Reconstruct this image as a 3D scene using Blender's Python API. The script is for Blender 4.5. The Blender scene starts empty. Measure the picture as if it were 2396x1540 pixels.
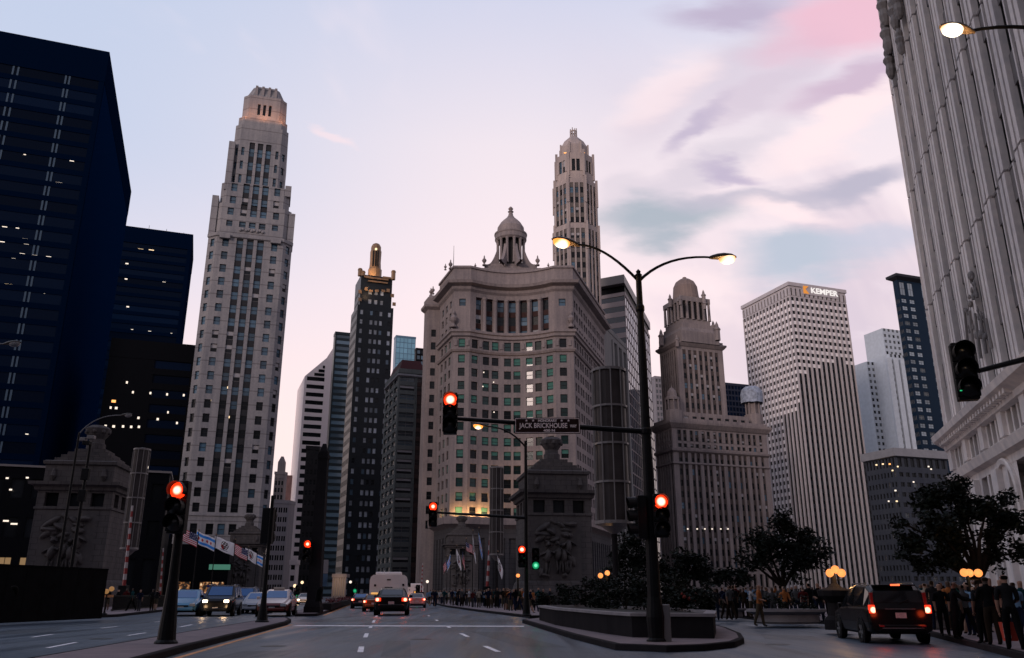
import bpy, bmesh, math, random
from mathutils import Vector, Matrix
RND = random.Random(11)
SC = bpy.context.scene
COL = SC.collection
rad = math.radians

# ------------------------------------------------------------------ camera model (survey of the photograph)
CX, CY, FOC, EYE = 1198.0, 770.0, 1950.0, 1.45
PIT = math.atan2(618.0, FOC)
cP, sP = math.cos(PIT), math.sin(PIT)
FWD = Vector((0, cP, sP)); UPV = Vector((0, -sP, cP))

def ray(px, py):
    return FWD * FOC + Vector((1, 0, 0)) * (px - CX) + UPV * (CY - py)
def P3(px, py, Y):
    d = ray(px, py); return Vector((0, 0, EYE)) + d * (Y / d.y)
def G(px, py, z=0.0):
    d = ray(px, py); return Vector((0, 0, EYE)) + d * ((z - EYE) / d.z)
def proj(p):
    r = Vector(p) - Vector((0, 0, EYE)); w = r.dot(FWD)
    if w < 0.1: return None
    return (CX + FOC * r.x / w, CY - FOC * r.dot(UPV) / w, w)
def ZP(py, Y):
    k = (CY - py) / FOC
    return EYE + Y * (k * cP + sP) / (cP - k * sP)
def az(deg): return Vector((math.sin(rad(deg)), math.cos(rad(deg)), 0))
def along(C, d, px):
    """point C + t d that shows at picture column px (same height)"""
    k = (px - CX) / FOC; r = Vector(C) - Vector((0, 0, EYE))
    t = (k * r.dot(FWD) - r.x) / (d.x - k * d.dot(FWD))
    return Vector(C) + d * t
def on_plane(px, py, p, n):
    d = ray(px, py); o = Vector((0, 0, EYE)); n = Vector((n[0], n[1], 0)); p = Vector((p[0], p[1], 0))
    t = (p - o).dot(n) / d.dot(n); return o + d * t
GA, GB = az(-20), az(70)          # street grid beyond the river: away / to the right

# ------------------------------------------------------------------ materials
MATS = {}
def newmat(name):
    m = bpy.data.materials.new(name); m.use_nodes = True
    nt = m.node_tree; b = nt.nodes['Principled BSDF']; return m, nt, b
def mat(name, col, rough=0.7, spec=0.3, metal=0.0, var=0.0, vscale=0.6, emit=None, estr=0.0):
    if name in MATS: return MATS[name]
    m, nt, b = newmat(name)
    b.inputs['Base Color'].default_value = (*col, 1); b.inputs['Roughness'].default_value = rough
    b.inputs['Specular IOR Level'].default_value = spec; b.inputs['Metallic'].default_value = metal
    if emit:
        b.inputs['Emission Color'].default_value = (*emit, 1); b.inputs['Emission Strength'].default_value = estr
    if var > 0:
        g = nt.nodes.new('ShaderNodeNewGeometry'); n = nt.nodes.new('ShaderNodeTexNoise')
        n.inputs['Scale'].default_value = vscale; n.inputs['Detail'].default_value = 6
        nt.links.new(g.outputs['Position'], n.inputs['Vector'])
        mr = nt.nodes.new('ShaderNodeMapRange'); mr.inputs[1].default_value = 0.3; mr.inputs[2].default_value = 0.7
        mr.inputs[3].default_value = 1 - var; mr.inputs[4].default_value = 1 + var
        nt.links.new(n.outputs['Fac'], mr.inputs[0])
        mx = nt.nodes.new('ShaderNodeVectorMath'); mx.operation = 'SCALE'; mx.inputs[0].default_value = col
        nt.links.new(mr.outputs[0], mx.inputs['Scale']); nt.links.new(mx.outputs[0], b.inputs['Base Color'])
    MATS[name] = m; return m
def stone(name, col, course=0.0, block=0.0, stain=0.25, rough=0.85, bump=0.0, tint=(0.8, 0.85, 0.95)):
    """masonry: broad weathering, vertical rain streaks, optional joints"""
    if name in MATS: return MATS[name]
    m, nt, b = newmat(name); N = nt.nodes.new; L = nt.links.new
    g = N('ShaderNodeNewGeometry')
    n1 = N('ShaderNodeTexNoise'); n1.inputs['Scale'].default_value = 0.12; n1.inputs['Detail'].default_value = 8
    L(g.outputs['Position'], n1.inputs['Vector'])
    mp = N('ShaderNodeMapping'); mp.inputs['Scale'].default_value = (1.3, 1.3, 0.07); L(g.outputs['Position'], mp.inputs['Vector'])
    n2 = N('ShaderNodeTexNoise'); n2.inputs['Scale'].default_value = 1.0; n2.inputs['Detail'].default_value = 5
    L(mp.outputs[0], n2.inputs['Vector'])
    n3 = N('ShaderNodeTexNoise'); n3.inputs['Scale'].default_value = 2.3; n3.inputs['Detail'].default_value = 6
    L(g.outputs['Position'], n3.inputs['Vector'])
    ad = N('ShaderNodeMath'); ad.operation = 'ADD'; L(n1.outputs['Fac'], ad.inputs[0]); L(n2.outputs['Fac'], ad.inputs[1])
    ad2 = N('ShaderNodeMath'); ad2.operation = 'MULTIPLY_ADD'; L(n3.outputs['Fac'], ad2.inputs[0]); ad2.inputs[1].default_value = 0.6
    L(ad.outputs[0], ad2.inputs[2])
    mr = N('ShaderNodeMapRange'); mr.inputs[1].default_value = 0.85; mr.inputs[2].default_value = 1.75
    L(ad2.outputs[0], mr.inputs[0])
    mix = N('ShaderNodeMix'); mix.data_type = 'RGBA'
    mix.inputs['A'].default_value = (col[0] * (1 - stain) * tint[0] * 1.05, col[1] * (1 - stain) * tint[1] * 1.05, col[2] * (1 - stain) * tint[2] * 1.05, 1)
    mix.inputs['B'].default_value = (min(1, col[0] * (1 + stain * .8)), min(1, col[1] * (1 + stain * .8)), min(1, col[2] * (1 + stain * .8)), 1)
    L(mr.outputs[0], mix.inputs['Factor']); out = mix.outputs['Result']
    if course:
        sp = N('ShaderNodeSeparateXYZ'); L(g.outputs['Position'], sp.inputs[0])
        def joint(sock, period, width):
            d = N('ShaderNodeMath'); d.operation = 'DIVIDE'; d.inputs[1].default_value = period; L(sock, d.inputs[0])
            f = N('ShaderNodeMath'); f.operation = 'FRACT'; L(d.outputs[0], f.inputs[0])
            c = N('ShaderNodeMath'); c.operation = 'LESS_THAN'; c.inputs[1].default_value = width; L(f.outputs[0], c.inputs[0]); return c.outputs[0]
        j = joint(sp.outputs['Z'], course, 0.07)
        if block:
            a2 = N('ShaderNodeMath'); a2.operation = 'MULTIPLY_ADD'; a2.inputs[1].default_value = 0.7; L(sp.outputs['Y'], a2.inputs[0]); L(sp.outputs['X'], a2.inputs[2])
            fl = N('ShaderNodeMath'); fl.operation = 'DIVIDE'; fl.inputs[1].default_value = course; L(sp.outputs['Z'], fl.inputs[0])
            ff = N('ShaderNodeMath'); ff.operation = 'FLOOR'; L(fl.outputs[0], ff.inputs[0])
            a3 = N('ShaderNodeMath'); a3.operation = 'MULTIPLY_ADD'; a3.inputs[1].default_value = block * 0.5; L(ff.outputs[0], a3.inputs[0]); L(a2.outputs[0], a3.inputs[2])
            j2 = joint(a3.outputs[0], block, 0.05)
            mxx = N('ShaderNodeMath'); mxx.operation = 'MAXIMUM'; L(j, mxx.inputs[0]); L(j2, mxx.inputs[1]); j = mxx.outputs[0]
        dk = N('ShaderNodeMix'); dk.data_type = 'RGBA'; dk.blend_type = 'MULTIPLY'; dk.inputs['B'].default_value = (.62, .6, .6, 1)
        L(j, dk.inputs['Factor']); L(out, dk.inputs['A']); out = dk.outputs['Result']
    L(out, b.inputs['Base Color']); b.inputs['Roughness'].default_value = rough; b.inputs['Specular IOR Level'].default_value = 0.2 if max(col) > .1 else .04
    MATS[name] = m; return m
def glass(name, col, rough=0.12, spec=0.5, var=0.5, metal=0.0):
    """window glass seen from outside: body colour, in some with reflected sky painted in, every pane a little different"""
    if name in MATS: return MATS[name]
    m, nt, b = newmat(name); N = nt.nodes.new; L = nt.links.new
    oi = N('ShaderNodeObjectInfo'); g = N('ShaderNodeNewGeometry')
    a = N('ShaderNodeMath'); L(oi.outputs['Random'], a.inputs[0]); L(g.outputs['Random Per Island'], a.inputs[1])
    f = N('ShaderNodeMath'); f.operation = 'FRACT'; L(a.outputs[0], f.inputs[0])
    mr = N('ShaderNodeMapRange'); mr.inputs[3].default_value = 1 - var; mr.inputs[4].default_value = 1 + var; L(f.outputs[0], mr.inputs[0])
    mx = N('ShaderNodeVectorMath'); mx.operation = 'SCALE'; mx.inputs[0].default_value = col
    L(mr.outputs[0], mx.inputs['Scale']); L(mx.outputs[0], b.inputs['Base Color'])
    b.inputs['Roughness'].default_value = rough; b.inputs['Specular IOR Level'].default_value = spec; b.inputs['Metallic'].default_value = metal
    MATS[name] = m; return m
def lamp(name, col, strength):
    return mat(name, (0.02, 0.02, 0.02), emit=col, estr=strength)
def lens_mat(name, core, rim, r, s_core, s_rim):
    """a lit lens: bulb-bright in the middle, coloured glass towards its rim (object space)"""
    if name in MATS: return MATS[name]
    m, nt, b = newmat(name); N = nt.nodes.new; L = nt.links.new
    t = N('ShaderNodeTexCoord'); ln = N('ShaderNodeVectorMath'); ln.operation = 'LENGTH'; L(t.outputs['Object'], ln.inputs[0])
    mr = N('ShaderNodeMapRange'); mr.interpolation_type = 'SMOOTHSTEP'; mr.inputs[1].default_value = r * 0.45; mr.inputs[2].default_value = r * 0.92
    L(ln.outputs['Value'], mr.inputs[0])
    mx = N('ShaderNodeMix'); mx.data_type = 'RGBA'
    mx.inputs['A'].default_value = (core[0] * s_core, core[1] * s_core, core[2] * s_core, 1)
    mx.inputs['B'].default_value = (rim[0] * s_rim, rim[1] * s_rim, rim[2] * s_rim, 1)
    L(mr.outputs[0], mx.inputs['Factor']); L(mx.outputs['Result'], b.inputs['Emission Color'])
    b.inputs['Emission Strength'].default_value = 1.0; b.inputs['Base Color'].default_value = (.02, .02, .02, 1)
    MATS[name] = m; return m

# ------------------------------------------------------------------ mesh building
ORIG = {}
class MB:
    def __init__(s): s.v = []; s.f = []; s.m = []
    def q(s, pts, m=0):
        i = len(s.v); s.v.extend([tuple(p) for p in pts]); s.f.append(tuple(range(i, i + len(pts)))); s.m.append(m)
    def grid(s, rows, m=0, closed=False):
        """rows of points -> shared-vertex quads"""
        i = len(s.v); n = len(rows[0])
        for r in rows: s.v.extend([tuple(p) for p in r])
        for a in range(len(rows) - 1):
            for c in range(n if closed else n - 1):
                d = (c + 1) % n
                s.f.append((i + a * n + c, i + a * n + d, i + (a + 1) * n + d, i + (a + 1) * n + c)); s.m.append(m)
    def box(s, x0, x1, y0, y1, z0, z1, m=0, T=None):
        p = [Vector((x, y, z)) for z in (z0, z1) for y in (y0, y1) for x in (x0, x1)]
        if T is not None: p = [T @ a for a in p]
        i = len(s.v); s.v.extend([tuple(a) for a in p])
        for f in ((0, 2, 3, 1), (4, 5, 7, 6), (0, 1, 5, 4), (2, 6, 7, 3), (0, 4, 6, 2), (1, 3, 7, 5)):
            s.f.append(tuple(i + k for k in f)); s.m.append(m)
    def prism(s, poly, z0, z1, m=0, cap=True, mc=None, bottom=False):
        n = len(poly)
        i = len(s.v)
        s.v.extend([(p[0], p[1], z0) for p in poly]); s.v.extend([(p[0], p[1], z1) for p in poly])
        for k in range(n):
            l = (k + 1) % n; s.f.append((i + k, i + l, i + n + l, i + n + k)); s.m.append(m)
        if cap: s.f.append(tuple(i + n + k for k in range(n))); s.m.append(m if mc is None else mc)
        if bottom: s.f.append(tuple(i + n - 1 - k for k in range(n))); s.m.append(m)
    def frustum(s, poly0, z0, poly1, z1, m=0, cap=True):
        n = len(poly0); i = len(s.v)
        s.v.extend([(p[0], p[1], z0) for p in poly0]); s.v.extend([(p[0], p[1], z1) for p in poly1])
        for k in range(n):
            l = (k + 1) % n; s.f.append((i + k, i + l, i + n + l, i + n + k)); s.m.append(m)
        if cap: s.f.append(tuple(i + n + k for k in range(n))); s.m.append(m)
    def tube(s, pts, radii, n=8, m=0, caps=True):
        pts = [Vector(p) for p in pts]
        if not hasattr(radii, '__len__'): radii = [radii] * len(pts)
        rows = []; prev = None
        for k, p in enumerate(pts):
            t = (pts[min(k + 1, len(pts) - 1)] - pts[max(k - 1, 0)]).normalized()
            if prev is None:
                a = Vector((0, 0, 1)) if abs(t.z) < 0.9 else Vector((1, 0, 0)); u = t.cross(a).normalized()
            else:
                u = (prev - t * prev.dot(t)).normalized()
            prev = u; w = t.cross(u)
            rows.append([p + (u * math.cos(2 * math.pi * j / n) + w * math.sin(2 * math.pi * j / n)) * radii[k] for j in range(n)])
        i = len(s.v); s.grid(rows, m, True)
        if caps:
            s.f.append(tuple(i + n - 1 - j for j in range(n))); s.m.append(m)
            b = i + (len(pts) - 1) * n; s.f.append(tuple(b + j for j in range(n))); s.m.append(m)
    def lathe(s, prof, c=(0, 0, 0), n=24, m=0, a0=0.0, a1=2 * math.pi, sx=1.0, sy=1.0):
        full = abs(a1 - a0 - 2 * math.pi) < 1e-6; k = n if full else n + 1
        rows = [[Vector((c[0] + r * sx * math.cos(a0 + (a1 - a0) * j / n), c[1] + r * sy * math.sin(a0 + (a1 - a0) * j / n), c[2] + z)) for j in range(k)] for r, z in prof]
        s.grid(rows, m, full)
    def sphere(s, c, r, m=0, n=12, sx=1, sy=1, sz=1):
        s.lathe([(max(1e-4, r * math.sin(math.pi * k / (n // 2 + 1))), -r * sz * math.cos(math.pi * k / (n // 2 + 1))) for k in range(n // 2 + 2)], c, n, m, sx=sx, sy=sy)
    def add(s, o, T=None, moff=0):
        i = len(s.v)
        s.v.extend([tuple(T @ Vector(p)) for p in o.v] if T is not None else o.v)
        s.f.extend([tuple(i + k for k in f) for f in o.f]); s.m.extend([a + moff for a in o.m])
    def mesh(s, name, mats, off=(0, 0, 0), smooth=False):
        me = bpy.data.meshes.new(name)
        me.from_pydata([(p[0] - off[0], p[1] - off[1], p[2] - off[2]) for p in s.v], [], s.f)
        for a in (mats if isinstance(mats, (list, tuple)) else [mats]): me.materials.append(a)
        me.polygons.foreach_set('material_index', s.m)
        if smooth: me.polygons.foreach_set('use_smooth', [True] * len(s.f))
        me.update(); return me
    def build(s, name, mats, parent=None, pivot=None, smooth=False, bevel=0.0):
        base = ORIG.get(parent.name, Vector((0, 0, 0))) if parent else Vector((0, 0, 0))
        pv = Vector(pivot) if pivot is not None else base
        o = bpy.data.objects.new(name, s.mesh(name, mats, pv, smooth)); COL.objects.link(o)
        o.location = pv - base
        if parent: o.parent = parent
        ORIG[o.name] = pv
        if smooth == 'auto': autosmooth(o)
        if bevel:
            b = o.modifiers.new('Bevel', 'BEVEL'); b.width = bevel; b.segments = 2; b.limit_method = 'ANGLE'; b.angle_limit = rad(40)
        return o
def tag(o, label=None, cat=None, group=None, kind=None):
    if label: o['label'] = label
    if cat: o['category'] = cat
    if group: o['group'] = group
    if kind: o['kind'] = kind
    return o
def thing(name, label, cat, loc=(0, 0, 0), group=None, rotz=None):
    o = bpy.data.objects.new(name, None); COL.objects.link(o); o.location = loc; o.empty_display_size = 0.3
    ORIG[o.name] = Vector(loc) if rotz is None else Vector((0, 0, 0))
    if rotz is not None: o.rotation_euler = (0, 0, rotz)
    return tag(o, label, cat, group)
def copy_tree(o, parent=None):
    c = o.copy(); COL.objects.link(c)
    if parent: c.parent = parent
    for ch in list(o.children): copy_tree(ch, c)
    return c
def fresh(o, label, group=None):
    c = copy_tree(o); c['label'] = label
    if group: c['group'] = group
    return c
def area_light(name, loc, target, size, power, col, parent=None, spread=None):
    l = bpy.data.lights.new(name, 'AREA'); l.energy = power; l.color = col; l.size = size
    if spread: l.spread = spread
    o = bpy.data.objects.new(name, l); COL.objects.link(o)
    loc = Vector(loc); o.rotation_euler = (Vector(target) - loc).to_track_quat('-Z', 'Y').to_euler()
    base = ORIG.get(parent.name, Vector((0, 0, 0))) if parent else Vector((0, 0, 0))
    o.location = loc - base
    if parent: o.parent = parent
    return o
def point_light(name, loc, power, col, r=0.15, parent=None):
    l = bpy.data.lights.new(name, 'POINT'); l.energy = power; l.color = col; l.shadow_soft_size = r
    o = bpy.data.objects.new(name, l); COL.objects.link(o)
    base = ORIG.get(parent.name, Vector((0, 0, 0))) if parent else Vector((0, 0, 0))
    o.location = Vector(loc) - base
    if parent: o.parent = parent
    return o

# ------------------------------------------------------------------ facades
class Path:
    def __init__(s, pts):
        s.p = [Vector((a[0], a[1], 0)) for a in pts]; s.c = [0.0]
        for a, b in zip(s.p, s.p[1:]): s.c.append(s.c[-1] + (b - a).length)
        s.L = s.c[-1]; seg = [(b - a).normalized() for a, b in zip(s.p, s.p[1:])]
        s.t = []
        for k in range(len(s.p)):
            a = seg[max(0, k - 1)]; b = seg[min(k, len(seg) - 1)]; s.t.append((a + b).normalized())
    def at(s, u):
        u = min(max(u, 0), s.L)
        for k in range(len(s.p) - 1):
            if u <= s.c[k + 1] + 1e-9 or k == len(s.p) - 2:
                w = (u - s.c[k]) / (s.c[k + 1] - s.c[k])
                t = s.t[k].lerp(s.t[k + 1], w).normalized() if len(s.p) > 2 else s.t[0]
                return s.p[k].lerp(s.p[k + 1], w), t, Vector((t.y, -t.x, 0))
def fit(items, total):
    w = sum(a[0] for a in items); k = total / w; out = [0.0]
    for a in items: out.append(out[-1] + a[0] * k)
    return out
def facade(mb, wins, pts, z0, z1, cols, rows, dw=0.3, ds=0.15, out=0.0, wall=0, span=0, name='window', style=None):
    """heightfield facade on a path.  cols/rows: (size, kind) - cols: p flush pier, P proud pier, w window with wall
    spandrels, s window with recessed spandrels; rows: w window row, s spandrel row, b plain band."""
    P = Path(pts); us = fit(cols, P.L); vs = fit(rows, z1 - z0); nc, nr = len(cols), len(rows)
    D = [[0.0] * nr for _ in range(nc)]; M = [[wall] * nr for _ in range(nc)]
    for i, c in enumerate(cols):
        for j, r in enumerate(rows):
            k = c[1]
            if r[1] == 'b': d, m = 0.0, wall
            elif r[1] == 'g': d, m = -.05, span
            elif k == 'p': d, m = 0.0, wall
            elif k == 'P': d, m = out, wall
            elif k == 'x': d, m = -1.3, span
            elif r[1] == 'w': d, m = -dw, -1
            elif k == 's': d, m = -ds, span
            else: d, m = 0.0, wall
            D[i][j] = d; M[i][j] = m
    A = [P.at(u) for u in us]
    def pt(i, d, v): p, t, n = A[i]; return (p.x + n.x * d, p.y + n.y * d, z0 + v)
    for i in range(nc):
        for j in range(nr):
            d = D[i][j]
            if M[i][j] >= 0: mb.q([pt(i, d, vs[j]), pt(i + 1, d, vs[j]), pt(i + 1, d, vs[j + 1]), pt(i, d, vs[j + 1])], M[i][j])
            else:
                a = Vector(pt(i, d, vs[j])); b = Vector(pt(i + 1, d, vs[j])); c = (a + b) / 2; t = (b - a).normalized()
                st = cols[i][2] if len(cols[i]) > 2 else (rows[j][2] if len(rows[j]) > 2 else style)
                wins.append((Vector((c.x, c.y, z0 + (vs[j] + vs[j + 1]) / 2)), math.atan2(t.y, t.x), (b - a).length, vs[j + 1] - vs[j], st, name))
            e = D[i - 1][j] if i else 0.0
            if abs(e - d) > 1e-6:
                mm = M[i][j] if d > e else (M[i - 1][j] if i else wall); mm = wall if mm < 0 else mm
                mb.q([pt(i, e, vs[j]), pt(i, d, vs[j]), pt(i, d, vs[j + 1]), pt(i, e, vs[j + 1])], mm)
            if i == nc - 1 and abs(d) > 1e-6:
                mb.q([pt(i + 1, d, vs[j]), pt(i + 1, 0, vs[j]), pt(i + 1, 0, vs[j + 1]), pt(i + 1, d, vs[j + 1])], wall)
            e = D[i][j - 1] if j else 0.0
            if abs(e - d) > 1e-6:
                mm = M[i][j] if d > e else (M[i][j - 1] if j else wall); mm = wall if mm < 0 else mm
                mb.q([pt(i, d, vs[j]), pt(i + 1, d, vs[j]), pt(i + 1, e, vs[j]), pt(i, e, vs[j])], mm)
            if j == nr - 1 and abs(d) > 1e-6:
                mb.q([pt(i, d, vs[j + 1]), pt(i + 1, d, vs[j + 1]), pt(i + 1, 0, vs[j + 1]), pt(i, 0, vs[j + 1])], wall)
def offset(pts, d, closed=False):
    n = len(pts); out = []
    P = [Vector((p[0], p[1], 0)) for p in pts]
    for k in range(n):
        a = (P[k] - P[k - 1]).normalized() if (k or closed) else None
        b = (P[(k + 1) % n] - P[k]).normalized() if (k < n - 1 or closed) else None
        if a is None: a = b
        if b is None: b = a
        na = Vector((a.y, -a.x, 0)); nb = Vector((b.y, -b.x, 0)); m = na + nb
        m = m / max(0.25, m.dot(na)) if m.length > 1e-6 else na
        out.append(P[k] + m * d)
    return out
def cornice(mb, pts, prof, m=0, closed=False):
    """sweep a moulding profile [(projection, z), ...] along a plan line (outside to its right-hand normal)"""
    rows = [[Vector((p.x, p.y, z)) for p in offset(pts, d, closed)] for d, z in prof]
    mb.grid(rows, m, closed)
    if not closed:
        for k in (0, -1):
            r = [row[k] for row in rows]; mb.q(r if k else r[::-1], m)
WCACHE = {}
WSTY = {}
def wgeo(w, h, st):
    """window: a pane with its frame; styles carry (kind, pane, frame, blind)"""
    key = (round(w, 2), round(h, 2), st)
    if key in WCACHE: return WCACHE[key]
    kind = WSTY[st][0]; mb = MB(); a, b = w / 2, h / 2; fr = min(0.07, w * 0.08)
    if kind == 'bare':
        mb.box(-a, a, 0.0, 0.06, -b, b, 0)
    else:
        mb.box(-a, a, 0.03, 0.09, -b, b, 0)
        mb.box(-a, -a + fr, -0.03, 0.03, -b, b, 1); mb.box(a - fr, a, -0.03, 0.03, -b, b, 1)
        mb.box(-a + fr, a - fr, -0.03, 0.03, -b, -b + fr, 1); mb.box(-a + fr, a - fr, -0.03, 0.03, b - fr, b, 1)
        if kind != 'fixed': mb.box(-a + fr, a - fr, -0.04, 0.03, -fr * .6, fr * .6, 1)
        if kind == 'half': mb.box(-a + fr, a - fr, 0.01, 0.03, fr * .6, b - fr, 2)
        if kind == 'full': mb.box(-a + fr, a - fr, 0.01, 0.03, -b * 0.55, b - fr, 2)
        if kind == 'mull': mb.box(-fr * .5, fr * .5, -0.035, 0.03, -b + fr, b - fr, 1)
    WCACHE[key] = [mb, None]; return WCACHE[key]
def finish_windows(root, wins, limit=100, ymax=1e9, ymin=-60):
    """the panes that show largest become parts, the rest one part of kind stuff"""
    sc = []
    for k, (c, a, w, h, st, nm) in enumerate(wins):
        p = proj(c); s = 0
        if p and -20 < p[0] < 2416 and ymin < p[1] < 1560:
            n = Vector((math.sin(a), -math.cos(a), 0)); v = Vector((0, 0, EYE)) - c
            s = w * h * max(0.0, n.dot(v.normalized())) / (p[2] ** 2)
            if p[1] > ymax: s *= 1e-4
        sc.append((s, k))
    sc.sort(reverse=True); base = ORIG[root.name]
    chosen = [k for s, k in sc[:limit] if s > 0]; cs = set(chosen)
    for k in chosen:
        c, a, w, h, st, nm = wins[k]; g = wgeo(w, h, st)
        if g[1] is None: g[1] = g[0].mesh('window_' + str(st), WSTY[st][1])
        o = bpy.data.objects.new(nm, g[1]); COL.objects.link(o); o.parent = root; o.location = c - base; o.rotation_euler = (0, 0, a)
    rest = [k for k in range(len(wins)) if k not in cs]
    if rest:
        big = MB(); mats = []; off = {}
        for k in rest:
            c, a, w, h, st, nm = wins[k]
            if st not in off: off[st] = len(mats); mats.extend(WSTY[st][1])
            big.add(wgeo(w, h, st)[0], Matrix.Translation(c) @ Matrix.Rotation(a, 4, 'Z'), off[st])
        o = big.build(wins[0][5], mats, root); o['kind'] = 'stuff'
def pick(*opts):
    """opts: (weight, style)"""
    r = RND.random() * sum(o[0] for o in opts)
    for w, s in opts:
        r -= w
        if r <= 0: return s
    return opts[-1][1]
def restyle(wins, *opts):
    return [(c, a, w, h, (pick(*opts) if st is None else st), nm) for c, a, w, h, st, nm in wins]
# ------------------------------------------------------------------ shared materials
M = {}
M['black'] = mat('black_paint', (.006, .006, .007), .5, .15)
M['iron'] = mat('street_iron', (.006, .006, .007), .5, .12, var=.3, vscale=6)
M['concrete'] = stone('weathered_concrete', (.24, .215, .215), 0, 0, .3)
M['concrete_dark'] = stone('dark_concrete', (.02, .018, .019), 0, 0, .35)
M['limestone'] = stone('pale_limestone', (.265, .252, .256), 3.26, 0, .3)
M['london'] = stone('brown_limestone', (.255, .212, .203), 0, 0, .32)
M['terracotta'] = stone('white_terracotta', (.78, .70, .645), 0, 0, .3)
M['basestone'] = stone('shade_darkened_base', (.085, .08, .083), 1.1, 0, .2)  # limestone like the walls, darkened to paint in the street-level shade
M['jewel'] = stone('rosy_terracotta', (.245, .205, .197), 0, 0, .32)
M['mather'] = stone('grey_terracotta', (.38, .315, .29), 0, 0, .22)
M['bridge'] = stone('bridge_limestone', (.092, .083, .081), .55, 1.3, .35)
M['bridge_relief'] = stone('bridge_carving', (.092, .083, .08), 0, 0, .35)  # relief stone in the wall's tone, without joints
M['bronze'] = mat('dark_bronze_cladding', (.0025, .003, .005), .5, .06)
M['navy'] = mat('navy_glass_cladding', (.0010, .0052, .019), .6, 0)
M['roof'] = mat('roof_felt', (.06, .055, .055), .9, .1)
M['gold'] = mat('gilded_terracotta', (.20, .12, .065), .45, .4, var=.25)
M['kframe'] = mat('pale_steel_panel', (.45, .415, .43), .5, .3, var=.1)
M['kspan'] = mat('sky_reflection_panel', (.88, .84, .85), .3, .5, var=.08)  # spandrel with the bright sky reflection painted into its colour
M['kdark'] = mat('dark_reflection_and_louvre_panel', (.022, .025, .032), .3, .2)  # lower spandrels with a dark reflection painted in; also the louvre slots
M['steel'] = mat('grey_steel', (.17, .155, .155), .45, .4)
M['red_roof'] = mat('red_tile_roof', (.06, .018, .02), .8, .2)
g_dark = glass('dark_window_glass', (.010, .012, .015), .15, .2)
g_blue = glass('sky_reflection_glass', (.05, .10, .15), .12, .5)  # reflected sky blue painted into the base colour
g_navy = glass('navy_window_glass', (.0012, .0060, .021), .3, .05)
g_teal = glass('teal_window_glass', (.012, .03, .03), .15, .35, .7)
g_pale = glass('sky_toned_glass', (.30, .33, .37), .2, .6, .45)  # bright panes: sky reflection painted into a light base colour
g_mid = glass('steel_blue_glass', (.06, .10, .14), .12, .6, .5)
f_dark = mat('dark_sash', (.012, .012, .013), .5, .3); f_lite = mat('pale_sash', (.2, .19, .19), .5, .3)
b_green = mat('green_blind', (.07, .19, .16), .8, .1); b_pale = mat('pale_blind', (.35, .34, .36), .8, .1); b_blue = mat('blue_blind', (.09, .14, .19), .8, .1)
l_warm = lamp('warm_room_light', (1, .72, .42), 1.6); l_white = lamp('white_room_light', (1, .84, .70), 1.3); l_dim = lamp('dim_room_light', (1, .62, .3), .25)
l_orange = lamp('orange_lamp_glow', (1, .42, .12), 2.0)
S = WSTY
def shop_glow():
    m, nt, b = newmat('lit_shop_interior'); N = nt.nodes.new; L = nt.links.new; g = N('ShaderNodeNewGeometry'); v = N('ShaderNodeTexNoise'); v.inputs['Scale'].default_value = 1.7; v.inputs['Detail'].default_value = 4; L(g.outputs['Position'], v.inputs['Vector'])
    cr = N('ShaderNodeValToRGB'); e = cr.color_ramp.elements; e[0].position = .45; e[0].color = (.01, .008, .007, 1); e[1].position = .68; e[1].color = (1, .72, .42, 1); k = e.new(.55); k.color = (.30, .12, .04, 1); L(v.outputs['Fac'], cr.inputs[0])
    L(cr.outputs[0], b.inputs['Emission Color']); b.inputs['Emission Strength'].default_value = 1.0; b.inputs['Base Color'].default_value = (.02, .02, .02, 1); return m
S['dark'] = ('sash', [g_dark, f_dark, b_pale]); S['blue'] = ('sash', [g_blue, f_dark, b_blue]); S['blueh'] = ('half', [g_blue, f_dark, b_blue])
S['teal'] = ('sash', [g_teal, f_dark, b_green]); S['tealh'] = ('half', [g_teal, f_dark, b_green]); S['tealf'] = ('full', [g_teal, f_dark, b_green])
S['band'] = ('bare', [g_navy, f_dark, b_pale]); S['bare'] = ('bare', [g_dark, f_dark, b_pale]); S['barepale'] = ('bare', [g_pale, f_dark, b_pale]); S['baremid'] = ('bare', [g_mid, f_dark, b_pale])
S['lit'] = ('mull', [l_dim, f_dark, b_pale]); S['paleh'] = ('half', [g_dark, f_lite, b_pale]); S['litshop'] = ('mull', [shop_glow(), f_dark, b_pale])
S['pale'] = ('sash', [g_pale, f_dark, b_pale])

def wallset(root, mb, mats, name='wall'):
    return mb.build(name, mats, root)
def shell(mb, L, C, Rr, zt, m=0, mroof=0):
    """back walls and roof of a box whose two street faces are L-C and C-R"""
    B = Vector(L) + Vector(Rr) - Vector(C)
    for a, b in ((Rr, B), (B, L)): mb.q([(a[0], a[1], 0), (b[0], b[1], 0), (b[0], b[1], zt), (a[0], a[1], zt)], m)
    mb.q([(p[0], p[1], zt) for p in (L, C, Rr, B)], mroof); return B
def lights_on(root, spots, p, n, mat_, w=.9, h=.28, name='ceiling_light', out=.05):
    for s in spots:
        px, py = s[0], s[1]; k = s[2] if len(s) > 2 else 1
        c = on_plane(px, py, p, n); mb = MB(); t = Vector((-n[1], n[0], 0)); a = math.atan2(t.y, t.x)
        mb.box(-w * k / 2, w * k / 2, -.04, .04, -h / 2, h / 2, 0, Matrix.Translation(c + Vector((n[0], n[1], 0)) * out) @ Matrix.Rotation(a, 4, 'Z'))
        mb.build(name, mat_, root)
nB = Vector((GB.y, -GB.x, 0))      # outward normal of the street-grid fronts
nA = -GB                           # outward normal of the side that recedes along GA

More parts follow.
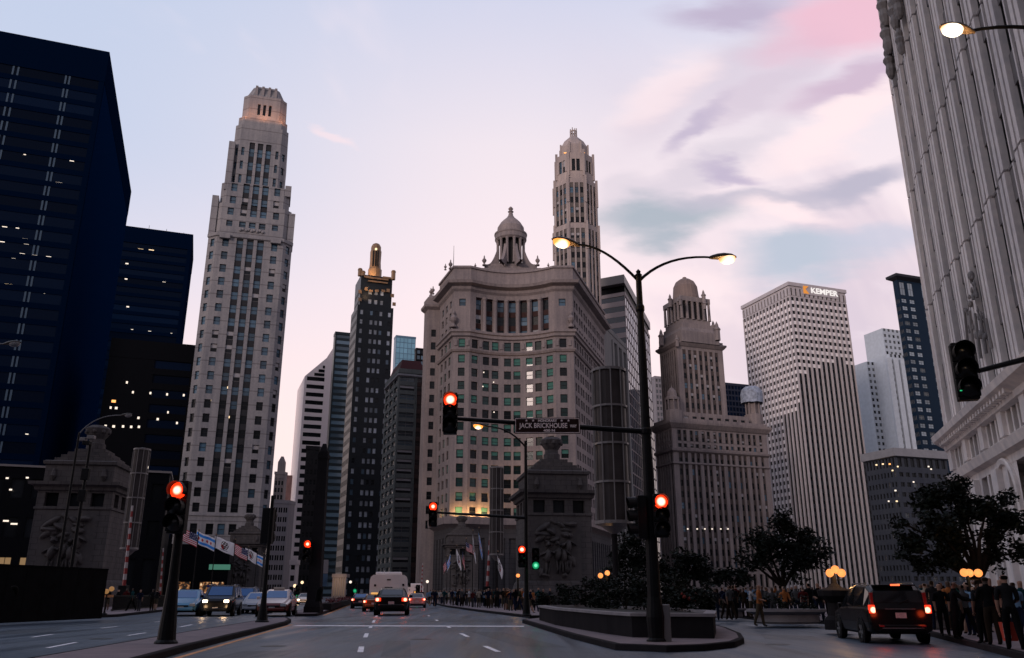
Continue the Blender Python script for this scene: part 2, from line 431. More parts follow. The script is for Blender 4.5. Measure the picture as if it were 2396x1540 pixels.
# ------------------------------------------------------------------ dark glass office towers on the left
def dark_towers():
    C = P3(256, 122, 183); zt = C.z; L = along(C, -GB, -45); Rr = along(C, GA, 307)
    r = thing('office_tower', 'tall black glass office tower filling the left edge of the picture', 'office tower', (C.x, C.y, 0))
    mb = MB(); w = []; zm = ZP(192, C.y)
    nf = int(round((zm - 6) / 3.85)); rows = [(6, 'b')] + [(1.35, 's'), (2.5, 'w')] * nf
    facade(mb, w, [L, C - GB * 1.2], 0, zm, [(1, 'w')], rows, .16, 0, style='band', name='window_band')
    rowsA = rows
    mb2 = MB()
    a, b = C + GA * 1.2, Rr; mb.q([(a.x, a.y, 0), (b.x, b.y, 0), (b.x, b.y, zm), (a.x, a.y, zm)], 1)
    for a, b in ((C - GB * 1.2, C), (C, C + GA * 1.2)): mb.q([(a.x, a.y, 0), (b.x, b.y, 0), (b.x, b.y, zm), (a.x, a.y, zm)], 0)
    L2 = L - GB * 25
    mb.q([(L2.x, L2.y, 0), (L.x, L.y, 0), (L.x, L.y, zm), (L2.x, L2.y, zm)], 0)
    B = L2 + Rr - C
    for a, b in ((Rr, B), (B, L2)): mb.q([(a.x, a.y, 0), (b.x, b.y, 0), (b.x, b.y, zm), (a.x, a.y, zm)], 0)
    mb.build('wall', [M['navy'], mat('matt_navy_panel', (.001, .009, .036), .8, 0)], r)
    p = MB(); p.prism(offset([L2, C, Rr, B], .06, True), zm, zt); p.build('plant_storey', M['navy'], r)
    fin = mat('pale_column', (.05, .085, .13), .5, .2)
    for px, py in ((26, 185), (37, 190), (232, 240), (113, 400), (122, 402)):
        c = on_plane(px, py, C, nB); f = MB(); a = math.atan2(GB.y, GB.x)
        f.box(-.2, .2, .05, .15, 6, zm - .1, 0, Matrix.Translation(Vector((c.x, c.y, 0))) @ Matrix.Rotation(a, 4, 'Z')); f.build('column', fin, r)
    sp = [(58, 362, .6), (168, 377, 1.1), (138, 428, 1.6), (104, 433, .5), (5, 518, 1.2), (34, 521, 1.2), (62, 525, 1.4), (11, 531, 1.2), (41, 534, .8), (28, 558, 1), (58, 559, 1.2), (5, 566, 1.2), (62, 571, 1.2), (24, 592, 1.4), (52, 594, 1.2), (81, 598, 1.2), (114, 601, 1.2), (32, 604, .9), (57, 606, 1.2), (87, 610, 1.4), (118, 613, 1.3), (104, 686, .4), (27, 707, 1.1), (97, 713, 1), (105, 837, .8), (86, 912, .7), (63, 1016, .7)]
    lights_on(r, sp, C + nB * -.1, nB, l_white, .85, .17)
    lights_on(r, [(15, 668, .9), (24, 669, .9)], C + nB * -.2, nB, l_warm, 1.0, .8)
    finish_windows(r, w)
    # second tower, behind
    C = P3(452, 549, 330); zt = C.z; L = along(C, -GB, 268); Rr = C + GA * 30
    r = thing('office_tower', 'dark blue office tower half hidden behind the tall black one', 'office tower', (C.x, C.y, 0))
    mb = MB(); w = []; zm = ZP(585, C.y); n = int(zm / 3.9)
    facade(mb, w, [L, C - GB * 1.5], 0, zm, [(1, 'w')], [(1.5, 's'), (2.4, 'w')] * n, .3, 0, style='band', name='window_band')
    a, b = C - GB * 1.5, C; mb.q([(a.x, a.y, 0), (b.x, b.y, 0), (b.x, b.y, zm), (a.x, a.y, zm)], 0)
    shell(mb, L, C, Rr, zm); mb.q([(C.x, C.y, 0), (Rr.x, Rr.y, 0), (Rr.x, Rr.y, zm), (C.x, C.y, zm)], 0)
    mb.build('wall', M['navy'], r)
    p = MB(); p.prism(offset([L, C, Rr, L + Rr - C], .08, True), zm, zt); p.build('plant_storey', M['navy'], r)
    for k in range(3):
        c = C - GB * (4 + 7 * k) + GA * 4; t = MB(); t.tube([(c.x, c.y, zt), (c.x, c.y, zt + 2 + k * .6)], .09, 5); t.build('antenna', M['black'], r)
    lights_on(r, [(320, 544, .6), (339, 546, .5), (297, 617, .8), (295, 653, .7), (309, 772, .6), (350, 776, .8), (401, 781, .5), (415, 801, .5), (299, 718, .7), (384, 659, .9)], C - nB * .1, nB, l_white, 1.4, .5)
    lights_on(r, [(329, 585, 1), (354, 587, 1), (403, 658, 2.6)], C - nB * .1, nB, l_warm, 2, 1.0)
    finish_windows(r, w, ymax=800)
    # low black block in front of it
    C = P3(459, 808, 201); zt = C.z; L = along(C, -GB, 262); Rr = C + GA * 40
    r = thing('office_block', 'low black office block with scattered lights beside the pale stone tower', 'office block', (C.x, C.y, 0))
    mb = MB(); w = []; zm = ZP(850, C.y); n = int((zm - 8) / 3.5)
    facade(mb, w, [L, C], 0, zm, [(17, 'p'), (14, 'w'), (1, 'p')], [(8, 'b')] + [(1.5, 's'), (2, 'w')] * n, .3, 0, style='band', name='window_band')
    shell(mb, L, C, Rr, zm); mb.q([(C.x, C.y, 0), (Rr.x, Rr.y, 0), (Rr.x, Rr.y, zm), (C.x, C.y, zm)], 0)
    mb.build('wall', M['bronze'], r)
    p = MB(); p.prism(offset([L, C, Rr, L + Rr - C], .08, True), zm, zt); p.build('plant_storey', M['bronze'], r)
    lights_on(r, [(297, 895, .5), (311, 918, .5), (352, 920, .5), (391, 923, .5), (430, 925, .5), (272, 955, .7), (259, 954, .5), (324, 978, .6), (369, 981, .6), (414, 990, .5), (438, 990, .4), (247, 997, .6), (266, 998, .7), (288, 998, .6), (307, 999, .6), (325, 999, .6), (393, 965, .4), (355, 1123, .5), (320, 1095, .5), (345, 1094, .6)], C + nB * .05, nB, l_white, .8, .55)
    lights_on(r, [(266, 939, 1)], C + nB * .05, nB, l_orange, .9, .6)
    finish_windows(r, w)
    # low building behind the bridge house with a lit ground floor
    C = P3(395, 1130, 128); zt = ZP(1108, 128); L = along(C, -GB, -90); Rr = C + GA * 30
    r = thing('office_block', 'low black riverside block with amber ground floor windows at the left edge', 'office block', (C.x, C.y, 0))
    mb = MB(); w = []; Ln = (C - L).length
    facade(mb, w, [L, C], 0, zt, [(1.6, 'p'), (2.6, 'w')] * 10 + [(1, 'p')], [(1.2, 'b'), (3.4, 'w'), (1, 'b'), (1, 's'), (2, 'w', ), (1, 'b'), (1, 's'), (2, 'w'), (1.2, 'b')], .3)
    w = [(c, a, ww, hh, ('lit' if c.z < 5 and proj(c) and proj(c)[0] < 70 else 'bare'), nm) for c, a, ww, hh, st, nm in w]
    shell(mb, L, C, Rr, zt); mb.q([(C.x, C.y, 0), (Rr.x, Rr.y, 0), (Rr.x, Rr.y, zt), (C.x, C.y, zt)], 0)
    mb.build('wall', M['bronze'], r)
    p = MB(); cornice(p, [L, C, Rr], [(0, zt), (.25, zt), (.25, zt + .3), (0, zt + .3)]); p.build('roof_edge', M['steel'], r)
    M_ = 0; lights_on(r, [(17, 1119, .5), (64, 1118, .5), (25, 1146, .5), (14, 1219, 1), (33, 1226, 1.2), (180, 1117, .5)], C + nB * .3, nB, l_white, .7, .22)
    finish_windows(r, w)
    # lit corner shop in front of the stone tower
    C = P3(540, 1275, 172); zt = C.z; L = along(C, -GB, 372); Rr = C + GA * 10
    r = thing('corner_shop', 'low dark shop with lit windows and a green sign band beneath the stone tower', 'shop', (C.x, C.y, 0))
    mb = MB(); w = []
    facade(mb, w, [L, C], 0, zt, [(2, 'p'), (3.2, 'w'), (1.3, 'p'), (3.6, 'w'), (.4, 'p')], [(.8, 'b'), (2.8, 'w'), (1.2, 'b'), (1.6, 's'), (zt - 6.4, 'b')], .35, .1, style='litshop')
    shell(mb, L, C, Rr, zt); mb.q([(C.x, C.y, 0), (Rr.x, Rr.y, 0), (Rr.x, Rr.y, zt), (C.x, C.y, zt)], 0)
    mb.build('wall', M['bronze'], r); finish_windows(r, w)
    sgn = MB(); c = on_plane(514, 1327, C + nB * .2, nB); e = on_plane(488, 1327, C + nB * .2, nB); c2 = on_plane(538, 1327, C + nB * .2, nB)
    hw = (c2 - e).length / 2; sgn.box(-hw, hw, -.15, .15, -.5, .5, 0, Matrix.Translation(c) @ Matrix.Rotation(math.atan2(GB.y, GB.x), 4, 'Z'))
    sgn.build('sign_band', mat('green_sign', (.05, .18, .12), emit=(.2, .6, .42), estr=.22), r)
    aw = MB(); c = on_plane(512, 1372, C + nB * .4, nB); aw.box(-2.2, 2.2, -.5, .4, -.25, .25, 0, Matrix.Translation(c) @ Matrix.Rotation(math.atan2(GB.y, GB.x), 4, 'Z'))
    aw.build('awning', mat('blue_awning', (.01, .03, .16)), r)
dark_towers()

# ------------------------------------------------------------------ stone tower with setbacks
def stone_tower():
    Y0 = 186.0; C0 = P3(572, 700, Y0); bd = az(74); ad = az(-16)
    r = thing('stone_tower', 'slender pale stone setback tower with an orange lit crown, left of the avenue', 'skyscraper', (C0.x, C0.y, 0))
    def P(u, v=0.0): q = Vector((C0.x, C0.y, 0)) + bd * u + ad * v; return q
    zz = lambda py: ZP(py, Y0)
    mb = MB(); w = []
    def tier(hw, ch, v0, depth, za, zb, front, frows, chcols, chrows, cap=True, fwins=None):
        a, b = P(-hw + ch, v0), P(hw - ch, v0); c, d = P(hw, v0 + ch * .9), P(-hw, v0 + ch * .9)
        e, f = P(hw, v0 + depth), P(-hw, v0 + depth)
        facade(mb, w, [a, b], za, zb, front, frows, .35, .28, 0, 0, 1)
        facade(mb, w, [b, c], za, zb, chcols, chrows, .3)
        facade(mb, w, [d, a], za, zb, chcols, chrows, .3)
        for p, q in ((c, e), (e, f), (f, d)): mb.q([(p.x, p.y, za), (q.x, q.y, za), (q.x, q.y, zb), (p.x, p.y, zb)], 0)
        if cap: mb.q([(p.x, p.y, zb) for p in (a, b, c, e, f, d)], 0)
        return [d, a, b, c]
    FR = [(1.25, 'p'), (1.35, 'w'), (1.65, 'p'), (1.45, 's'), (.78, 'p'), (1.45, 's'), (.78, 'p'), (1.45, 's'), (1.65, 'p'), (1.35, 'w'), (1.25, 'p')]
    CH = [(.9, 'p'), (1.2, 'w'), (.7, 'p')]
    z0, zs, z1 = 0, zz(1205), zz(553); n = int(round((z1 - zs) / 3.27))
    # base
    rows = [(zs - 4.2, 'b'), (2.3, 'w'), (1.9, 'b')]
    tier(9.8, 2.1, 0, 46, 0, zs, [(1.25, 'p'), (1.35, 'w'), (1.65, 'p'), (1.45, 'w'), (.78, 'p'), (1.45, 'w'), (.78, 'p'), (1.45, 'w'), (1.65, 'p'), (1.35, 'w'), (1.25, 'p')], rows, [(1, 'p')], rows, False)
    R3 = [(.55, 'b')] + [(1.95, 'w'), (1.32, 's')] * n
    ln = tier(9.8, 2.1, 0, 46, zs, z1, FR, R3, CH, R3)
    # shoulders
    z2 = zz(432); n2 = int((z2 - z1 - 5) / 3.3)
    tier(9.0, 1.6, .9, 40, z1, zz(478), [(1.2, 'p'), (1.3, 'w'), (1.4, 'p'), (1.4, 's'), (.7, 'p'), (1.4, 's'), (.7, 'p'), (1.4, 's'), (1.4, 'p'), (1.3, 'w'), (1.2, 'p')], [(2.6, 'b'), (1.6, 'w'), (1.6, 'b'), (1.95, 'w'), (1.3, 's')], [(1, 'p')], [(1, 'b')])
    z3 = zz(428)
    tier(8.2, 1.4, 1.3, 34, zz(478), z3, [(.9, 'p'), (1.3, 'w'), (1.3, 'p'), (1.4, 's'), (.7, 'p'), (1.4, 's'), (.7, 'p'), (1.4, 's'), (1.3, 'p'), (1.3, 'w'), (.9, 'p')], [(1.95, 'w'), (1.3, 's'), (1.95, 'w'), (.2, 's')], [(1, 'p')], [(1, 'b')])
    # shaft
    z4 = zz(288); n4 = int((z4 - z3 - 4.5) / 3.3)
    FR4 = [(.5, 'p'), (.75, 'w'), (1.15, 'p'), (1.35, 's'), (.7, 'p'), (1.35, 's'), (.7, 'p'), (1.35, 's'), (1.15, 'p'), (.75, 'w'), (.5, 'p')]
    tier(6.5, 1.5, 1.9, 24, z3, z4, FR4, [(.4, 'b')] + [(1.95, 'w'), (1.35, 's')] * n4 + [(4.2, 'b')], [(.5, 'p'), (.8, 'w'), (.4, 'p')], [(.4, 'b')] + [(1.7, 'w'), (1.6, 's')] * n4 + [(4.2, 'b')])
    tier(6.0, 1.4, 2.2, 20, z4, zz(268), [(1, 'p')], [(1, 'b')], [(1, 'p')], [(1, 'b')])
    for s, zt, hw in ((-1, zz(462), 9.5), (1, zz(484), 9.5), (-1, zz(333), 7.1), (1, zz(420), 8.0)):
        q = P(s * (hw - .3), 2.6); t = Matrix.Translation(q) @ Matrix.Rotation(math.atan2(bd.y, bd.x), 4, 'Z'); mb.box(-.75, .75, -1.2, 5, z1 if hw > 9 else z3 - 2, zt, 0, t)
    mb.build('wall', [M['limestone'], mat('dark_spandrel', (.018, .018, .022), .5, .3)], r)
    c = MB(); cornice(c, ln, [(0, z1 - .9), (.35, z1 - .7), (.35, z1 + .1), (0, z1 + .3)]); c.build('cornice', M['limestone'], r)
    c = MB(); cornice(c, ln, [(0, zs - .3), (.22, zs - .25), (.22, zs + .15), (0, zs + .2)]); c.build('string_course', M['limestone'], r)
    # carved panel
    c = MB(); T = Matrix.Translation(P(0, -.1)) @ Matrix.Rotation(math.atan2(bd.y, bd.x), 4, 'Z')
    for k in range(9): c.sphere(T @ Vector((-2.6 + .65 * k, .95, z1 + 1.7 + .25 * (k % 2))), .42, 0, 8)
    c.build('carved_panel', M['limestone'], r)
    # balconettes
    for s in (-1, 1):
        c = MB(); c.box(s * 5.9 - 1.2, s * 5.9 + 1.2, -.75, .02, z1 - 1.4, z1 - .3, 0, T); c.build('balcony', M['limestone'], r)
    # crown
    cr = MB(); zc0, zc1, zc2 = zz(268), ZP(228, Y0 + 3), ZP(210, Y0 + 4.5)
    def octo(hw, ch, v0, dep): return [P(-hw + ch, v0), P(hw - ch, v0), P(hw, v0 + ch), P(hw, v0 + dep), P(-hw, v0 + dep), P(-hw, v0 + ch)]
    wc = []
    A = octo(5.4, 1.6, 2.8, 14)
    facade(cr, wc, [A[0], A[1]], zc0, zc1, [(2.2, 'p'), (.75, 'w'), (.7, 'p'), (.75, 'w'), (.7, 'p'), (.75, 'w'), (2.2, 'p')], [(.8, 'b'), (1.9, 'w'), (1.5, 'b')], .3)
    for k in range(1, 6): p, q = A[k], A[(k + 1) % 6]; cr.q([(p.x, p.y, zc0), (q.x, q.y, zc0), (q.x, q.y, zc1), (p.x, p.y, zc1)])
    cr.q([(p.x, p.y, zc1) for p in A])
    A2 = octo(4.9, 1.6, 3.1, 13); B2 = octo(3.3, 1.0, 3.9, 11); cr.frustum(A2, zc1, B2, zc2)
    for k in range(4):
        cr.box(-2.7 + 1.6 * k, -2.1 + 1.6 * k, 2.95, 4.2, zc1 - .1, zc2 - .3, 0, Matrix.Translation(P(0, 0)) @ Matrix.Rotation(math.atan2(bd.y, bd.x), 4, 'Z'))
    cr.build('crown', M['limestone'], r)
    w = [(c_, a, ww, hh, (pick((8, 'blue'), (4, 'blueh'), (1, 'paleh')) if c_.z > 45 else pick((9, 'dark'), (2, 'blue'), (.5, 'paleh'))), nm) for c_, a, ww, hh, st, nm in w]  # painted sky reflection: blue panes high up, dark panes below
    w += [(c_, a, ww, hh, 'dark', nm) for c_, a, ww, hh, st, nm in wc]
    finish_windows(r, w, ymax=1235)
    for u, v in ((-5, .6), (0, .3), (5, .6), (7.5, 5)):
        p = P(u, v); area_light('crown_uplight', (p.x, p.y, zc0 - .2), (P(u * .8, 3.2).x, P(u * .8, 3.2).y, zc0 + 5), .6, 120, (1, .38, .16), r)
    # lit rooms
    for px, py in ((497, 936), (612, 905), (535, 907), (534, 976), (605, 965)):
        q = on_plane(px, py, P(0, .2), (bd.y, -bd.x)); l = MB(); l.box(-.3, .3, -.05, .05, -.25, .25, 0, Matrix.Translation(q) @ Matrix.Rotation(math.atan2(bd.y, bd.x), 4, 'Z')); l.build('room_lamp', l_warm, r)
stone_tower()

# ------------------------------------------------------------------ concave limestone building at the bridge head
def london_house():
    Y0 = 190.0
    X = lambda px, py=900: P3(px, py, Y0).x
    zz = lambda py: ZP(py, Y0)
    xa, xb, xc, xd = X(1058), X(1097), X(1300), X(1344)
    r = thing('concave_building', 'brown limestone office building with a curved inward front and a domed cupola on top', 'office building', ((xa + xd) / 2, Y0, 0))
    a, b, c, d = Vector((xa, Y0, 0)), Vector((xb, Y0, 0)), Vector((xc, Y0, 0)), Vector((xd, Y0, 0))
    sag = 3.6; n = 14; arc = []
    for k in range(n + 1):
        t = k / n; arc.append(Vector((xb + (xc - xb) * t, Y0 + sag * (1 - (2 * t - 1) ** 2), 0)))
    rd = az(17.8); ld = az(-20)
    e = along(Vector((xd, Y0, zz(660))), rd, 1413); e.z = 0
    f = along(Vector((xa, Y0, zz(900))), ld, 1024); f.z = 0
    f2 = f + az(16) * 42
    mb = MB(); w = []
    zb, zc, ze = zz(1232), zz(1212), zz(818)
    N = 12; fl = (ze - zc) / N; body = [(.5, 'b')] + [(fl * .62, 'w'), (fl * .38, 's')] * N
    lw = [(1.2, 'p'), (1.5, 'w'), (1.0, 'p')]
    rw = [(1.0, 'p'), (1.55, 'w'), (1.55, 'p')]
    ac = [(.6, 'p'), (1.6, 'w'), (1.2, 'p'), (1.55, 'w'), (.6, 'p'), (1.55, 'w'), (1.25, 'p'), (1.55, 'w'), (.55, 'p'), (1.55, 'w'), (1.25, 'p'), (1.55, 'w'), (.6, 'p'), (1.55, 'w'), (1.2, 'p'), (1.6, 'w'), (.6, 'p')]
    sidec = [(1.2, 'p')] + [(1.1, 'w'), (.9, 'p'), (1.1, 'w'), (1.6, 'p')] * 4
    rd_len = (e - d).length; k = max(2, int(rd_len / 5.0)); rc = [(1.2, 'p')] + [(1.4, 'w'), (.65, 'p'), (1.4, 'w'), (1.2, 'p')] * k
    lc = [(1.2, 'p'), (1.0, 'w'), (1, 'p'), (1.0, 'w'), (1, 'p'), (1, 'w'), (1.2, 'p')]
    segs = [([f, a], lc), ([a, b], lw), (arc, ac), ([c, d], rw), ([d, e], rc)]
    for pts, cols in segs: facade(mb, w, pts, zc, ze, cols, body, .35, 0)
    z5, z6, z7 = zz(783), zz(775), zz(692)
    for pts, cols in segs:
        facade(mb, w, pts, ze, z5, cols, [(.5, 'b'), (2.0, 'w'), (.9, 'b')], .35, 0)
    # colonnade storey(s)
    col7 = [(1.4, 'p')] + [(1.45, 's'), (.95, 'p')] * 6 + [(1.45, 's'), (1.4, 'p')]
    rows7 = [(1.3, 'w'), (1.3, 's'), (2.2, 'w'), (1.3, 's'), (2.6, 'w'), (.35, 's')]
    facade(mb, w, arc, z5, z7, col7, [(.9, 'b')] + rows7, .75, .65, 0, 0, 1)
    for pts, cols in ((segs[0]), (segs[1]), (segs[3]), (segs[4])):
        facade(mb, w, pts, z5, z7, cols, ([(7.6, 'b'), (1.9, 'w'), (.8, 'b')] if len(cols) == 3 else [(1.2, 'b'), (1.9, 'w'), (1.4, 's'), (1.9, 'w'), (1.2, 's'), (1.9, 'w'), (.6, 'b')]), .35)
    zr, zp = zz(650), zz(622)
    line = [f, a, b] + arc[1:-1] + [c, d, e]
    P = Path(line)
    for p, q in zip(line, line[1:]): mb.q([(p.x, p.y, z7), (q.x, q.y, z7), (q.x, q.y, zr), (p.x, p.y, zr)])
    for p, q in ((e, e + Vector((-12, 30, 0))), (e + Vector((-12, 30, 0)), f2), (f2, f)):
        mb.q([(p.x, p.y, 0), (q.x, q.y, 0), (q.x, q.y, zr), (p.x, p.y, zr)])
    roof = line + [e + Vector((-12, 30, 0)), f2]
    mb.q([(p.x, p.y, zr) for p in roof], 0)
    # base storeys: giant pilasters
    bc = lambda L: [(.7, 'p')] + [(1.6, 's'), (.9, 'P')] * max(1, int(L / 2.6)) + [(1.6, 's'), (.7, 'p')]
    bs = MB()
    for pts, cols in segs:
        facade(bs, w, pts, 0, zb, bc(Path(pts).L), [(1.2, 'b'), (zb - 3.6, 'ss'), (2.4, 'b')], .5, .5, .25, 0, 0)
        for p, q in zip(pts, pts[1:]): mb.q([(p.x, p.y, zb), (q.x, q.y, zb), (q.x, q.y, zc), (p.x, p.y, zc)])
    mb.build('wall', [M['london'], mat('brick_panel', (.055, .03, .028), .8, .1)], r)
    bs.build('base_storey', M['basestone'], r)
    def mould(name, prof, pts=line):
        m_ = MB(); cornice(m_, pts, prof); return m_.build(name, M['london'], r)
    mould('main_cornice', [(0, zz(682)), (.5, zz(677)), (.6, zz(671)), (1.9, zz(667)), (2.1, zz(661)), (.2, zz(656)), (0, zz(655))])
    mould('attic', [(0, zr - .6), (.25, zr - .5), (.25, zp - .8), (.6, zp - .7), (.6, zp - .2), (.2, zp), (-1.5, zp)])
    mould('entablature', [(0, z6 - 1.4), (.5, z6 - 1.2), (.55, z6 - .5), (.9, z6 - .3), (.9, z6 + .3), (0, z6 + .6)])
    mould('string_course', [(0, ze - .6), (.35, ze - .5), (.6, ze), (.6, ze + .25), (0, ze + .4)])
    mould('base_cornice', [(0, zb - .3), (.5, zb), (1.5, zb + .5), (1.6, zc - .4), (1.6, zc + .2), (1.4, zc + .2), (1.4, zc - .2), (0, zc - .2)])
    # columns of the curved loggia
    us = fit(col7, Path(arc).L)
    for k in range(2, len(us) - 2, 2):
        p, t, nn = Path(arc).at((us[k] + us[k + 1]) / 2); q = p + nn * .15
        m_ = MB(); m_.lathe([(.62, z5 + .9), (.62, z5 + 1.3), (.48, z5 + 1.5), (.42, z7 - .7), (.6, z7 - .4), (.65, z7)], (q.x, q.y, 0), 12); m_.build('column', M['london'], r, smooth=False)
    # ornaments: corner urns and roundels
    def urn(x, y, z, s, name='urn'):
        m_ = MB(); m_.lathe([(.5, 0), (.5, .3), (.25, .5), (.2, .7), (.5, 1.1), (.6, 1.5), (.35, 1.9), (.15, 2.1), (.2, 2.4), (.02, 2.9)], (0, 0, 0), 10)
        mm = MB(); mm.add(m_, Matrix.Translation((x, y, z)) @ Matrix.Scale(s, 4)); mm.build(name, M['london'], r)
    for px, py, s, dy in ((1133, 622, 1.0, 7), (1258, 622, 1.0, 7), (1112, 628, .5, 4), (1283, 627, .5, 4), (1054, 630, .9, 1), (1042, 632, .6, 3)):
        p = P3(px, py, Y0 + dy); urn(p.x, p.y, p.z, s)
    for px in (1061, 1336):
        p = P3(px, 752, Y0 - .6); urn(p.x, p.y, p.z - 1.5, 1.5, 'carved_urn')
    for pts, cols in segs[1:4]:
        uu = fit(cols, Path(pts).L)
        for k in range(0, len(cols), 2):
            if cols[k][0] < 1: continue
            p, t, nn = Path(pts).at((uu[k] + uu[k + 1]) / 2); m_ = MB(); q = p + nn * .08
            m_.box(-.38, .38, -.16, .1, -.75, .75, 0, Matrix.Translation((q.x, q.y, (ze + z5) / 2 - .2)) @ Matrix.Rotation(math.atan2(t.y, t.x), 4, 'Z')); m_.build('carved_cartouche', M['london'], r, bevel=.1)
    # cupola
    cx, cy = P3(1195, 600, Y0 + 11).x, Y0 + 11; Z = lambda py: ZP(py, cy - 2.6); pm = 1950 / ((cy) * cP + Z(560) * sP)
    R_ = lambda px: px / pm
    base = MB()
    z_ = zr
    for k_, (hw_, py_) in enumerate(((88, 635), (82, 631), (70, 627), (60, 622), (48, 617))):
        y_ = Y0 + 5.6 + .7 * k_; t_ = ZP(py_, y_); base.box(cx - R_(hw_), cx + R_(hw_), y_, y_ + 14 - 1.6 * k_, z_ - .02 * k_, t_); z_ = t_ - .3
    base.build('cupola_base', M['london'], r)
    for k in range(8):
        a_ = rad(22.5 + 45 * k); sc = MB(); t = Matrix.Translation((cx, cy, 0)) @ Matrix.Rotation(a_, 4, 'Z')
        rows = []
        for j in range(9):
            u = j / 8; z = Z(620) + (Z(572) - Z(620)) * (1 - u) ** 2.2; x = R_(31) + (R_(62) - R_(31)) * u
            rows.append([t @ Vector((x, -.4, z)), t @ Vector((x, .4, z))])
        sc.grid(rows); low = [[t @ Vector((R_(31) + (R_(62) - R_(31)) * j / 8, s * .4, Z(624))) for j in range(9)] for s in (-1, 1)]
        for s in (0, 1): sc.grid([[rows[j][s] for j in range(9)], low[s]])
        sc.build('scroll_buttress', M['london'], r)
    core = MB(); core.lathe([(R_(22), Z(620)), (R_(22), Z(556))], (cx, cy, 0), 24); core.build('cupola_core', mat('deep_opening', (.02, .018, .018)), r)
    for k in range(12):
        a_ = rad(15 + 30 * k); q = (cx + R_(31) * math.cos(a_), cy + R_(31) * math.sin(a_), 0); cl = MB()
        cl.lathe([(R_(4.2), Z(616)), (R_(3.4), Z(610)), (R_(3), Z(562)), (R_(4.2), Z(558)), (R_(4.2), Z(556))], q, 10); cl.build('cupola_column', M['london'], r, smooth=False)
    dm = MB(); dm.lathe([(R_(33), Z(558)), (R_(37), Z(554)), (R_(37), Z(545)), (R_(38.5), Z(543)), (R_(38.5), Z(540)), (R_(32), Z(537)), (R_(31), Z(525)), (R_(29), Z(522)), (R_(24), Z(514)), (R_(17), Z(507)), (R_(10), Z(501)), (R_(6), Z(495)), (R_(4.5), Z(488)), (R_(7), Z(486)), (R_(3.5), Z(483)), (R_(6), Z(479)), (R_(3), Z(475)), (.02, Z(473))], (cx, cy, 0), 28)
    dm.build('dome', M['london'], r, smooth=False)
    pl = MB(); p = P3(1061, 628, Y0 + 4); pl.tube([(p.x, p.y, p.z), (p.x, p.y, ZP(575, p.y))], [.09, .04], 5); pl.build('flagstaff', M['iron'], r)
    # rear wing seen at the left
    g = along(Vector((xa, Y0, zz(700))) + ld * 16, ld, 1036); g.z = 0
    l0 = P3(1002, 690, g.y + 4); wing = MB(); ww = []; zt = ZP(706, l0.y); l0.z = 0
    h = l0 + ld * 3.5; g2 = Vector((g.x + 1.5, l0.y + .5, 0))
    facade(wing, ww, [l0, g2], 0, zt, [(.9, 'p'), (1.0, 'w'), (1.0, 'p'), (1.0, 'w'), (.9, 'p')], [(16, 'b')] + [(1.9, 'w'), (1.5, 's')] * int((zt - 22) / 3.4) + [(6, 'b')], .3)
    for p, q in ((h, l0), (g2, g2 + ld * 3.5), (g2 + ld * 3.5, h)): wing.q([(p.x, p.y, 0), (q.x, q.y, 0), (q.x, q.y, zt), (p.x, p.y, zt)])
    wing.q([(p.x, p.y, zt) for p in (l0, g2, g2 + ld * 3.5, h)])
    cornice(wing, [h, l0, g2], [(0, zt - 2.2), (.9, zt - 1.6), (1.0, zt - 1), (.2, zt - .6), (.2, zt + 1.0), (-.6, zt + 2.0)])
    wing.build('rear_wing', M['london'], r)
    for px, py in ((1013, 686), (1008, 690)): p = P3(px, py, l0.y + 1); urn(p.x, p.y, p.z - .3, .8)
    w = [(c_, a_, w_, h_, ('tealf' if (c_.z < z6 and RND.random() < .22) else pick((6, 'teal'), (3, 'dark'), (2.6, 'tealh'))) if c_.z < z5 else pick((5, 'blueh'), (2, 'paleh'), (3, 'dark')), nm) for c_, a_, w_, h_, st, nm in w]
    w += [(c_, a_, w_, h_, 'dark', nm) for c_, a_, w_, h_, st, nm in ww]
    finish_windows(r, w, ymax=1235)
    for x in (xa + 2, X(1110), X(1135)):
        y_ = Y0 + sag * (1 - (2 * (min(max(x, xb), xc) - xb) / (xc - xb) - 1) ** 2)
        area_light('cornice_uplight', (x, y_ - 1.2, zc + .4), (x, y_ + .6, zc + 4.5), .5, 300, (1, .55, .2), r)
    area_light('cornice_uplight', (xc - 2, Y0 - .2, zc + .4), (xc - 2, Y0 + 1.6, zc + 4.5), .5, 300, (1, .55, .2), r)
    q = f.lerp(a, .5); area_light('cornice_uplight', (q.x - 1.1, q.y - .6, zc + .3), (q.x, q.y, zc + 1.2), .5, 60, (1, .6, .25), r)
    for px, py in ((1110, 872), (1132, 872), (1155, 895), (1130, 905), (1107, 971), (1156, 965)):
        p = P3(px, py, Y0 + sag * .5 + .3); l = MB(); l.box(p.x - .13, p.x + .13, p.y - .3, p.y - .2, p.z - .13, p.z + .13); l.build('room_lamp', l_white, r)
london_house()
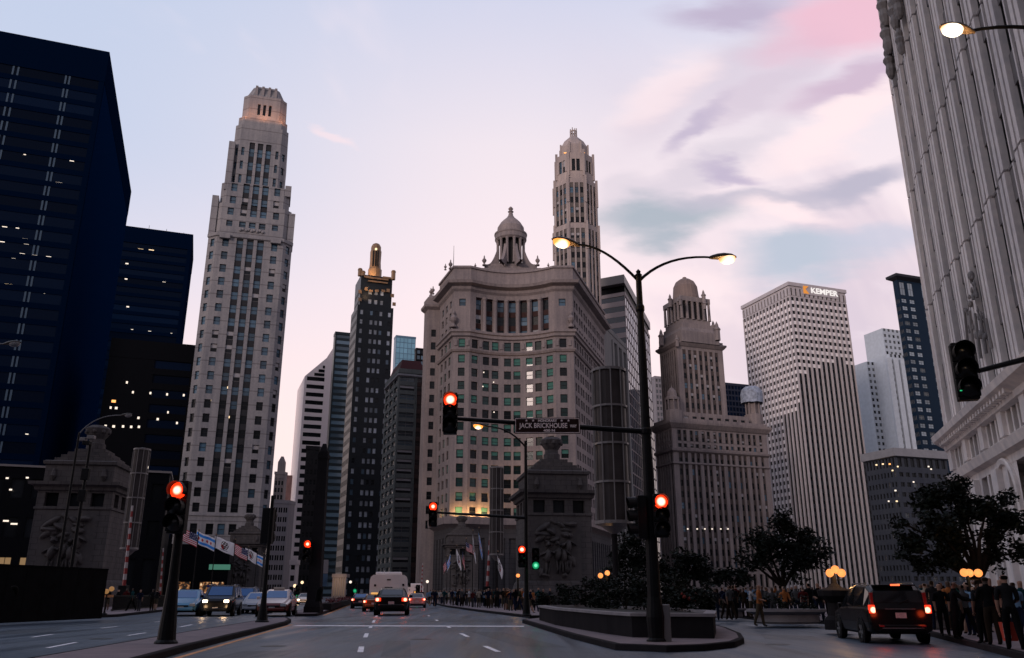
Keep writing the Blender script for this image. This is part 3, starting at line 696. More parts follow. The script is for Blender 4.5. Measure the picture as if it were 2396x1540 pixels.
# ------------------------------------------------------------------ black and gold tower (centre left)
def gold_tower():
    C = P3(841, 640, 330); Y0 = C.y; zt = C.z; Rr = along(C, GB, 924); L = along(C, GA, 826)
    r = thing('black_gold_tower', 'black stone tower with gilded trim and a golden pinnacle behind the avenue', 'skyscraper', (C.x, C.y, 0))
    zz = lambda py: ZP(py, Y0)
    mb = MB(); w = []; wd = (Rr - C).length
    zs = zz(712); n = int(zs / 4.05)
    fc = [(1.6, 'p'), (1.5, 'w'), (3.6, 'p'), (1.5, 'w'), (1.0, 'p'), (1.5, 'w'), (1.0, 'p'), (1.5, 'w'), (3.0, 'p'), (1.5, 'w'), (1.3, 'p')]
    rows = [(.8, 'b')] + [(2.0, 'w'), (2.05, 's')] * n
    for a, b, cc in ((L, C, [(1.2, 'p')] + [(1.4, 'w'), (1.5, 'p')] * 9), (C, Rr, fc)):
        facade(mb, w, [a, b], 0, zs, cc, rows, .25)
    shell(mb, L, C, Rr, zs)
    i = .45
    C2 = C + GB * .9 + GA * .6; R2 = Rr - GB * .9 + GA * .6; L2 = L + GB * .9 - GA * 1
    facade(mb, w, [L2, C2], zs, zt, [(1.2, 'p')] + [(1.4, 'w'), (1.5, 'p')] * 6, [(1, 'b')] + [(1.9, 'w'), (2, 's')] * 2 + [(4, 'b')], .25)
    facade(mb, w, [C2, R2], zs, zt, [(3.8, 'p'), (1.5, 'w'), (1.2, 'p'), (1.5, 'w'), (1.2, 'p'), (1.5, 'w'), (3.8, 'p')], [(1, 'b')] + [(1.9, 'w'), (2, 's')] * 2 + [(4, 'b')], .25)
    B2 = L2 + R2 - C2
    for a, b in ((R2, B2), (B2, L2)): mb.q([(a.x, a.y, zs), (b.x, b.y, zs), (b.x, b.y, zt), (a.x, a.y, zt)])
    mb.q([(p.x, p.y, zt) for p in (L2, C2, R2, B2)])
    mb.build('wall', mat('black_granite', (.007, .010, .014), .4, .25, var=.2), r)
    ang = math.atan2(GB.y, GB.x)
    def onf(px, py, wd_, ht, name='gilded_panel', o=.12):
        q = on_plane(px, py, C, nB); g = MB(); g.box(-wd_ / 2, wd_ / 2, -o - .15, .05, -ht / 2, ht / 2, 0, Matrix.Translation(q) @ Matrix.Rotation(ang, 4, 'Z')); g.build(name, M['gold'], r)
    onf(883, 652, 9.5, .7, 'gilded_band'); onf(884, 660, 8.5, .6, 'gilded_band'); onf(860, 648, 3, .8); onf(905, 650, 3.5, .8)
    for px in (868, 882, 897): onf(px, 681, 1.6, 1.0)
    for px, py in ((842, 683), (857, 676), (908, 680), (918, 692), (922, 712), (842, 701)): onf(px, py, 1.4, 1.5)
    for px, py, py0 in ((843, 627, 646), (921, 632, 655), (850, 633, 646)):
        q = P3(px, py, Y0 + 1.5); g = MB(); zb = ZP(py0, Y0 + 1.5); g.lathe([(.9, zb), (.9, q.z - 1.2), (1.1, q.z - 1), (.8, q.z - .3), (.05, q.z)], (q.x, q.y, 0), 8); g.build('corner_finial', M['gold'], r)
    q = P3(879, 600, Y0 + 9); Z = lambda py: ZP(py, Y0 + 9); g = MB()
    g.lathe([(3.0, zt), (3.0, Z(632)), (2.6, Z(630)), (2.4, Z(615)), (2.5, Z(590)), (2.2, Z(585)), (2.2, Z(579)), (1.6, Z(573)), (.8, Z(570.5)), (.02, Z(570))], (q.x, q.y, 0), 10)
    g.build('golden_pinnacle', M['gold'], r, smooth=False)
    for px in (873, 879, 885):
        f = P3(px, 607, Y0 + 6.35); b = MB(); b.box(f.x - .28, f.x + .28, f.y - .1, f.y + .3, Z(628), Z(592)); b.build('pinnacle_slot', M['black'], r)
    l = MB(); f = P3(880, 583, Y0 + 6.5); l.sphere(f, .55, 0, 8); l.build('beacon', l_warm, r)
    area_light('pinnacle_uplight', (q.x - 2, q.y - 6.5, zt + .5), (q.x, q.y, Z(600)), .6, 800, (1, .6, .25), r)
    area_light('parapet_uplight', (C.x + 5, C.y - 3, zt - 9), (C.x + 6, C.y + 2, zt - 2), .8, 400, (1, .62, .35), r)
    w = [(c, a, ww, hh, pick((6, 'barepale'), (2, 'pale'), (3, 'baremid'), (2.0, 'dark')), nm) for c, a, ww, hh, st, nm in w]
    finish_windows(r, w, ymax=1330)
gold_tower()

def simple_tower(name, label, cat, c, xl, xr, left, right, matw, ztop=None, la=None, ra=None, styles=((1, 'dark'),), lim=100, ymax=1400, parapet=1.2, pm=None, kw=None, name_w='window', capm=None, span=None):
    """box tower: c = (px, py, Y) of the near top corner, xl/xr the columns of its other two top corners"""
    C = P3(*c); la = la or GA; ra = ra or GB
    L = along(C, la, xl); Rr = along(C, ra, xr); zt = C.z
    r = thing(name, label, cat, (C.x, C.y, 0)); mb = MB(); w = []; kw = kw or {}
    for (a, b), s in (((L, C), left), ((C, Rr), right)):
        if s is None: mb.q([(a.x, a.y, 0), (b.x, b.y, 0), (b.x, b.y, zt), (a.x, a.y, zt)])
        else: facade(mb, w, [a, b], 0, zt, s[0], s[1], name=name_w, **kw)
    B = shell(mb, L, C, Rr, zt)
    mb.build('wall', [matw, span or matw], r)
    if parapet:
        p = MB(); cornice(p, [L, C, Rr, B], [(0, zt - .3), (.15, zt - .2), (.15, zt + parapet), (-.4, zt + parapet), (-.4, zt)], 0, True); p.build('parapet', pm or matw, r)
    w = [(c_, a, ww, hh, st or pick(*styles), nm) for c_, a, ww, hh, st, nm in w]
    if w: finish_windows(r, w, lim, ymax)
    return r, L, C, Rr, B, zt

def background_towers():
    # far white striped tower with a sloping top
    Y = 430.0; pk = mat('pink_white_panel', (.80, .70, .69), .6, .3); r = thing('striped_tower', 'white office tower with dark ribbon windows and a sloping roof, far down the avenue', 'skyscraper', (P3(740, 900, Y).x, Y, 0))
    a, b, c = P3(716, 880, Y), P3(764, 836, Y + 1), P3(784, 802, Y + 3); C = P3(764, 838, Y); a = C - GB * ((C - along(C, -GB, 717)).length); c = C + GB * 5.5
    c = along(C, GB, 783)
    zl, zh, zc = ZP(880, a.y), C.z, ZP(806, c.y); mb = MB(); w = []
    n = int(zl / 4.1)
    facade(mb, w, [a, C], 0, zl, [(1.6, 'p'), (12.5, 'w'), (.3, 'p')], [(2.0, 's'), (2.1, 'w')] * n, .4, style='bare', name='window_band')
    mb.q([(a.x, a.y, zl), (C.x, C.y, zl), (C.x, C.y, zh)])
    far = GA * 35
    mb.q([(C.x, C.y, 0), (c.x, c.y, 0), (c.x, c.y, zc), (C.x, C.y, zh)])
    for p, q, z1, z2 in ((c, c + far, zc, zc), (c + far, a + far, zc, zl), (a + far, a, zl, zl)): mb.q([(p.x, p.y, 0), (q.x, q.y, 0), (q.x, q.y, z2), (p.x, p.y, z1)])
    mb.q([(a.x, a.y, zl), (C.x, C.y, zh), (C.x + far.x, C.y + far.y, zh), (a.x + far.x, a.y + far.y, zl)]); mb.q([(C.x, C.y, zh), (c.x, c.y, zc), (c.x + far.x, c.y + far.y, zc), (C.x + far.x, C.y + far.y, zh)])
    mb.build('wall', pk, r)
    for k in range(3):
        t = .35 + .2 * k; st = MB(); z = zl + (zh - zl) * t - 3.2; p = a.lerp(C, t + .1); q = C - GB * .5; p = p + nB * .12; q = q + nB * .12
        st.q([(p.x, p.y, z), (q.x, q.y, z), (q.x, q.y, z + 1.6), (p.x, p.y, z + 1.6)]); st.q([(p.x + .3, p.y + .3, z), (p.x, p.y, z), (p.x, p.y, z + 1.6), (p.x + .3, p.y + .3, z + 1.6)]); st.build('window_band', g_dark, r)
    finish_windows(r, w)
    # dark teal slab beside the black-gold tower
    simple_tower('teal_slab_tower', 'dark teal glass slab squeezed between the striped tower and the black and gold one', 'office tower', (785, 781, 400), 781, 832,
                 None, ([(.8, 'p'), (12, 'w')], [(1.6, 's'), (2.4, 'w')] * 40), mat('teal_cladding', (.006, .014, .02), .4, .3), styles=((1, 'baremid'),), name_w='window_band', kw=dict(dw=.25), ymax=900)
    # blue glass block
    simple_tower('blue_glass_tower', 'bright blue glass block far behind, right of the black and gold tower', 'office tower', (927, 788, 560), 922, 973,
                 None, ([(.3, 'p')] + [(2.6, 'w'), (.3, 'p')] * 5, [(.4, 's'), (3.2, 'w')] * 44), mat('blue_cladding', (.08, .16, .24), .4, .4), styles=((1, 'sky'),), kw=dict(dw=.1), ymax=880)
    simple_tower('dark_block', 'small dark office block far behind, between the blue block and the curved building', 'office block', (974, 818, 520), 970, 1004,
                 None, ([(1, 'p')] + [(2.6, 'w'), (1, 'p')] * 3, [(1.2, 's'), (2.4, 'w')] * 40), M['bronze'], styles=((2, 'baremid'), (1, 'bare')), kw=dict(dw=.1), ymax=860)
    # brown flats with bay windows and a dark red roof
    r, L, C, Rr, B, zt = simple_tower('brown_flats', 'beige and brown apartment tower with a dark red roof, left of the curved building', 'apartment building', (934, 870, 262), 902, 1000,
                 ([(.8, 'p'), (2.2, 'w'), (.8, 'p'), (2.2, 'w'), (1, 'p'), (2.2, 'w'), (1, 'p')], [(5, 'b')] + [(1.9, 'w'), (1.5, 's')] * 22), ([(.5, 'p'), (5.4, 'w'), (.5, 'p'), (.3, 'P'), (3.4, 's', 'brownw'), (.3, 'P')], [(5, 'b')] + [(1.9, 'w'), (1.5, 's')] * 22), stone('beige_concrete', (.13, .138, .128), 0, 0, .2),
                 styles=((3, 'bluegrey'), (1, 'paleh')), kw=dict(dw=.35, ds=.2, out=.25, span=1), span=mat('brown_panel', (.05, .028, .025), .7, .2))
    rf = MB(); ins = [L + (C - L) * .15 + (Rr - C) * .1, C + (L - C) * .1 + (Rr - C) * .1, Rr - (Rr - C) * .15 + (L - C) * .1, B + (C - B) * .15]
    cen = (L + Rr) / 2
    rf.frustum([p.lerp(cen, .12) for p in (L, C, Rr, B)], zt + 1.3, [p.lerp(cen, .35) for p in (L, C, Rr, B)], zt + 5.2); rf.build('roof', M['red_roof'], r)
    c = MB(); cornice(c, [L, C, Rr], [(0, zt - 1.6), (.5, zt - 1.2), (.5, zt - .7), (0, zt - .5)]); c.build('cornice', M['limestone'], r)
    # slim octagonal tower
    Y = 262.0; Z = lambda py: ZP(py, Y); cx = P3(1350, 640, Y).x; r = thing('octagonal_tower', 'slim grey terracotta tower with an open lantern crown rising behind the curved building', 'skyscraper', (cx, Y, 0))
    def scale(py): return 1950 / (Y * cP + (Z(py) - EYE) * sP)
    def oc(R, turn=0): return [Vector((cx + R * math.cos(rad(-157.5 + 45 * k + turn)), Y + R * math.sin(rad(-157.5 + 45 * k + turn)), 0)) for k in range(8)]
    mb = MB(); w = []; tiers = [(0, 545, 51), (545, 440, 48.5), (440, 378, 42.5)]
    zb = 0
    for k, (p0, p1, hw) in enumerate(tiers):
        za = 0 if k == 0 else Z(p0); z1 = Z(p1); R = hw / scale(p1) / math.cos(rad(22.5)); O = oc(R); n = max(2, int((z1 - za) / 3.6))
        sd = 2 * R * math.sin(rad(22.5))
        for j in range(8):
            a, b = O[j], O[(j + 1) % 8]
            if j in (0, 1, 2, 3):
                if k < 2: facade(mb, w, [a, b], za, z1, [(.45, 'P'), (.8, 's'), (.35, 'P'), (.8, 's'), (.35, 'P'), (.8, 's'), (.45, 'P')], [(.5, 'b')] + [(2.0, 'w'), (1.5, 's')] * n + [(1.5, 'b')], .35, .2, .15, 0, 1)
                else: facade(mb, w, [a, b], za, z1, [(.8, 'P'), (.75, 'w'), (.25, 'p'), (.75, 'w'), (.8, 'P')], [(3, 'b'), (4.2, 'w'), (2.2, 'b')], .3, .2, .2, 0, 1)
            else: mb.q([(a.x, a.y, za), (b.x, b.y, za), (b.x, b.y, z1), (a.x, a.y, z1)])
        mb.q([(p.x, p.y, z1) for p in O])
        for p in O: mb.box(p.x - .4, p.x + .4, p.y - .4, p.y + .4, max(za, z1 - 9), z1 + 1.1)
    mb.build('wall', [M['mather'], mat('shaft_spandrel', (.12, .105, .1), .7, .2)], r)
    c = MB(); O = oc(31 / scale(360) / .924)
    c.prism(O, Z(378), Z(352)); c.frustum(O, Z(352), oc(24 / scale(340)), Z(336)); c.frustum(oc(24 / scale(340)), Z(336), oc(11 / scale(320)), Z(324), cap=True)
    for p in oc(34 / scale(350)): c.box(p.x - .3, p.x + .3, p.y - .3, p.y + .3, Z(378), Z(347))
    c.build('crown', M['mather'], r)
    for s in (-1, 1):
        p = P3(1344 + s * 17, 364, Y - 31 / scale(360) - .1); o = MB(); o.box(p.x - 1.1, p.x + 1.1, p.y, p.y + .5, p.z - .9, p.z + .8); o.build('crown_opening', g_dark, r)
        o = MB(); o.box(p.x - 1.1, p.x + 1.1, p.y, p.y + .4, p.z + .8, p.z + 1.2); o.build('crown_lamp', l_orange, r)
    ln = MB(); R = 7.5 / scale(315)
    for k in range(8):
        a_ = rad(22.5 + 45 * k); ln.tube([(cx + R * math.cos(a_), Y + R * math.sin(a_), Z(326)), (cx + R * math.cos(a_), Y + R * math.sin(a_), Z(302 if k % 2 else 304))], [.28, .16], 5)
    ln.lathe([(R * .75, Z(326)), (R * 1.1, Z(324)), (R * 1.1, Z(321)), (R * .8, Z(320))], (cx, Y, 0), 8); ln.lathe([(R * 1.15, Z(311)), (R * 1.15, Z(308)), (R * .9, Z(308)), (R * .9, Z(311)), (R * 1.15, Z(311))], (cx, Y, 0), 8)
    ln.build('lantern', M['mather'], r)
    w = [(c_, a, ww, hh, pick((4, 'dark'), (2, 'blue'), (.6, 'paleh')), nm) for c_, a, ww, hh, st, nm in w]; finish_windows(r, w, ymax=700)
    # banded glass tower right of it
    r, L, C, Rr, B, zt = simple_tower('banded_glass_tower', 'dark glass tower with pale bands on its left face, behind the tall street lamp', 'office tower', (1462, 690, 292), 1404, 1520,
                 ([(.3, 'p'), (12, 'w', 'bandblue'), (.3, 'p')], [(2.0, 's'), (2.2, 'w')] * 26), ([(.2, 'p')] + [(1.5, 'w', 'mirror'), (.15, 'p')] * 16, [(.5, 's'), (3.7, 'w')] * 26), mat('pink_grey_band', (.30, .25, .25), .6, .3), la=az(-62), ra=az(18), kw=dict(dw=.12), ymax=1150)
    # penthouse
    p = MB(); cen = (L + Rr) / 2
    Q = [x.lerp(cen, .04) for x in (L, C, Rr, B)]; p.prism(Q, zt, zt + 4.2); p.build('penthouse', M['bronze'], r)
    p = MB(); Q = [x.lerp(cen, -.06) for x in (L, C, Rr, B)]; p.prism(Q, zt + 4.2, zt + 7.5, bottom=True); p.build('roof_slab', M['steel'], r)
    # grey building with ribs behind the glass lantern
    r, L, C, Rr, B, zt = simple_tower('ribbed_building', 'plain grey stone building with vertical ribs behind the glass lantern', 'office building', (1408, 758, 226), 1396, 1466,
                 None, ([(3.4, 'p'), (.6, 'P'), (1.2, 's'), (.6, 'P'), (1.2, 's'), (.6, 'P'), (1.2, 's'), (.6, 'P')], [(60, 'ss'), (1.5, 'b')]), stone('grey_ribbed_stone', (.21, .20, .19), 0, 0, .15), la=az(-20), ra=az(22), kw=dict(ds=.5, out=.3))
    # dark block and far spires in the street gap
    simple_tower('white_office_block', 'small white office block with regular windows far down the left kerb', 'office building', (676, 1178, 330), 640, 690,
                 ([(.6, 'p')] + [(1.3, 'w'), (.5, 'p'), (1.3, 'w'), (1, 'p')] * 3, [(3, 'b')] + [(2.2, 'w'), (1.9, 's')] * 9), None, stone('white_brick', (.36, .32, .32), 0, 0, .1), la=-az(72), ra=az(14), kw=dict(dw=.2), styles=((1, 'dark'),))
    r = simple_tower('old_spire_building', 'narrow stepped stone tower far down the street, right of the pale setback tower', 'skyscraper', (667, 1110, 420), 643, 672,
                 ([(.8, 'P'), (1.5, 's'), (.8, 'P'), (1.5, 's'), (.8, 'P'), (1.5, 's'), (.8, 'P')], [(.5, 'b')] + [(2.2, 'w'), (1.4, 's')] * 16 + [(2, 'b')]), None, M['mather'], la=-az(72), ra=az(14), kw=dict(dw=.3, ds=.2, out=.2), styles=((1, 'dark'),))
    rt, L, C, Rr, B, zt = r; t = MB(); cen = (L + Rr) / 2; Q = [x.lerp(cen, .35) for x in (L, C, Rr, B)]; t.prism(Q, zt, zt + 6); t.frustum(Q, zt + 6, [x.lerp(cen, .8) for x in (L, C, Rr, B)], zt + 9); t.build('crown', M['mather'], rt)
    simple_tower('brown_block', 'brown brick block far down the street beside the striped tower', 'office block', (686, 1118, 450), 668, 700, None, None, mat('brown_brick', (.16, .10, .10), .8, .1, var=.2), la=-az(72), ra=az(14))
    simple_tower('white_corner_tower', 'pale narrow tower with dark corner windows in front of the striped tower', 'office tower', (693, 1320, 260), 679, 700, ([(.5, 'p'), (2, 'w'), (.5, 'p')], [(1.6, 's'), (1.6, 'w')] * 3), None, pk, la=-az(72), ra=az(14), kw=dict(dw=.2))
    simple_tower('dark_slab', 'dark narrow slab building standing against the striped tower', 'office building', (747, 1052, 300), 717, 752, ([(.6, 'p')] + [(1, 'w'), (.5, 'p')] * 3, [(2, 's'), (1.8, 'w')] * 14), None, mat('dark_stone_slab', (.03, .027, .028), .7, .15, var=.2), la=-az(70), ra=az(14), kw=dict(dw=.15))
    # colonnade low building at the left kerb far away
    simple_tower('low_stone_hall', 'low dark stone hall with a cornice on the far left kerb', 'building', (634, 1336, 190), 690, 700, None, None, M['concrete_dark'], la=az(-8), ra=az(82)) if False else None

def jewel_tower():
    Y = 300.0; C = P3(1571, 985, Y); zl = C.z; L = along(C, GA, 1532); Rr = along(C, GB, 1792)
    r = thing('domed_tower', 'rosy terracotta office tower with a columned belvedere and dome, left of the white grid tower', 'skyscraper', (C.x, C.y, 0)); Z = lambda py, y=Y: ZP(py, y)
    mb = MB(); w = []
    nb = 15
    fc = [(2.4, 'p')] + [(1.5, 's'), (.9, 'P'), (1.5, 's'), (1.5, 'P')] * (nb // 2) + [(1.5, 's'), (2.4, 'p')]
    lc = [(1.6, 'p')] + [(1.5, 's'), (1.0, 'P')] * 5 + [(1.5, 's'), (1.6, 'p')]
    zc = Z(1052); n = int((zc - 12) / 3.75)
    rows = [(3.2, 'b'), (4.2, 'w'), (2, 'b')] + [(2.1, 'w'), (1.65, 's')] * n + [(.8, 'b')]
    for pts, cc in (([L, C], lc), ([C, Rr], fc)):
        facade(mb, w, pts, 0, zc, cc, rows, .4, .25, .3, 0, 1)
        facade(mb, w, pts, zc, zl - 2, cc, [(1.6, 'b'), (2, 'w'), (1.3, 'b'), (2.1, 'w'), (1.5, 's'), (2.1, 'w'), (1.5, 'b')], .4, .2, .2, 0, 1)
        P_ = pts
        mb.q([(P_[0].x, P_[0].y, zl - 2), (P_[1].x, P_[1].y, zl - 2), (P_[1].x, P_[1].y, zl), (P_[0].x, P_[0].y, zl)])
    B = shell(mb, L, C, Rr, zl)
    mb.build('wall', [M['jewel'], mat('jewel_spandrel', (.075, .06, .058), .8, .2)], r)
    def mould(nm, prof, pts, closed=False): m_ = MB(); cornice(m_, pts, prof, 0, closed); m_.build(nm, M['jewel'], r)
    mould('cornice', [(0, zc - .9), (.9, zc - .3), (1.0, zc + .4), (0, zc + .6)], [L, C, Rr]); mould('cornice', [(0, zc - 5.2), (.6, zc - 4.9), (.6, zc - 4.4), (0, zc - 4.2)], [L, C, Rr])
    mould('main_cornice', [(0, zl - 2.6), (.5, zl - 2.2), (1.6, zl - .8), (1.7, zl), (.2, zl + .3), (.2, zl + 1.4), (-.3, zl + 1.4), (-.3, zl)], [L, C, Rr, B], True)
    # attic storey set back
    z2 = Z(958); cen = (C + Rr) / 2; a0 = C + GB * 5.5 + GA * 2; a1 = Rr - GB * 6 + GA * 2; at = MB(); wa = []
    facade(at, wa, [a0, a1], zl, z2, [(.8, 'p')] + [(1.2, 'w'), (1.1, 'p')] * 8, [(1, 'b'), (1.8, 'w'), (1.5, 'b')], .3)
    at.q([(a0.x, a0.y, z2), (a1.x, a1.y, z2), (a1.x + GA.x * 12, a1.y + GA.y * 12, z2), (a0.x + GA.x * 12, a0.y + GA.y * 12, z2)])
    for p, q in ((a1, a1 + GA * 12), (a0 + GA * 12, a0)): at.q([(p.x, p.y, zl), (q.x, q.y, zl), (q.x, q.y, z2), (p.x, p.y, z2)])
    at.build('attic', M['jewel'], r); w += wa
    # tower
    Yt = Y + 6; T0 = P3(1583, 800, Yt); zt = ZP(800, T0.y); T1 = along(T0, GB, 1690); TL = along(T0, GA, 1543)
    tm = MB(); wt = []; n = int((zt - zl - 3) / 3.7)
    tf = [(1.8, 'p')] + [(1.15, 's'), (.7, 'P')] * 6 + [(1.15, 's'), (1.8, 'p')]
    for pts in ([TL, T0], [T0, T1]): facade(tm, wt, pts, zl, zt, tf, [(2.5, 'b')] + [(2.1, 'w'), (1.6, 's')] * n + [(2.6, 'b')], .35, .2, .15, 0, 1)
    TB = TL + T1 - T0
    for p, q in ((T1, TB), (TB, TL)): tm.q([(p.x, p.y, zl), (q.x, q.y, zl), (q.x, q.y, zt), (p.x, p.y, zt)])
    tm.q([(p.x, p.y, zt) for p in (TL, T0, T1, TB)])
    tm.build('tower', [M['jewel'], MATS['jewel_spandrel']], r); w += wt
    mould('cornice', [(0, zt - 1.6), (.4, zt - 1.3), (1.2, zt - .3), (1.2, zt + .3), (.2, zt + .5), (.2, zt + 1.5), (-.4, zt + 1.5), (-.4, zt)], [TL, T0, T1, TB], True)
    cc = (TL + T1) / 2; bv = MB(); Yc = cc.y; sc = 1950 / (Yc * cP + ZP(720, Yc) * sP); cx, cy = P3(1606, 720, Yc).x, Yc
    def sq(h, turn=20): return [Vector((cx + h * math.sqrt(2) * math.cos(rad(225 + 90 * k + turn)), cy + h * math.sqrt(2) * math.sin(rad(225 + 90 * k + turn)), 0)) for k in range(4)]
    h0 = 37 / sc; ZP_ = ZP; ZB = lambda py, y: ZP_(py, y - h0 * 1.15)
    bv.prism(sq(h0 * 1.34), zt, ZB(778, Yc)); bv.frustum(sq(h0 * 1.26), ZB(778, Yc), sq(h0 * 1.16), ZB(768, Yc)); bv.prism(sq(h0 * 1.1), ZB(768, Yc), ZB(757, Yc)); bv.prism(sq(h0), ZB(757, Yc), ZB(746, Yc)); bv.prism(sq(h0 * .82), ZB(746, Yc), ZB(700, Yc)); bv.prism(sq(h0 * 1.06), ZB(704, Yc), ZB(694, Yc), bottom=True); bv.prism(sq(h0 * .85), ZB(694, Yc), ZB(690, Yc))
    bv.build('belvedere', M['jewel'], r)
    q4 = sq(h0 * .98)
    for k in range(4):
        for j in range(5):
            p = q4[k].lerp(q4[(k + 1) % 4], j / 5); c = MB(); c.lathe([(.75, ZB(746, Yc)), (.6, ZB(743, Yc)), (.5, ZB(708, Yc)), (.75, ZB(704, Yc))], (p.x, p.y, 0), 8); c.build('column', M['jewel'], r)
    dk = MB(); dk.prism(sq(h0 * .835), ZB(741, Yc), ZB(708, Yc), cap=False); dk.build('belvedere_window', glass('jewel_dark_glass', (.03, .028, .03)), r)
    dm = MB(); R0 = 31 / sc; dm.lathe([(R0, ZB(692, Yc)), (R0, ZB(686, Yc)), (R0 * .97, ZB(681, Yc)), (R0 * .9, ZP(674, Yc)), (R0 * .7, ZP(662, Yc)), (R0 * .4, ZP(655.5, Yc)), (R0 * .15, ZP(653, Yc)), (R0 * .15, ZP(650, Yc)), (.02, ZP(648, Yc))], (cx, cy, 0), 20); dm.build('dome', stone('dome_terracotta', (.22, .165, .145), 0, 0, .2), r, smooth=False)
    def spire(px, py, y, s):
        p = P3(px, py, y); m_ = MB(); m_.lathe([(s, -7 * s), (s, -3.4 * s), (1.25 * s, -3.2 * s), (1.25 * s, -2.8 * s), (.7 * s, -2.2 * s), (.55 * s, -1.2 * s), (.02, 0)], p, 8); m_.build('pinnacle', M['jewel'], r)
    for px, py, dy, s in ((1546, 770, 14, 1.0), (1676, 752, 4, 1.1), (1567, 688, 12, .8), (1645, 678, 10, .8), (1591, 690, 3, .6), (1583, 783, 5, .7), (1668, 750, 14, .8), (1648, 700, 6, .6)): spire(px, py, Y + dy, s)
    # corner pavilions of the lower block
    for px, wrap in ((1573, False), (1760, True)):
        y = Y + (2 if not wrap else 20); p = P3(px, 940, y); z = ZP(962 if not wrap else 972, y); k = 1950 / (y * cP + z * sP); R0 = 16 / k
        pv = MB(); pv.lathe([(R0 * 1.3, zl), (R0 * 1.3, z), (R0, z + .3), (R0 * .75, z + .4), (R0 * .75, ZP(938, y)), (R0 * 1.1, ZP(937, y)), (R0 * 1.1, ZP(931, y)), (R0 * .8, ZP(929, y)), (R0 * .7, ZP(918, y)), (R0 * .35, ZP(910, y)), (.2, ZP(907, y)), (.02, ZP(900, y))], (p.x, p.y, 0), 12)
        pv.build('corner_pavilion', M['jewel'], r)
        for j in range(8):
            a_ = rad(45 * j); c = MB(); c.tube([(p.x + R0 * math.cos(a_), p.y + R0 * math.sin(a_), z), (p.x + R0 * math.cos(a_), p.y + R0 * math.sin(a_), ZP(937, y))], .32, 6); c.build('pavilion_column', M['jewel'], r)
        if wrap:
            sw = MB(); rows = []; rr = random.Random(3)
            for i in range(9):
                ph = math.pi * (i / 8) * .62; zc_ = ZP(905, y) - (1 - math.cos(ph)) * 22 / k * 1.35
                R1 = (6 + 19 * math.sin(min(ph * 1.35, math.pi / 2))) / k
                rows.append([Vector((p.x + R1 * (1 + rr.uniform(-.06, .06)) * math.cos(2 * math.pi * j / 18), p.y + R1 * (1 + rr.uniform(-.06, .06)) * math.sin(2 * math.pi * j / 18), zc_ + rr.uniform(-.2, .2))) for j in range(18)])
            sw.grid(rows, 0, True); sw.q(rows[0]); o = sw.build('scaffold_sheeting', mat('blue_white_sheeting', (.26, .30, .38), .6, .3, var=.35, vscale=1.1), r)
    w = [(c_, a, ww, hh, st or pick((6, 'dark'), (1.2, 'paleh'), (1, 'blue')), nm) for c_, a, ww, hh, st, nm in w]; finish_windows(r, w, ymax=1330)
    l = MB(); q = on_plane(1665, 1380, C, nB)
    for px in (1568, 1590, 1608, 1625, 1645, 1662):
        q = on_plane(px + 40, 1238, C, nB) + nB * .35; l = MB(); l.box(q.x - .25, q.x + .25, q.y - .1, q.y + .1, q.z - .2, q.z + .2); l.build('room_lamp', l_white, r)
jewel_tower()
S['sky'] = ('bare', [glass('sky_blue_glass', (.16, .34, .46), .15, .5, .15), f_dark, b_pale])
S['bandblue'] = ('bare', [glass('band_navy_glass', (.012, .025, .05), .15, .5, .3), f_dark, b_pale])
S['mirror'] = ('bare', [glass('mirror_glass', (.10, .125, .15), .05, .8, .85, .6), f_dark, b_pale])
S['bluegrey'] = ('mull', [glass('bluegrey_glass', (.05, .07, .085), .15, .5, .5), f_lite, b_pale])
S['brownw'] = ('mull', [glass('brown_glass', (.035, .025, .025), .15, .3, .5), f_dark, b_pale])
background_towers()

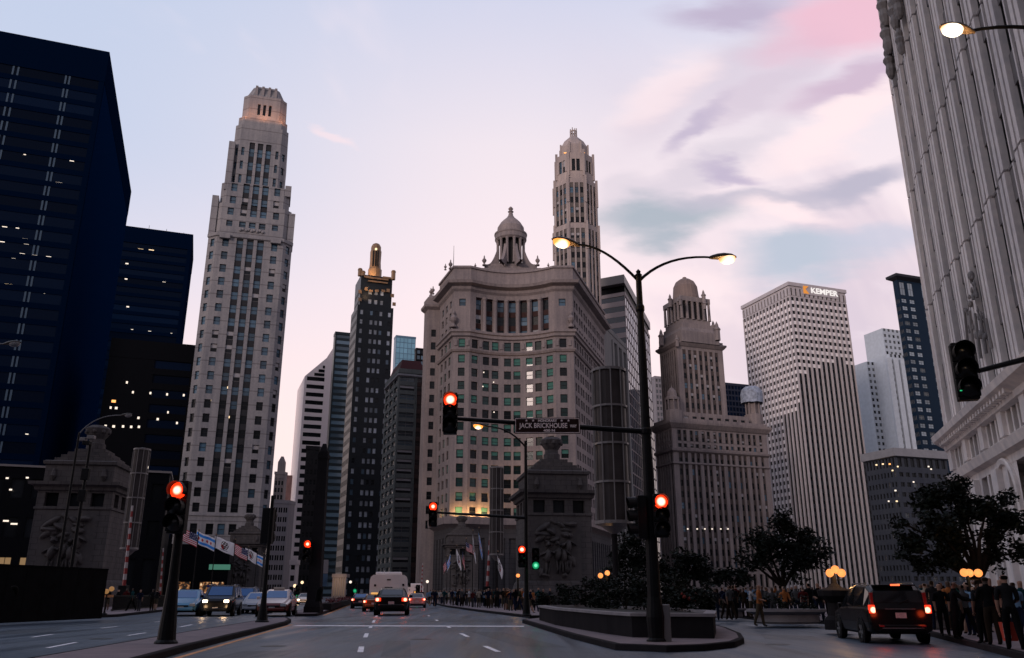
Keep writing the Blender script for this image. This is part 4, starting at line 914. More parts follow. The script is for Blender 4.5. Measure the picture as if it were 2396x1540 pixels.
# ------------------------------------------------------------------ white grid tower with the lit name
def grid_tower():
    Y = 335.0; C = P3(1845, 668, Y); zt = C.z; L = along(C, GA, 1737); Rr = along(C, GB, 1977); Z = lambda py: ZP(py, Y)
    r = thing('grid_tower', 'pale modern tower with a chequered window grid and lit name at its top', 'skyscraper', (C.x, C.y, 0))
    mb = MB(); w = []; zg = Z(694); n = int(round(zg / 3.02)); fl = zg / n
    lw_, rw_ = (C - L).length, (Rr - C).length
    nl, nr = 14, 12
    def face(a, b, nc, bound, half):
        # pale proud piers; each storey a dark window and a spandrel, bright sky reflection painted in above and dark reflection below the step
        P_ = Path([a, b]); Lg = P_.L; pier = Lg / nc * .34
        cols = [(pier * .5, 'P')] + [(Lg / nc - pier, 's'), (pier, 'P')] * (nc - 1) + [(Lg / nc - pier, 's'), (pier * .5, 'P')]
        bnd = [bound(i) for i in range(nc)]
        us = fit(cols, Lg); tmp = MB(); tw = []
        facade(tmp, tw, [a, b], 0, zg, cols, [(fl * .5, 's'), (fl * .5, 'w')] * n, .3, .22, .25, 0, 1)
        # darken the spandrels below the stepped line: the reflection's edge, painted
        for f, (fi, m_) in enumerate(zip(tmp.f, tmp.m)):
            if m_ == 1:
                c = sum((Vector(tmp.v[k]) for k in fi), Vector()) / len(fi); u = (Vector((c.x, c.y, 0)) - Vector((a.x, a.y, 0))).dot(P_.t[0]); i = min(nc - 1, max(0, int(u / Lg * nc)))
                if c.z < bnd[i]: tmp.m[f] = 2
        mb.add(tmp); return [(c, an, ww, hh, 'bare', nm) for c, an, ww, hh, st, nm in tw]
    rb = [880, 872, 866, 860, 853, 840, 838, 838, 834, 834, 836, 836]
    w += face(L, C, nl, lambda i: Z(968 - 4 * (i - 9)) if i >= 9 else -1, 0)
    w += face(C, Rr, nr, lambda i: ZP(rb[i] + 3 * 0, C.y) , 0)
    # louvre storey
    lc = lambda k: [(.6, 'P')] + [(.9, 's'), (1.3, 'P')] * k + [(.9, 's'), (.6, 'P')]
    zq = zt - .2
    facade(mb, w, [L, C], zg, zq, lc(nl), [(1.2, 'b'), (6, 'ss'), (1.4, 'b')], .4, .35, .2, 0, 2)
    facade(mb, w, [C, Rr], zg, zq, lc(nr), [(1.2, 'b'), (6, 'ss'), (1.4, 'b')], .4, .35, .2, 0, 2)
    shell(mb, L, C, Rr, zt)
    for a, b in ((L, C), (C, Rr)): mb.q([(a.x, a.y, zq), (b.x, b.y, zq), (b.x, b.y, zt), (a.x, a.y, zt)])
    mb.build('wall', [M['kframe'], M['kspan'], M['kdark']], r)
    p = MB(); B = L + Rr - C; p.prism(offset([L, C, Rr, B], .5, True), zt, zt + 1.6, bottom=True); p.build('roof_slab', M['kframe'], r)
    finish_windows(r, w, ymax=1330)
    # sign
    sg = MB(); ang = math.atan2(GB.y, GB.x); q = on_plane(1918, 684, C, nB) + nB * .5
    Tm = Matrix.Translation(q) @ Matrix.Rotation(ang, 4, 'Z')
    bd = MB(); bd.box(-9.6, 9.6, .1, .3, -2.1, 2.0, 0, Tm); bd.build('sign_panel', M['kframe'], r)
    cu = bpy.data.curves.new('kt', 'FONT'); cu.body = 'KEMPER'; cu.size = 3.5; cu.extrude = .12; cu.offset = .06; cu.align_x = 'LEFT'; cu.align_y = 'CENTER'
    to = bpy.data.objects.new('kt', cu); COL.objects.link(to); dg = bpy.context.evaluated_depsgraph_get(); me = bpy.data.meshes.new_from_object(to.evaluated_get(dg)); bpy.data.objects.remove(to)
    xs = [v.co.x for v in me.vertices]; k = 14.2 / (max(xs) - min(xs)); x0 = min(xs)
    me.transform(Matrix.Translation((-4.9 - x0 * k, 0, 0)) @ Matrix.Diagonal((k, 1.0, 1, 1))); me.transform(Tm @ Matrix.Rotation(math.pi / 2, 4, 'X')); me.transform(Matrix.Translation(-ORIG[r.name]))
    me.materials.clear(); me.materials.append(lamp('white_sign_letters', (1, .93, .90), .95)); o = bpy.data.objects.new('lettering', me); COL.objects.link(o); o.parent = r
    e = MB(); # emblem: a folded K in two oranges
    e.box(-9.0, -8.0, -.15, .1, -1.7, 1.7, 0, Tm)
    for pts in ([(-8.0, .2), (-6.2, 1.7), (-8.0, 1.7)], [(-8.0, .2), (-6.2, -1.7), (-8.0, -1.7)]):
        e.q([Tm @ Vector((x, -.15, z)) for x, z in pts], 0)
        for j in range(3):
            a, b = pts[j], pts[(j + 1) % 3]; e.q([Tm @ Vector(v) for v in ((a[0], -.15, a[1]), (b[0], -.15, b[1]), (b[0], .1, b[1]), (a[0], .1, a[1]))], 0)
    e.build('emblem', lamp('orange_emblem', (1, .36, .05), .75), r)
grid_tower()

def right_towers():
    simple_tower('dark_slab_tower', 'black slab tower edge just right of the white grid tower', 'office tower', (2003, 884, 470), 1985, 2040, None, None, mat('black_slab', (.012, .013, .017), .5, .2))
    simple_tower('navy_block', 'navy office block peeking out between the domed tower and the white grid tower', 'office block', (1694, 900, 430), 1680, 1800, None,
                 ([(.6, 'p')] + [(2, 'w'), (.6, 'p')] * 14, [(1, 's'), (2.4, 'w')] * 36), mat('navy_block_wall', (.02, .025, .045), .6, .2), styles=((1, 'band'),), kw=dict(dw=.12), ymax=955)
    simple_tower('grey_flats', 'grey narrow tower sliver left of the domed tower', 'office tower', (1532, 885, 420), 1515, 1556, None, ([(.8, 'p')] + [(1.6, 'w'), (1, 'p')] * 3, [(1.4, 's'), (2.0, 'w')] * 36), stone('grey_sliver', (.26, .24, .25), 0, 0, .1), styles=((1, 'bluegrey'),), kw=dict(dw=.2), ymax=960)
    # pale blue stepped tower
    wm = mat('pale_blue_concrete', (.42, .47, .53), .6, .3, var=.08); Y = 420.0
    C = P3(2027, 846, Y); r = thing('pale_blue_tower', 'pale blue stepped apartment tower partly behind the navy grid tower', 'apartment building', (C.x, Y, 0)); mb = MB(); w = []
    def vol(pxa, pya, pxb, y, c=None):
        a = P3(pxa, pya, y); b = along(a, GB, pxb); n = int(a.z / 3.2); k = max(3, int((b - a).length / 2.6))
        facade(mb, w, [a, b], 0, a.z, [(.5, 'p')] + [(1.3, 'w'), (1.1, 'p')] * k, [(1.6, 's'), (1.6, 'w')] * n, .25)
        B = shell(mb, a + GA * 14, a, b, a.z); mb.q([(a.x + GA.x * 14, a.y + GA.y * 14, 0), (a.x, a.y, 0), (a.x, a.y, a.z), (a.x + GA.x * 14, a.y + GA.y * 14, a.z)])
        return a, b
    vol(2027, 846, 2068, Y); a, b = vol(2064, 768, 2106, Y + 18); vol(2080, 828, 2150, Y - 8)
    mb.build('wall', wm, r)
    for k in range(3):
        p = P3(2085 + 16 * k, 872 + 2 * k, Y - 9); s = MB(); s.box(p.x - 1.2, p.x + 1.2, p.y, p.y + 2, 30, p.z + 8); s.build('bay_shaft', wm, r)
    w = [(c_, a_, ww, hh, pick((2, 'bluegrey'), (1, 'bare')), nm) for c_, a_, ww, hh, st, nm in w]; finish_windows(r, w, 60, ymax=1040)
    # navy tower with bright window grid
    C = P3(2096, 640, 300); r2, L, C, Rr, B, zt = simple_tower('navy_grid_tower', 'navy tower with pale square bay windows rising beside the white terracotta building', 'skyscraper', (2098, 652, 310), 2088, 2215,
                 ([(1, 'p')] + [(1.6, 'w', 'bluegrey'), (1.2, 'p')] * 3, [(1.7, 's'), (2.0, 'w')] * 36 + [(10, 'b')]),
                 ([(.9, 'p'), (2.6, 'w'), (1.5, 'p'), (2.6, 'w'), (4.6, 'p'), (2.6, 'w'), (1.5, 'p'), (2.6, 'w'), (3, 'p'), (2.6, 'w'), (1.5, 'p')], [(1.9, 's'), (2.1, 'w')] * 36 + [(2, 's'), (7, 'w'), (1.5, 'b')]),
                 mat('navy_cladding', (.006, .018, .038), .5, .1), styles=((3, 'palesq'), (1, 'bluegrey')), kw=dict(dw=.2), ymax=1045)
    c = MB(); cornice(c, [L, C, Rr, B], [(0, zt - .5), (1.6, zt + .6), (1.7, zt + 1.6), (0, zt + 1.8)], 0, True); c.build('cornice', mat('navy_cornice', (.02, .022, .03)), r2)
    # grey office block low right
    r3, L, C, Rr, B, zt = simple_tower('grey_office_block', 'grey concrete office block with punched windows and a white roof fascia, below the navy tower', 'office building', (2094, 1068, 262), 2024, 2215,
                 ([(.7, 'p')] + [(1.15, 'w'), (1.0, 'p')] * 9, [(2, 'b')] + [(1.7, 'w'), (1.75, 's')] * 12 + [(3.4, 'w', 'tallw')]), ([(.8, 'p')] + [(1.6, 'w'), (.8, 'p')] * 8, [(2, 'b')] + [(1.5, 'w'), (1.95, 's')] * 12 + [(3.4, 'w', 'tallw')]),
                 stone('blue_grey_concrete', (.062, .068, .082), 0, 0, .15), styles=((6, 'dark'), (1, 'bluegrey')), kw=dict(dw=.35))
    f = MB(); cornice(f, [L, C, Rr, B], [(0, zt), (.9, zt + .1), (.9, zt + 2.6), (0, zt + 2.7)], 0, True); f.build('fascia', mat('pale_fascia', (.26, .26, .28), .6, .2, var=.1), r3)
    for px, py, mt in ((2051, 1088, l_warm), (2066, 1086, l_warm), (2082, 1086, l_orange), (2100, 1092, l_warm), (2089, 1101, l_warm), (2178, 1098, l_white), (2137, 1128, l_white), (2095, 1148, l_white), (2098, 1173, l_warm), (2172, 1092, l_white), (2080, 1173, l_white), (2088, 1065, l_white)):
        q = on_plane(px, py, C, nB) if px > 2094 else on_plane(px, py, C, nA)
        q = q + (nB if px > 2094 else nA) * .05; o = MB(); o.box(q.x - .22, q.x + .22, q.y - .2, q.y + .2, q.z - .2, q.z + .2); o.build('room_lamp', mt, r3)
    # low pergola block and kiosk in front
    simple_tower('low_riverside_block', 'low dark riverside block with small windows behind the black car', 'building', (2230, 1336, 150), 2170, 2420, ([(.6, 'p')] + [(1.4, 'w'), (.9, 'p')] * 6, [(1.8, 'b'), (1.1, 'w'), (1, 'b'), (1.1, 'w'), (.6, 'b')]), None, M['concrete_dark'], la=-az(84), ra=az(-6), kw=dict(dw=.2), styles=((1, 'bare'),)) if False else None
S['palesq'] = ('mull', [glass('pale_square_glass', (.24, .29, .34), .2, .5, .4), f_dark, b_pale])
S['tallw'] = ('fixed', [g_dark, f_dark, b_pale])
right_towers()

# ------------------------------------------------------------------ white terracotta building on the right
def terracotta_building():
    K = P3(2135, 500, 53.9); K = Vector((K.x, 53.9, 0)); d = -az(16.2); nn = Vector((d.y, -d.x, 0))
    r = thing('terracotta_building', 'tall white terracotta building with ribbed piers and an arched base at the right edge', 'office building', (K.x, K.y, 0))
    Zk = lambda py: ZP(py, 53.9)
    E = K + d * 38; zs = Zk(1035); zt = 58.0
    mb = MB(); w = []
    ch = K + Vector((1.5, 1.9, 0)); far = ch + az(62) * 22
    bay = [(.40, 'P'), (.78, 's'), (.16, 'p'), (.78, 's'), (.40, 'P'), (.2, 's')]
    cols = [(.7, 'p')] + bay * 13 + [(.62, 'P'), (.7, 'p')]
    fl = 4.1; n = 11; rows = [(.7, 'b')]
    for k in range(n): rows += [(2.5, 'w'), (1.45, 's')] + ([(.13, 'g')] if k % 2 else [])
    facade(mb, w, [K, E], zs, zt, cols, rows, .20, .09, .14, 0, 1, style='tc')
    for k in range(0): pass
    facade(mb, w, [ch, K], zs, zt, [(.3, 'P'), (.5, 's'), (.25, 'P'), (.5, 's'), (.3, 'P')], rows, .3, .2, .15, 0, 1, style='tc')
    E2 = E + Vector((20, 3, 0))
    for p, q in ((far, ch), (E, E2), (E2, far)): mb.q([(p.x, p.y, 0), (q.x, q.y, 0), (q.x, q.y, zt), (p.x, p.y, zt)])
    mb.q([(p.x, p.y, zt) for p in (far, ch, K, E, E2)])
    # base wall with windows
    bcols = [(1.2, 'P')] + [(.5, 'p'), (1.3, 's'), (.35, 'p'), (1.3, 's'), (.5, 'p'), (1.1, 'P')] * 2 + [(1.0, 'p'), (4.2, 'x'), (1.0, 'p'), (1.1, 'P')] + [(.5, 'p'), (1.3, 's'), (.35, 'p'), (1.3, 's'), (.5, 'p'), (1.1, 'P')] * 4
    zm = Zk(1118)
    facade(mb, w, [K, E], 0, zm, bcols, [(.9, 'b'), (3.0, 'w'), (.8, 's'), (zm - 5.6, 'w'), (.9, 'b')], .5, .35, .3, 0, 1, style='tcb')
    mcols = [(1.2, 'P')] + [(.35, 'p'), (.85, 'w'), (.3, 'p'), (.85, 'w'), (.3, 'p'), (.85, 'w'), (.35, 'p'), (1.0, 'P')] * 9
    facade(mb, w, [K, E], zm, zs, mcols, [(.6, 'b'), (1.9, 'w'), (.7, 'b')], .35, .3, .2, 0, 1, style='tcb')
    for a, b in ((zm, zs), (0, zm)): mb.q([(ch.x, ch.y, a), (K.x, K.y, a), (K.x, K.y, b), (ch.x, ch.y, b)])
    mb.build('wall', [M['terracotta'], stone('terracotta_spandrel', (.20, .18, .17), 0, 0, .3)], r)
    def mould(nm, prof, m_=None): c = MB(); cornice(c, [far, ch, K, E], prof); c.build(nm, m_ or M['terracotta'], r)
    mould('main_cornice', [(0, zs - .7), (.3, zs - .6), (.35, zs - .3), (.9, zs), (1.0, zs + .35), (.5, zs + .5), (.45, zs + .7), (0, zs + .8)])
    mould('string_course', [(0, zm - .5), (.35, zm - .35), (.5, zm + .1), (.3, zm + .2), (0, zm + .25)])
    pass
    ang = math.atan2(d.y, d.x)
    def at(px, py, o=0.0): return on_plane(px, py, K, nn) + nn * o
    # modillions under the cornice
    for k in range(26):
        p = K + d * (.8 + k * .62); b = MB(); b.box(-.15, .15, -.7, 0, zs - .35, zs - .02, 0, Matrix.Translation(Vector((p.x, p.y, 0))) @ Matrix.Rotation(ang, 4, 'Z')); b.build('modillion', M['terracotta'], r)
    # arched doorway
    p = at(2352, 1100); p.z = 0; T = Matrix.Translation(p) @ Matrix.Rotation(ang, 4, 'Z'); zz = zm - 2.4
    a = MB(); n = 14; rows = []
    for off, dep in ((1.3, .9), (1.32, .35), (1.42, .3), (1.44, .05), (1.6, .0), (1.62, -.16), (1.85, -.22), (1.95, -.14), (1.95, .02)):
        rows.append([T @ Vector((-off, dep, 0))] + [T @ Vector((-off * math.cos(math.pi * k / n), dep, zz + off * math.sin(math.pi * k / n))) for k in range(n + 1)] + [T @ Vector((off, dep, 0))])
    a.grid(rows); a.build('arch', M['terracotta'], r)
    sp = MB(); q_ = lambda x, z: T @ Vector((x, .02, z)); zt_ = zm - .02
    for k in range(n): x0, x1 = [1.6 * math.cos(math.pi * (1 - j / n)) for j in (k, k + 1)]; sp.q([q_(x0, zz + math.sqrt(max(0, 2.56 - x0 * x0))), q_(x1, zz + math.sqrt(max(0, 2.56 - x1 * x1))), q_(x1, zt_), q_(x0, zt_)])
    for s_ in (-1, 1): sp.q([q_(s_ * 1.6, 0), q_(s_ * 2.12, 0), q_(s_ * 2.12, zt_), q_(s_ * 1.6, zt_)])
    sp.build('arch_spandrel', M['terracotta'], r)
    dk = MB(); pts = [(-1.28, 0), (1.28, 0)] + [(1.28 * math.cos(math.pi * k / n), zz + 1.28 * math.sin(math.pi * k / n)) for k in range(n + 1)]
    dk.q([T @ Vector((x, .85, z)) for x, z in pts]); dk.q([T @ Vector((x, 1.0, z)) for x, z in pts[::-1]]); dk.build('arch_glazing', g_dark, r)
    # carved crown of the bay above, and brackets high on the corner
    orn = stone('ornament_terracotta', (.26, .235, .22), 0, 0, .35); rr = random.Random(5)  # ornament in a darker tone than the walls
    for k in range(22):
        t = rr.random(); px = 2284 + rr.uniform(-26, 34) * (t ** .8) + 8 * t; py = 640 + 150 * t; c = at(px, py, .25); g = MB(); s = rr.uniform(.08, .19)
        if k % 3 == 0: g.lathe([(s * .5, -s * 2), (s * .6, -s), (s * .3, s * .3), (s * .45, s), (.02, s * 2.6)], c, 7)
        else: g.sphere(c, s, 0, 8, sz=1.5)
        g.build('carved_finial', orn, r)
    for k in range(5):
        px = 2270 + 13 * k; a0, a1 = at(px, 720 + 6 * k, .3), at(px + 14, 862 - 12 * k, .3); g = MB(); g.tube([a1, a0], [.09, .06], 6); g.build('carved_rib', orn, r)
    for px, py, s in ((2072, 22, .9), (2080, 88, .9), (2098, 35, .8), (2086, 150, .8), (2106, 8, .8), (2112, 100, .6)):
        c = at(px + 8, py, .35); g = MB(); g.lathe([(.1 * s, -1.5 * s), (.3 * s, -1.2 * s), (.45 * s, -.6 * s), (.35 * s, 0), (.55 * s, .5 * s), (.3 * s, .9 * s), (.4 * s, 1.3 * s), (.1, 2 * s)], c, 8); g.build('carved_bracket', orn, r)
    finish_windows(r, w, ymin=-400)
    # shopfront glow at the base
S['tc'] = ('sash', [glass('grey_window_glass', (.02, .021, .024), .15, .25, .5), f_dark, b_pale]); S['tcb'] = ('mull', [g_dark, mat('bronze_frame', (.03, .04, .035), .5, .4), b_pale])
terracotta_building()
# ------------------------------------------------------------------ ground, road, kerbs, markings
def asphalt(name, col, rough, scale=1.0, tint=(1, 1, 1)):
    m, nt, b = newmat(name); N = nt.nodes.new; L = nt.links.new; g = N('ShaderNodeNewGeometry')
    n1 = N('ShaderNodeTexNoise'); n1.inputs['Scale'].default_value = .22 * scale; n1.inputs['Detail'].default_value = 5; L(g.outputs['Position'], n1.inputs['Vector'])
    mp = N('ShaderNodeMapping'); mp.inputs['Rotation'].default_value = (0, 0, rad(-8)); mp.inputs['Scale'].default_value = (1.1, .05, 1); L(g.outputs['Position'], mp.inputs['Vector'])
    n2 = N('ShaderNodeTexNoise'); n2.inputs['Scale'].default_value = 1.3; n2.inputs['Detail'].default_value = 4; L(mp.outputs[0], n2.inputs['Vector'])
    n3 = N('ShaderNodeTexNoise'); n3.inputs['Scale'].default_value = 60; n3.inputs['Detail'].default_value = 3; L(g.outputs['Position'], n3.inputs['Vector'])
    vo = N('ShaderNodeTexVoronoi'); vo.feature = 'DISTANCE_TO_EDGE'; vo.inputs['Scale'].default_value = .16; nz = N('ShaderNodeTexNoise'); nz.inputs['Scale'].default_value = .8
    L(g.outputs['Position'], nz.inputs['Vector']); mxv = N('ShaderNodeVectorMath'); mxv.operation = 'MULTIPLY_ADD'; mxv.inputs[1].default_value = (1.4, 1.4, 0); L(nz.outputs['Color'], mxv.inputs[0]); L(g.outputs['Position'], mxv.inputs[2]); L(mxv.outputs[0], vo.inputs['Vector'])
    ck = N('ShaderNodeMath'); ck.operation = 'LESS_THAN'; ck.inputs[1].default_value = .006; L(vo.outputs['Distance'], ck.inputs[0])
    s = N('ShaderNodeMath'); s.operation = 'MULTIPLY_ADD'; s.inputs[1].default_value = .8; L(n2.outputs['Fac'], s.inputs[0]); L(n1.outputs['Fac'], s.inputs[2])
    s2 = N('ShaderNodeMath'); s2.operation = 'MULTIPLY_ADD'; s2.inputs[1].default_value = .35; L(n3.outputs['Fac'], s2.inputs[0]); L(s.outputs[0], s2.inputs[2])
    mr = N('ShaderNodeMapRange'); mr.inputs[1].default_value = .7; mr.inputs[2].default_value = 1.5; mr.inputs[3].default_value = .6; mr.inputs[4].default_value = 1.45; L(s2.outputs[0], mr.inputs[0])
    k = N('ShaderNodeMath'); k.operation = 'MULTIPLY_ADD'; k.inputs[1].default_value = -.35; L(ck.outputs[0], k.inputs[0]); L(mr.outputs[0], k.inputs[2])
    mx = N('ShaderNodeVectorMath'); mx.operation = 'SCALE'; mx.inputs[0].default_value = col; L(k.outputs[0], mx.inputs['Scale']); L(mx.outputs[0], b.inputs['Base Color'])
    r = N('ShaderNodeMapRange'); r.inputs[1].default_value = .35; r.inputs[2].default_value = .65; r.inputs[3].default_value = rough - .12; r.inputs[4].default_value = rough + .14; L(n2.outputs['Fac'], r.inputs[0]); L(r.outputs[0], b.inputs['Roughness'])
    b.inputs['Specular IOR Level'].default_value = .45
    bp = N('ShaderNodeBump'); bp.inputs['Strength'].default_value = .25; bp.inputs['Distance'].default_value = .02; L(n3.outputs['Fac'], bp.inputs['Height']); L(bp.outputs[0], b.inputs['Normal'])
    MATS[name] = m; return m
M['road'] = asphalt('asphalt', (.048, .068, .094), .40)
M['paving'] = stone('pavement_concrete', (.19, .15, .152), 0, 0, .25)
M['kerb'] = stone('kerb_stone', (.022, .02, .021), 0, 0, .3)
M['paint'] = mat('white_road_paint', (.82, .79, .80), .7, .2, var=.25, vscale=5); M['yellow'] = mat('yellow_road_paint', (.62, .29, .13), .7, .2, var=.3, vscale=3)
def structure(mb, name, m, **k): o = mb.build(name, m, **k); o['kind'] = 'structure'; return o
g = MB(); n = 8
g.q([(-2500, -400, 0), (2500, -400, 0), (2500, 4000, 0), (-2500, 4000, 0)]); structure(g, 'ground', stone('dark_paving', (.05, .046, .05), 0, 0, .2))
rd_ = MB(); rd_.q([(-60, -25, .004), (60, -25, .004), (60, 75, .004), (30, 140, .004), (-20, 320, .004), (-75, 330, .004), (-60, 75, .004)]); structure(rd_, 'road', M['road'])
def slab(name, px, h=.17, m=None, kerb=True, z=0.0):
    pts = [G(a, b) if len((a, b)) == 2 else None for a, b in px]
    area = sum(p.x * q.y - q.x * p.y for p, q in zip(pts, pts[1:] + pts[:1]))
    if area < 0: pts = pts[::-1]
    s = MB(); inner = offset(pts, -.16, True)
    s.prism(inner, z + .004, z + h + .004); structure(s, name, m or M['paving'])
    if kerb:
        k = MB(); cornice(k, pts, [(0, z), (0, z + h - .02), (-.02, z + h), (-.158, z + h), (-.158, z)], 0, True); structure(k, 'kerb', M['kerb'])
    return pts
# long median on the left, nose pointing down the avenue
slab('median_pavement', [(-420, 1690), (60, 1560), (250, 1524), (420, 1492), (599, 1460), (640, 1453.5), (672, 1452.5), (681, 1457), (672, 1463), (430, 1527), (300, 1566), (100, 1640), (-100, 1760)])
# second median with the dark pylon
slab('median_pavement', [(690, 1434), (736, 1426), (822, 1408), (826, 1411), (800, 1420), (762, 1436), (742, 1442), (690, 1443)], m=M['paving'])
# planted island on the right
slab('island_pavement', [(1222, 1458), (1300, 1448), (1480, 1452), (1640, 1462), (1700, 1478), (1735, 1494), (1742, 1506), (1720, 1516), (1650, 1524), (1560, 1527), (1440, 1522), (1340, 1496)])
# far right pavement with planters, right bridge pavement, left pavement
slab('pavement', [(1700, 1443), (1800, 1455), (1960, 1462), (2090, 1472), (2170, 1488), (2396, 1547), (2700, 1640), (3100, 1640), (2800, 1440), (2000, 1410), (1600, 1412), (1500, 1425)])
slab('pavement', [(985, 1407), (1045, 1421), (1120, 1432), (1240, 1447), (1330, 1447), (1420, 1432), (1340, 1405), (1020, 1398)])
slab('pavement', [(-500, 1472), (0, 1454), (276, 1444), (376, 1432), (470, 1424), (620, 1412), (600, 1404), (300, 1408), (-500, 1420)])
structure((lambda b: (b.prism([(-62, -10), (-40, 60), (-70, 200), (-120, 200), (-120, -10)], .004, .01), b)[1])(MB()), 'pavement', M['paving'])
# markings
def stripe(px, w, name='lane_dash', m=None, z=.008):
    for (a, b), (c, d) in zip(px, px[1:]):
        p, q = G(a, b, z), G(c, d, z); t = (q - p).normalized(); nrm = Vector((-t.y, t.x, 0)) * w / 2
        s = MB(); s.q([p - nrm, q - nrm, q + nrm, p + nrm] if True else None); structure(s, name, m or M['paint'])
stripe([(690, 1464), (1226, 1465.5)], .95, 'stop_line')
for a in [((843, 1526), (846, 1513)), ((854.5, 1491.5), (858.5, 1482)), ((866, 1469), (870, 1463)), ((879.5, 1443), (882.5, 1440.4)), ((873, 1457), (876, 1451.5)),
          ((1166, 1525), (1134, 1511.5)), ((1095, 1490), (1078, 1482)), ((1053, 1469), (1044, 1464.5)), ((1024, 1452.6), (1019.5, 1450.3)), ((1005, 1441.8), (1001.5, 1440))]: stripe(a, .15)
for a in [((75, 1491), (124, 1484)), ((110, 1516), (178, 1503)), ((236, 1470), (274, 1466)), ((299, 1487), (341, 1480.5)), ((361, 1455.5), (383, 1453.5)), ((422, 1467), (449, 1461.5)), ((505, 1453.5), (530, 1451))]: stripe(a, .13)
stripe([(330, 1563), (430, 1535), (560, 1497.5), (683, 1461.6)], .16, 'edge_line', M['yellow']); stripe([(758, 1440), (800, 1423), (826, 1412.4)], .2, 'edge_line', M['yellow'])
stripe([(1745, 1462), (1800, 1466)], .12); 

M['patch'] = asphalt('patched_asphalt', (.026, .036, .05), .46)
def road_patch(px):
    p_ = [G(a, b) for a, b in px]; s = MB(); s.q([(p.x, p.y, .0065) for p in p_]); structure(s, 'road_patch', M['patch'])
for px in ([(1100, 1478), (1180, 1480), (1330, 1516), (1210, 1513)], [(690, 1455), (1200, 1456), (1200, 1450), (710, 1449.5)], [(560, 1525), (700, 1522), (660, 1537), (500, 1540)], [(20, 1474), (150, 1470), (120, 1480), (-20, 1485)], [(1780, 1484), (1900, 1489), (1930, 1500), (1790, 1496)], [(905, 1500), (960, 1500), (962, 1537), (890, 1537)]): road_patch(px)
for k, (px, py) in enumerate(((985, 1496), (640, 1512), (236, 1495), (1820, 1508))):
    c = G(px, py, .007); r = thing('manhole_cover', ['iron manhole cover in the middle of the right lanes', 'iron manhole cover right of the yellow kerb line', 'iron manhole cover in the left carriageway', 'iron manhole cover on the road right of the island'][k], 'manhole cover', c); m_ = MB(); m_.lathe([(.001, .006), (.30, .006), (.31, .004), (.36, .004), (.37, 0)], c, 24); m_.build('cover', mat('cast_iron', (.012, .012, .013), .5, .3), r)
def shade_blocks():
    """unseen blocks added behind the viewer to shade the street and lower facades"""
    for nm, lb, x0, x1, y0, y1, h in (('stone_tower', 'unseen grey tower added behind the viewer at left, shading the street', -60, -34, -150, -95, 110), ('shade_block', 'unseen grey block added behind the viewer at right, shading the street', 34, 90, -170, -12, 95), ('shade_block', 'unseen grey slab added far behind the viewer, shading the lower facades', -470, 70, -340, -290, 145), ('shade_block', 'unseen broad grey block added behind the viewer far left, shading the street', -210, -95, -210, -70, 66)):  # the stone_tower here is an added shade block too
        r = thing(nm, lb, 'office building', ((x0 + x1) / 2, y1, 0)); mb = MB(); w = []; c = [Vector((x0, y0, 0)), Vector((x1, y0, 0)), Vector((x1, y1, 0)), Vector((x0, y1, 0))]
        for k in range(4): facade(mb, w, [c[k], c[(k + 1) % 4]], 0, h, [(2, 'p')] + [(1.6, 's'), (1.6, 'P')] * 12 + [(1.6, 's'), (2, 'p')], [(5, 'b'), (h - 12, 'ss'), (7, 'b')], .4, .4, .2)
        mb.q([(p.x, p.y, h) for p in c]); mb.build('wall', stone('shade_block_stone', (.16, .15, .15), 0, 0, .2), r)
shade_blocks()
# ------------------------------------------------------------------ bridge houses, lanterns, street furniture
def text_mesh(body, width=None, size=1.0, extrude=.01, off=0.0):
    cu = bpy.data.curves.new('t', 'FONT'); cu.body = body; cu.size = size; cu.extrude = extrude; cu.offset = off; cu.align_x = 'CENTER'; cu.align_y = 'CENTER'
    to = bpy.data.objects.new('t', cu); COL.objects.link(to); dg = bpy.context.evaluated_depsgraph_get(); me = bpy.data.meshes.new_from_object(to.evaluated_get(dg)); bpy.data.objects.remove(to)
    if width:
        xs = [v.co.x for v in me.vertices]; k = width / (max(xs) - min(xs)); me.transform(Matrix.Diagonal((k, 1, 1, 1)))
    me.transform(Matrix.Rotation(math.pi / 2, 4, 'X')); me.materials.clear(); return me
def add_mesh(name, me, m, parent, loc, rz=0):
    me.materials.append(m); o = bpy.data.objects.new(name, me); COL.objects.link(o); o.parent = parent; o.location = Vector(loc) - ORIG.get(parent.name, Vector()); o.rotation_euler = (0, 0, rz); return o

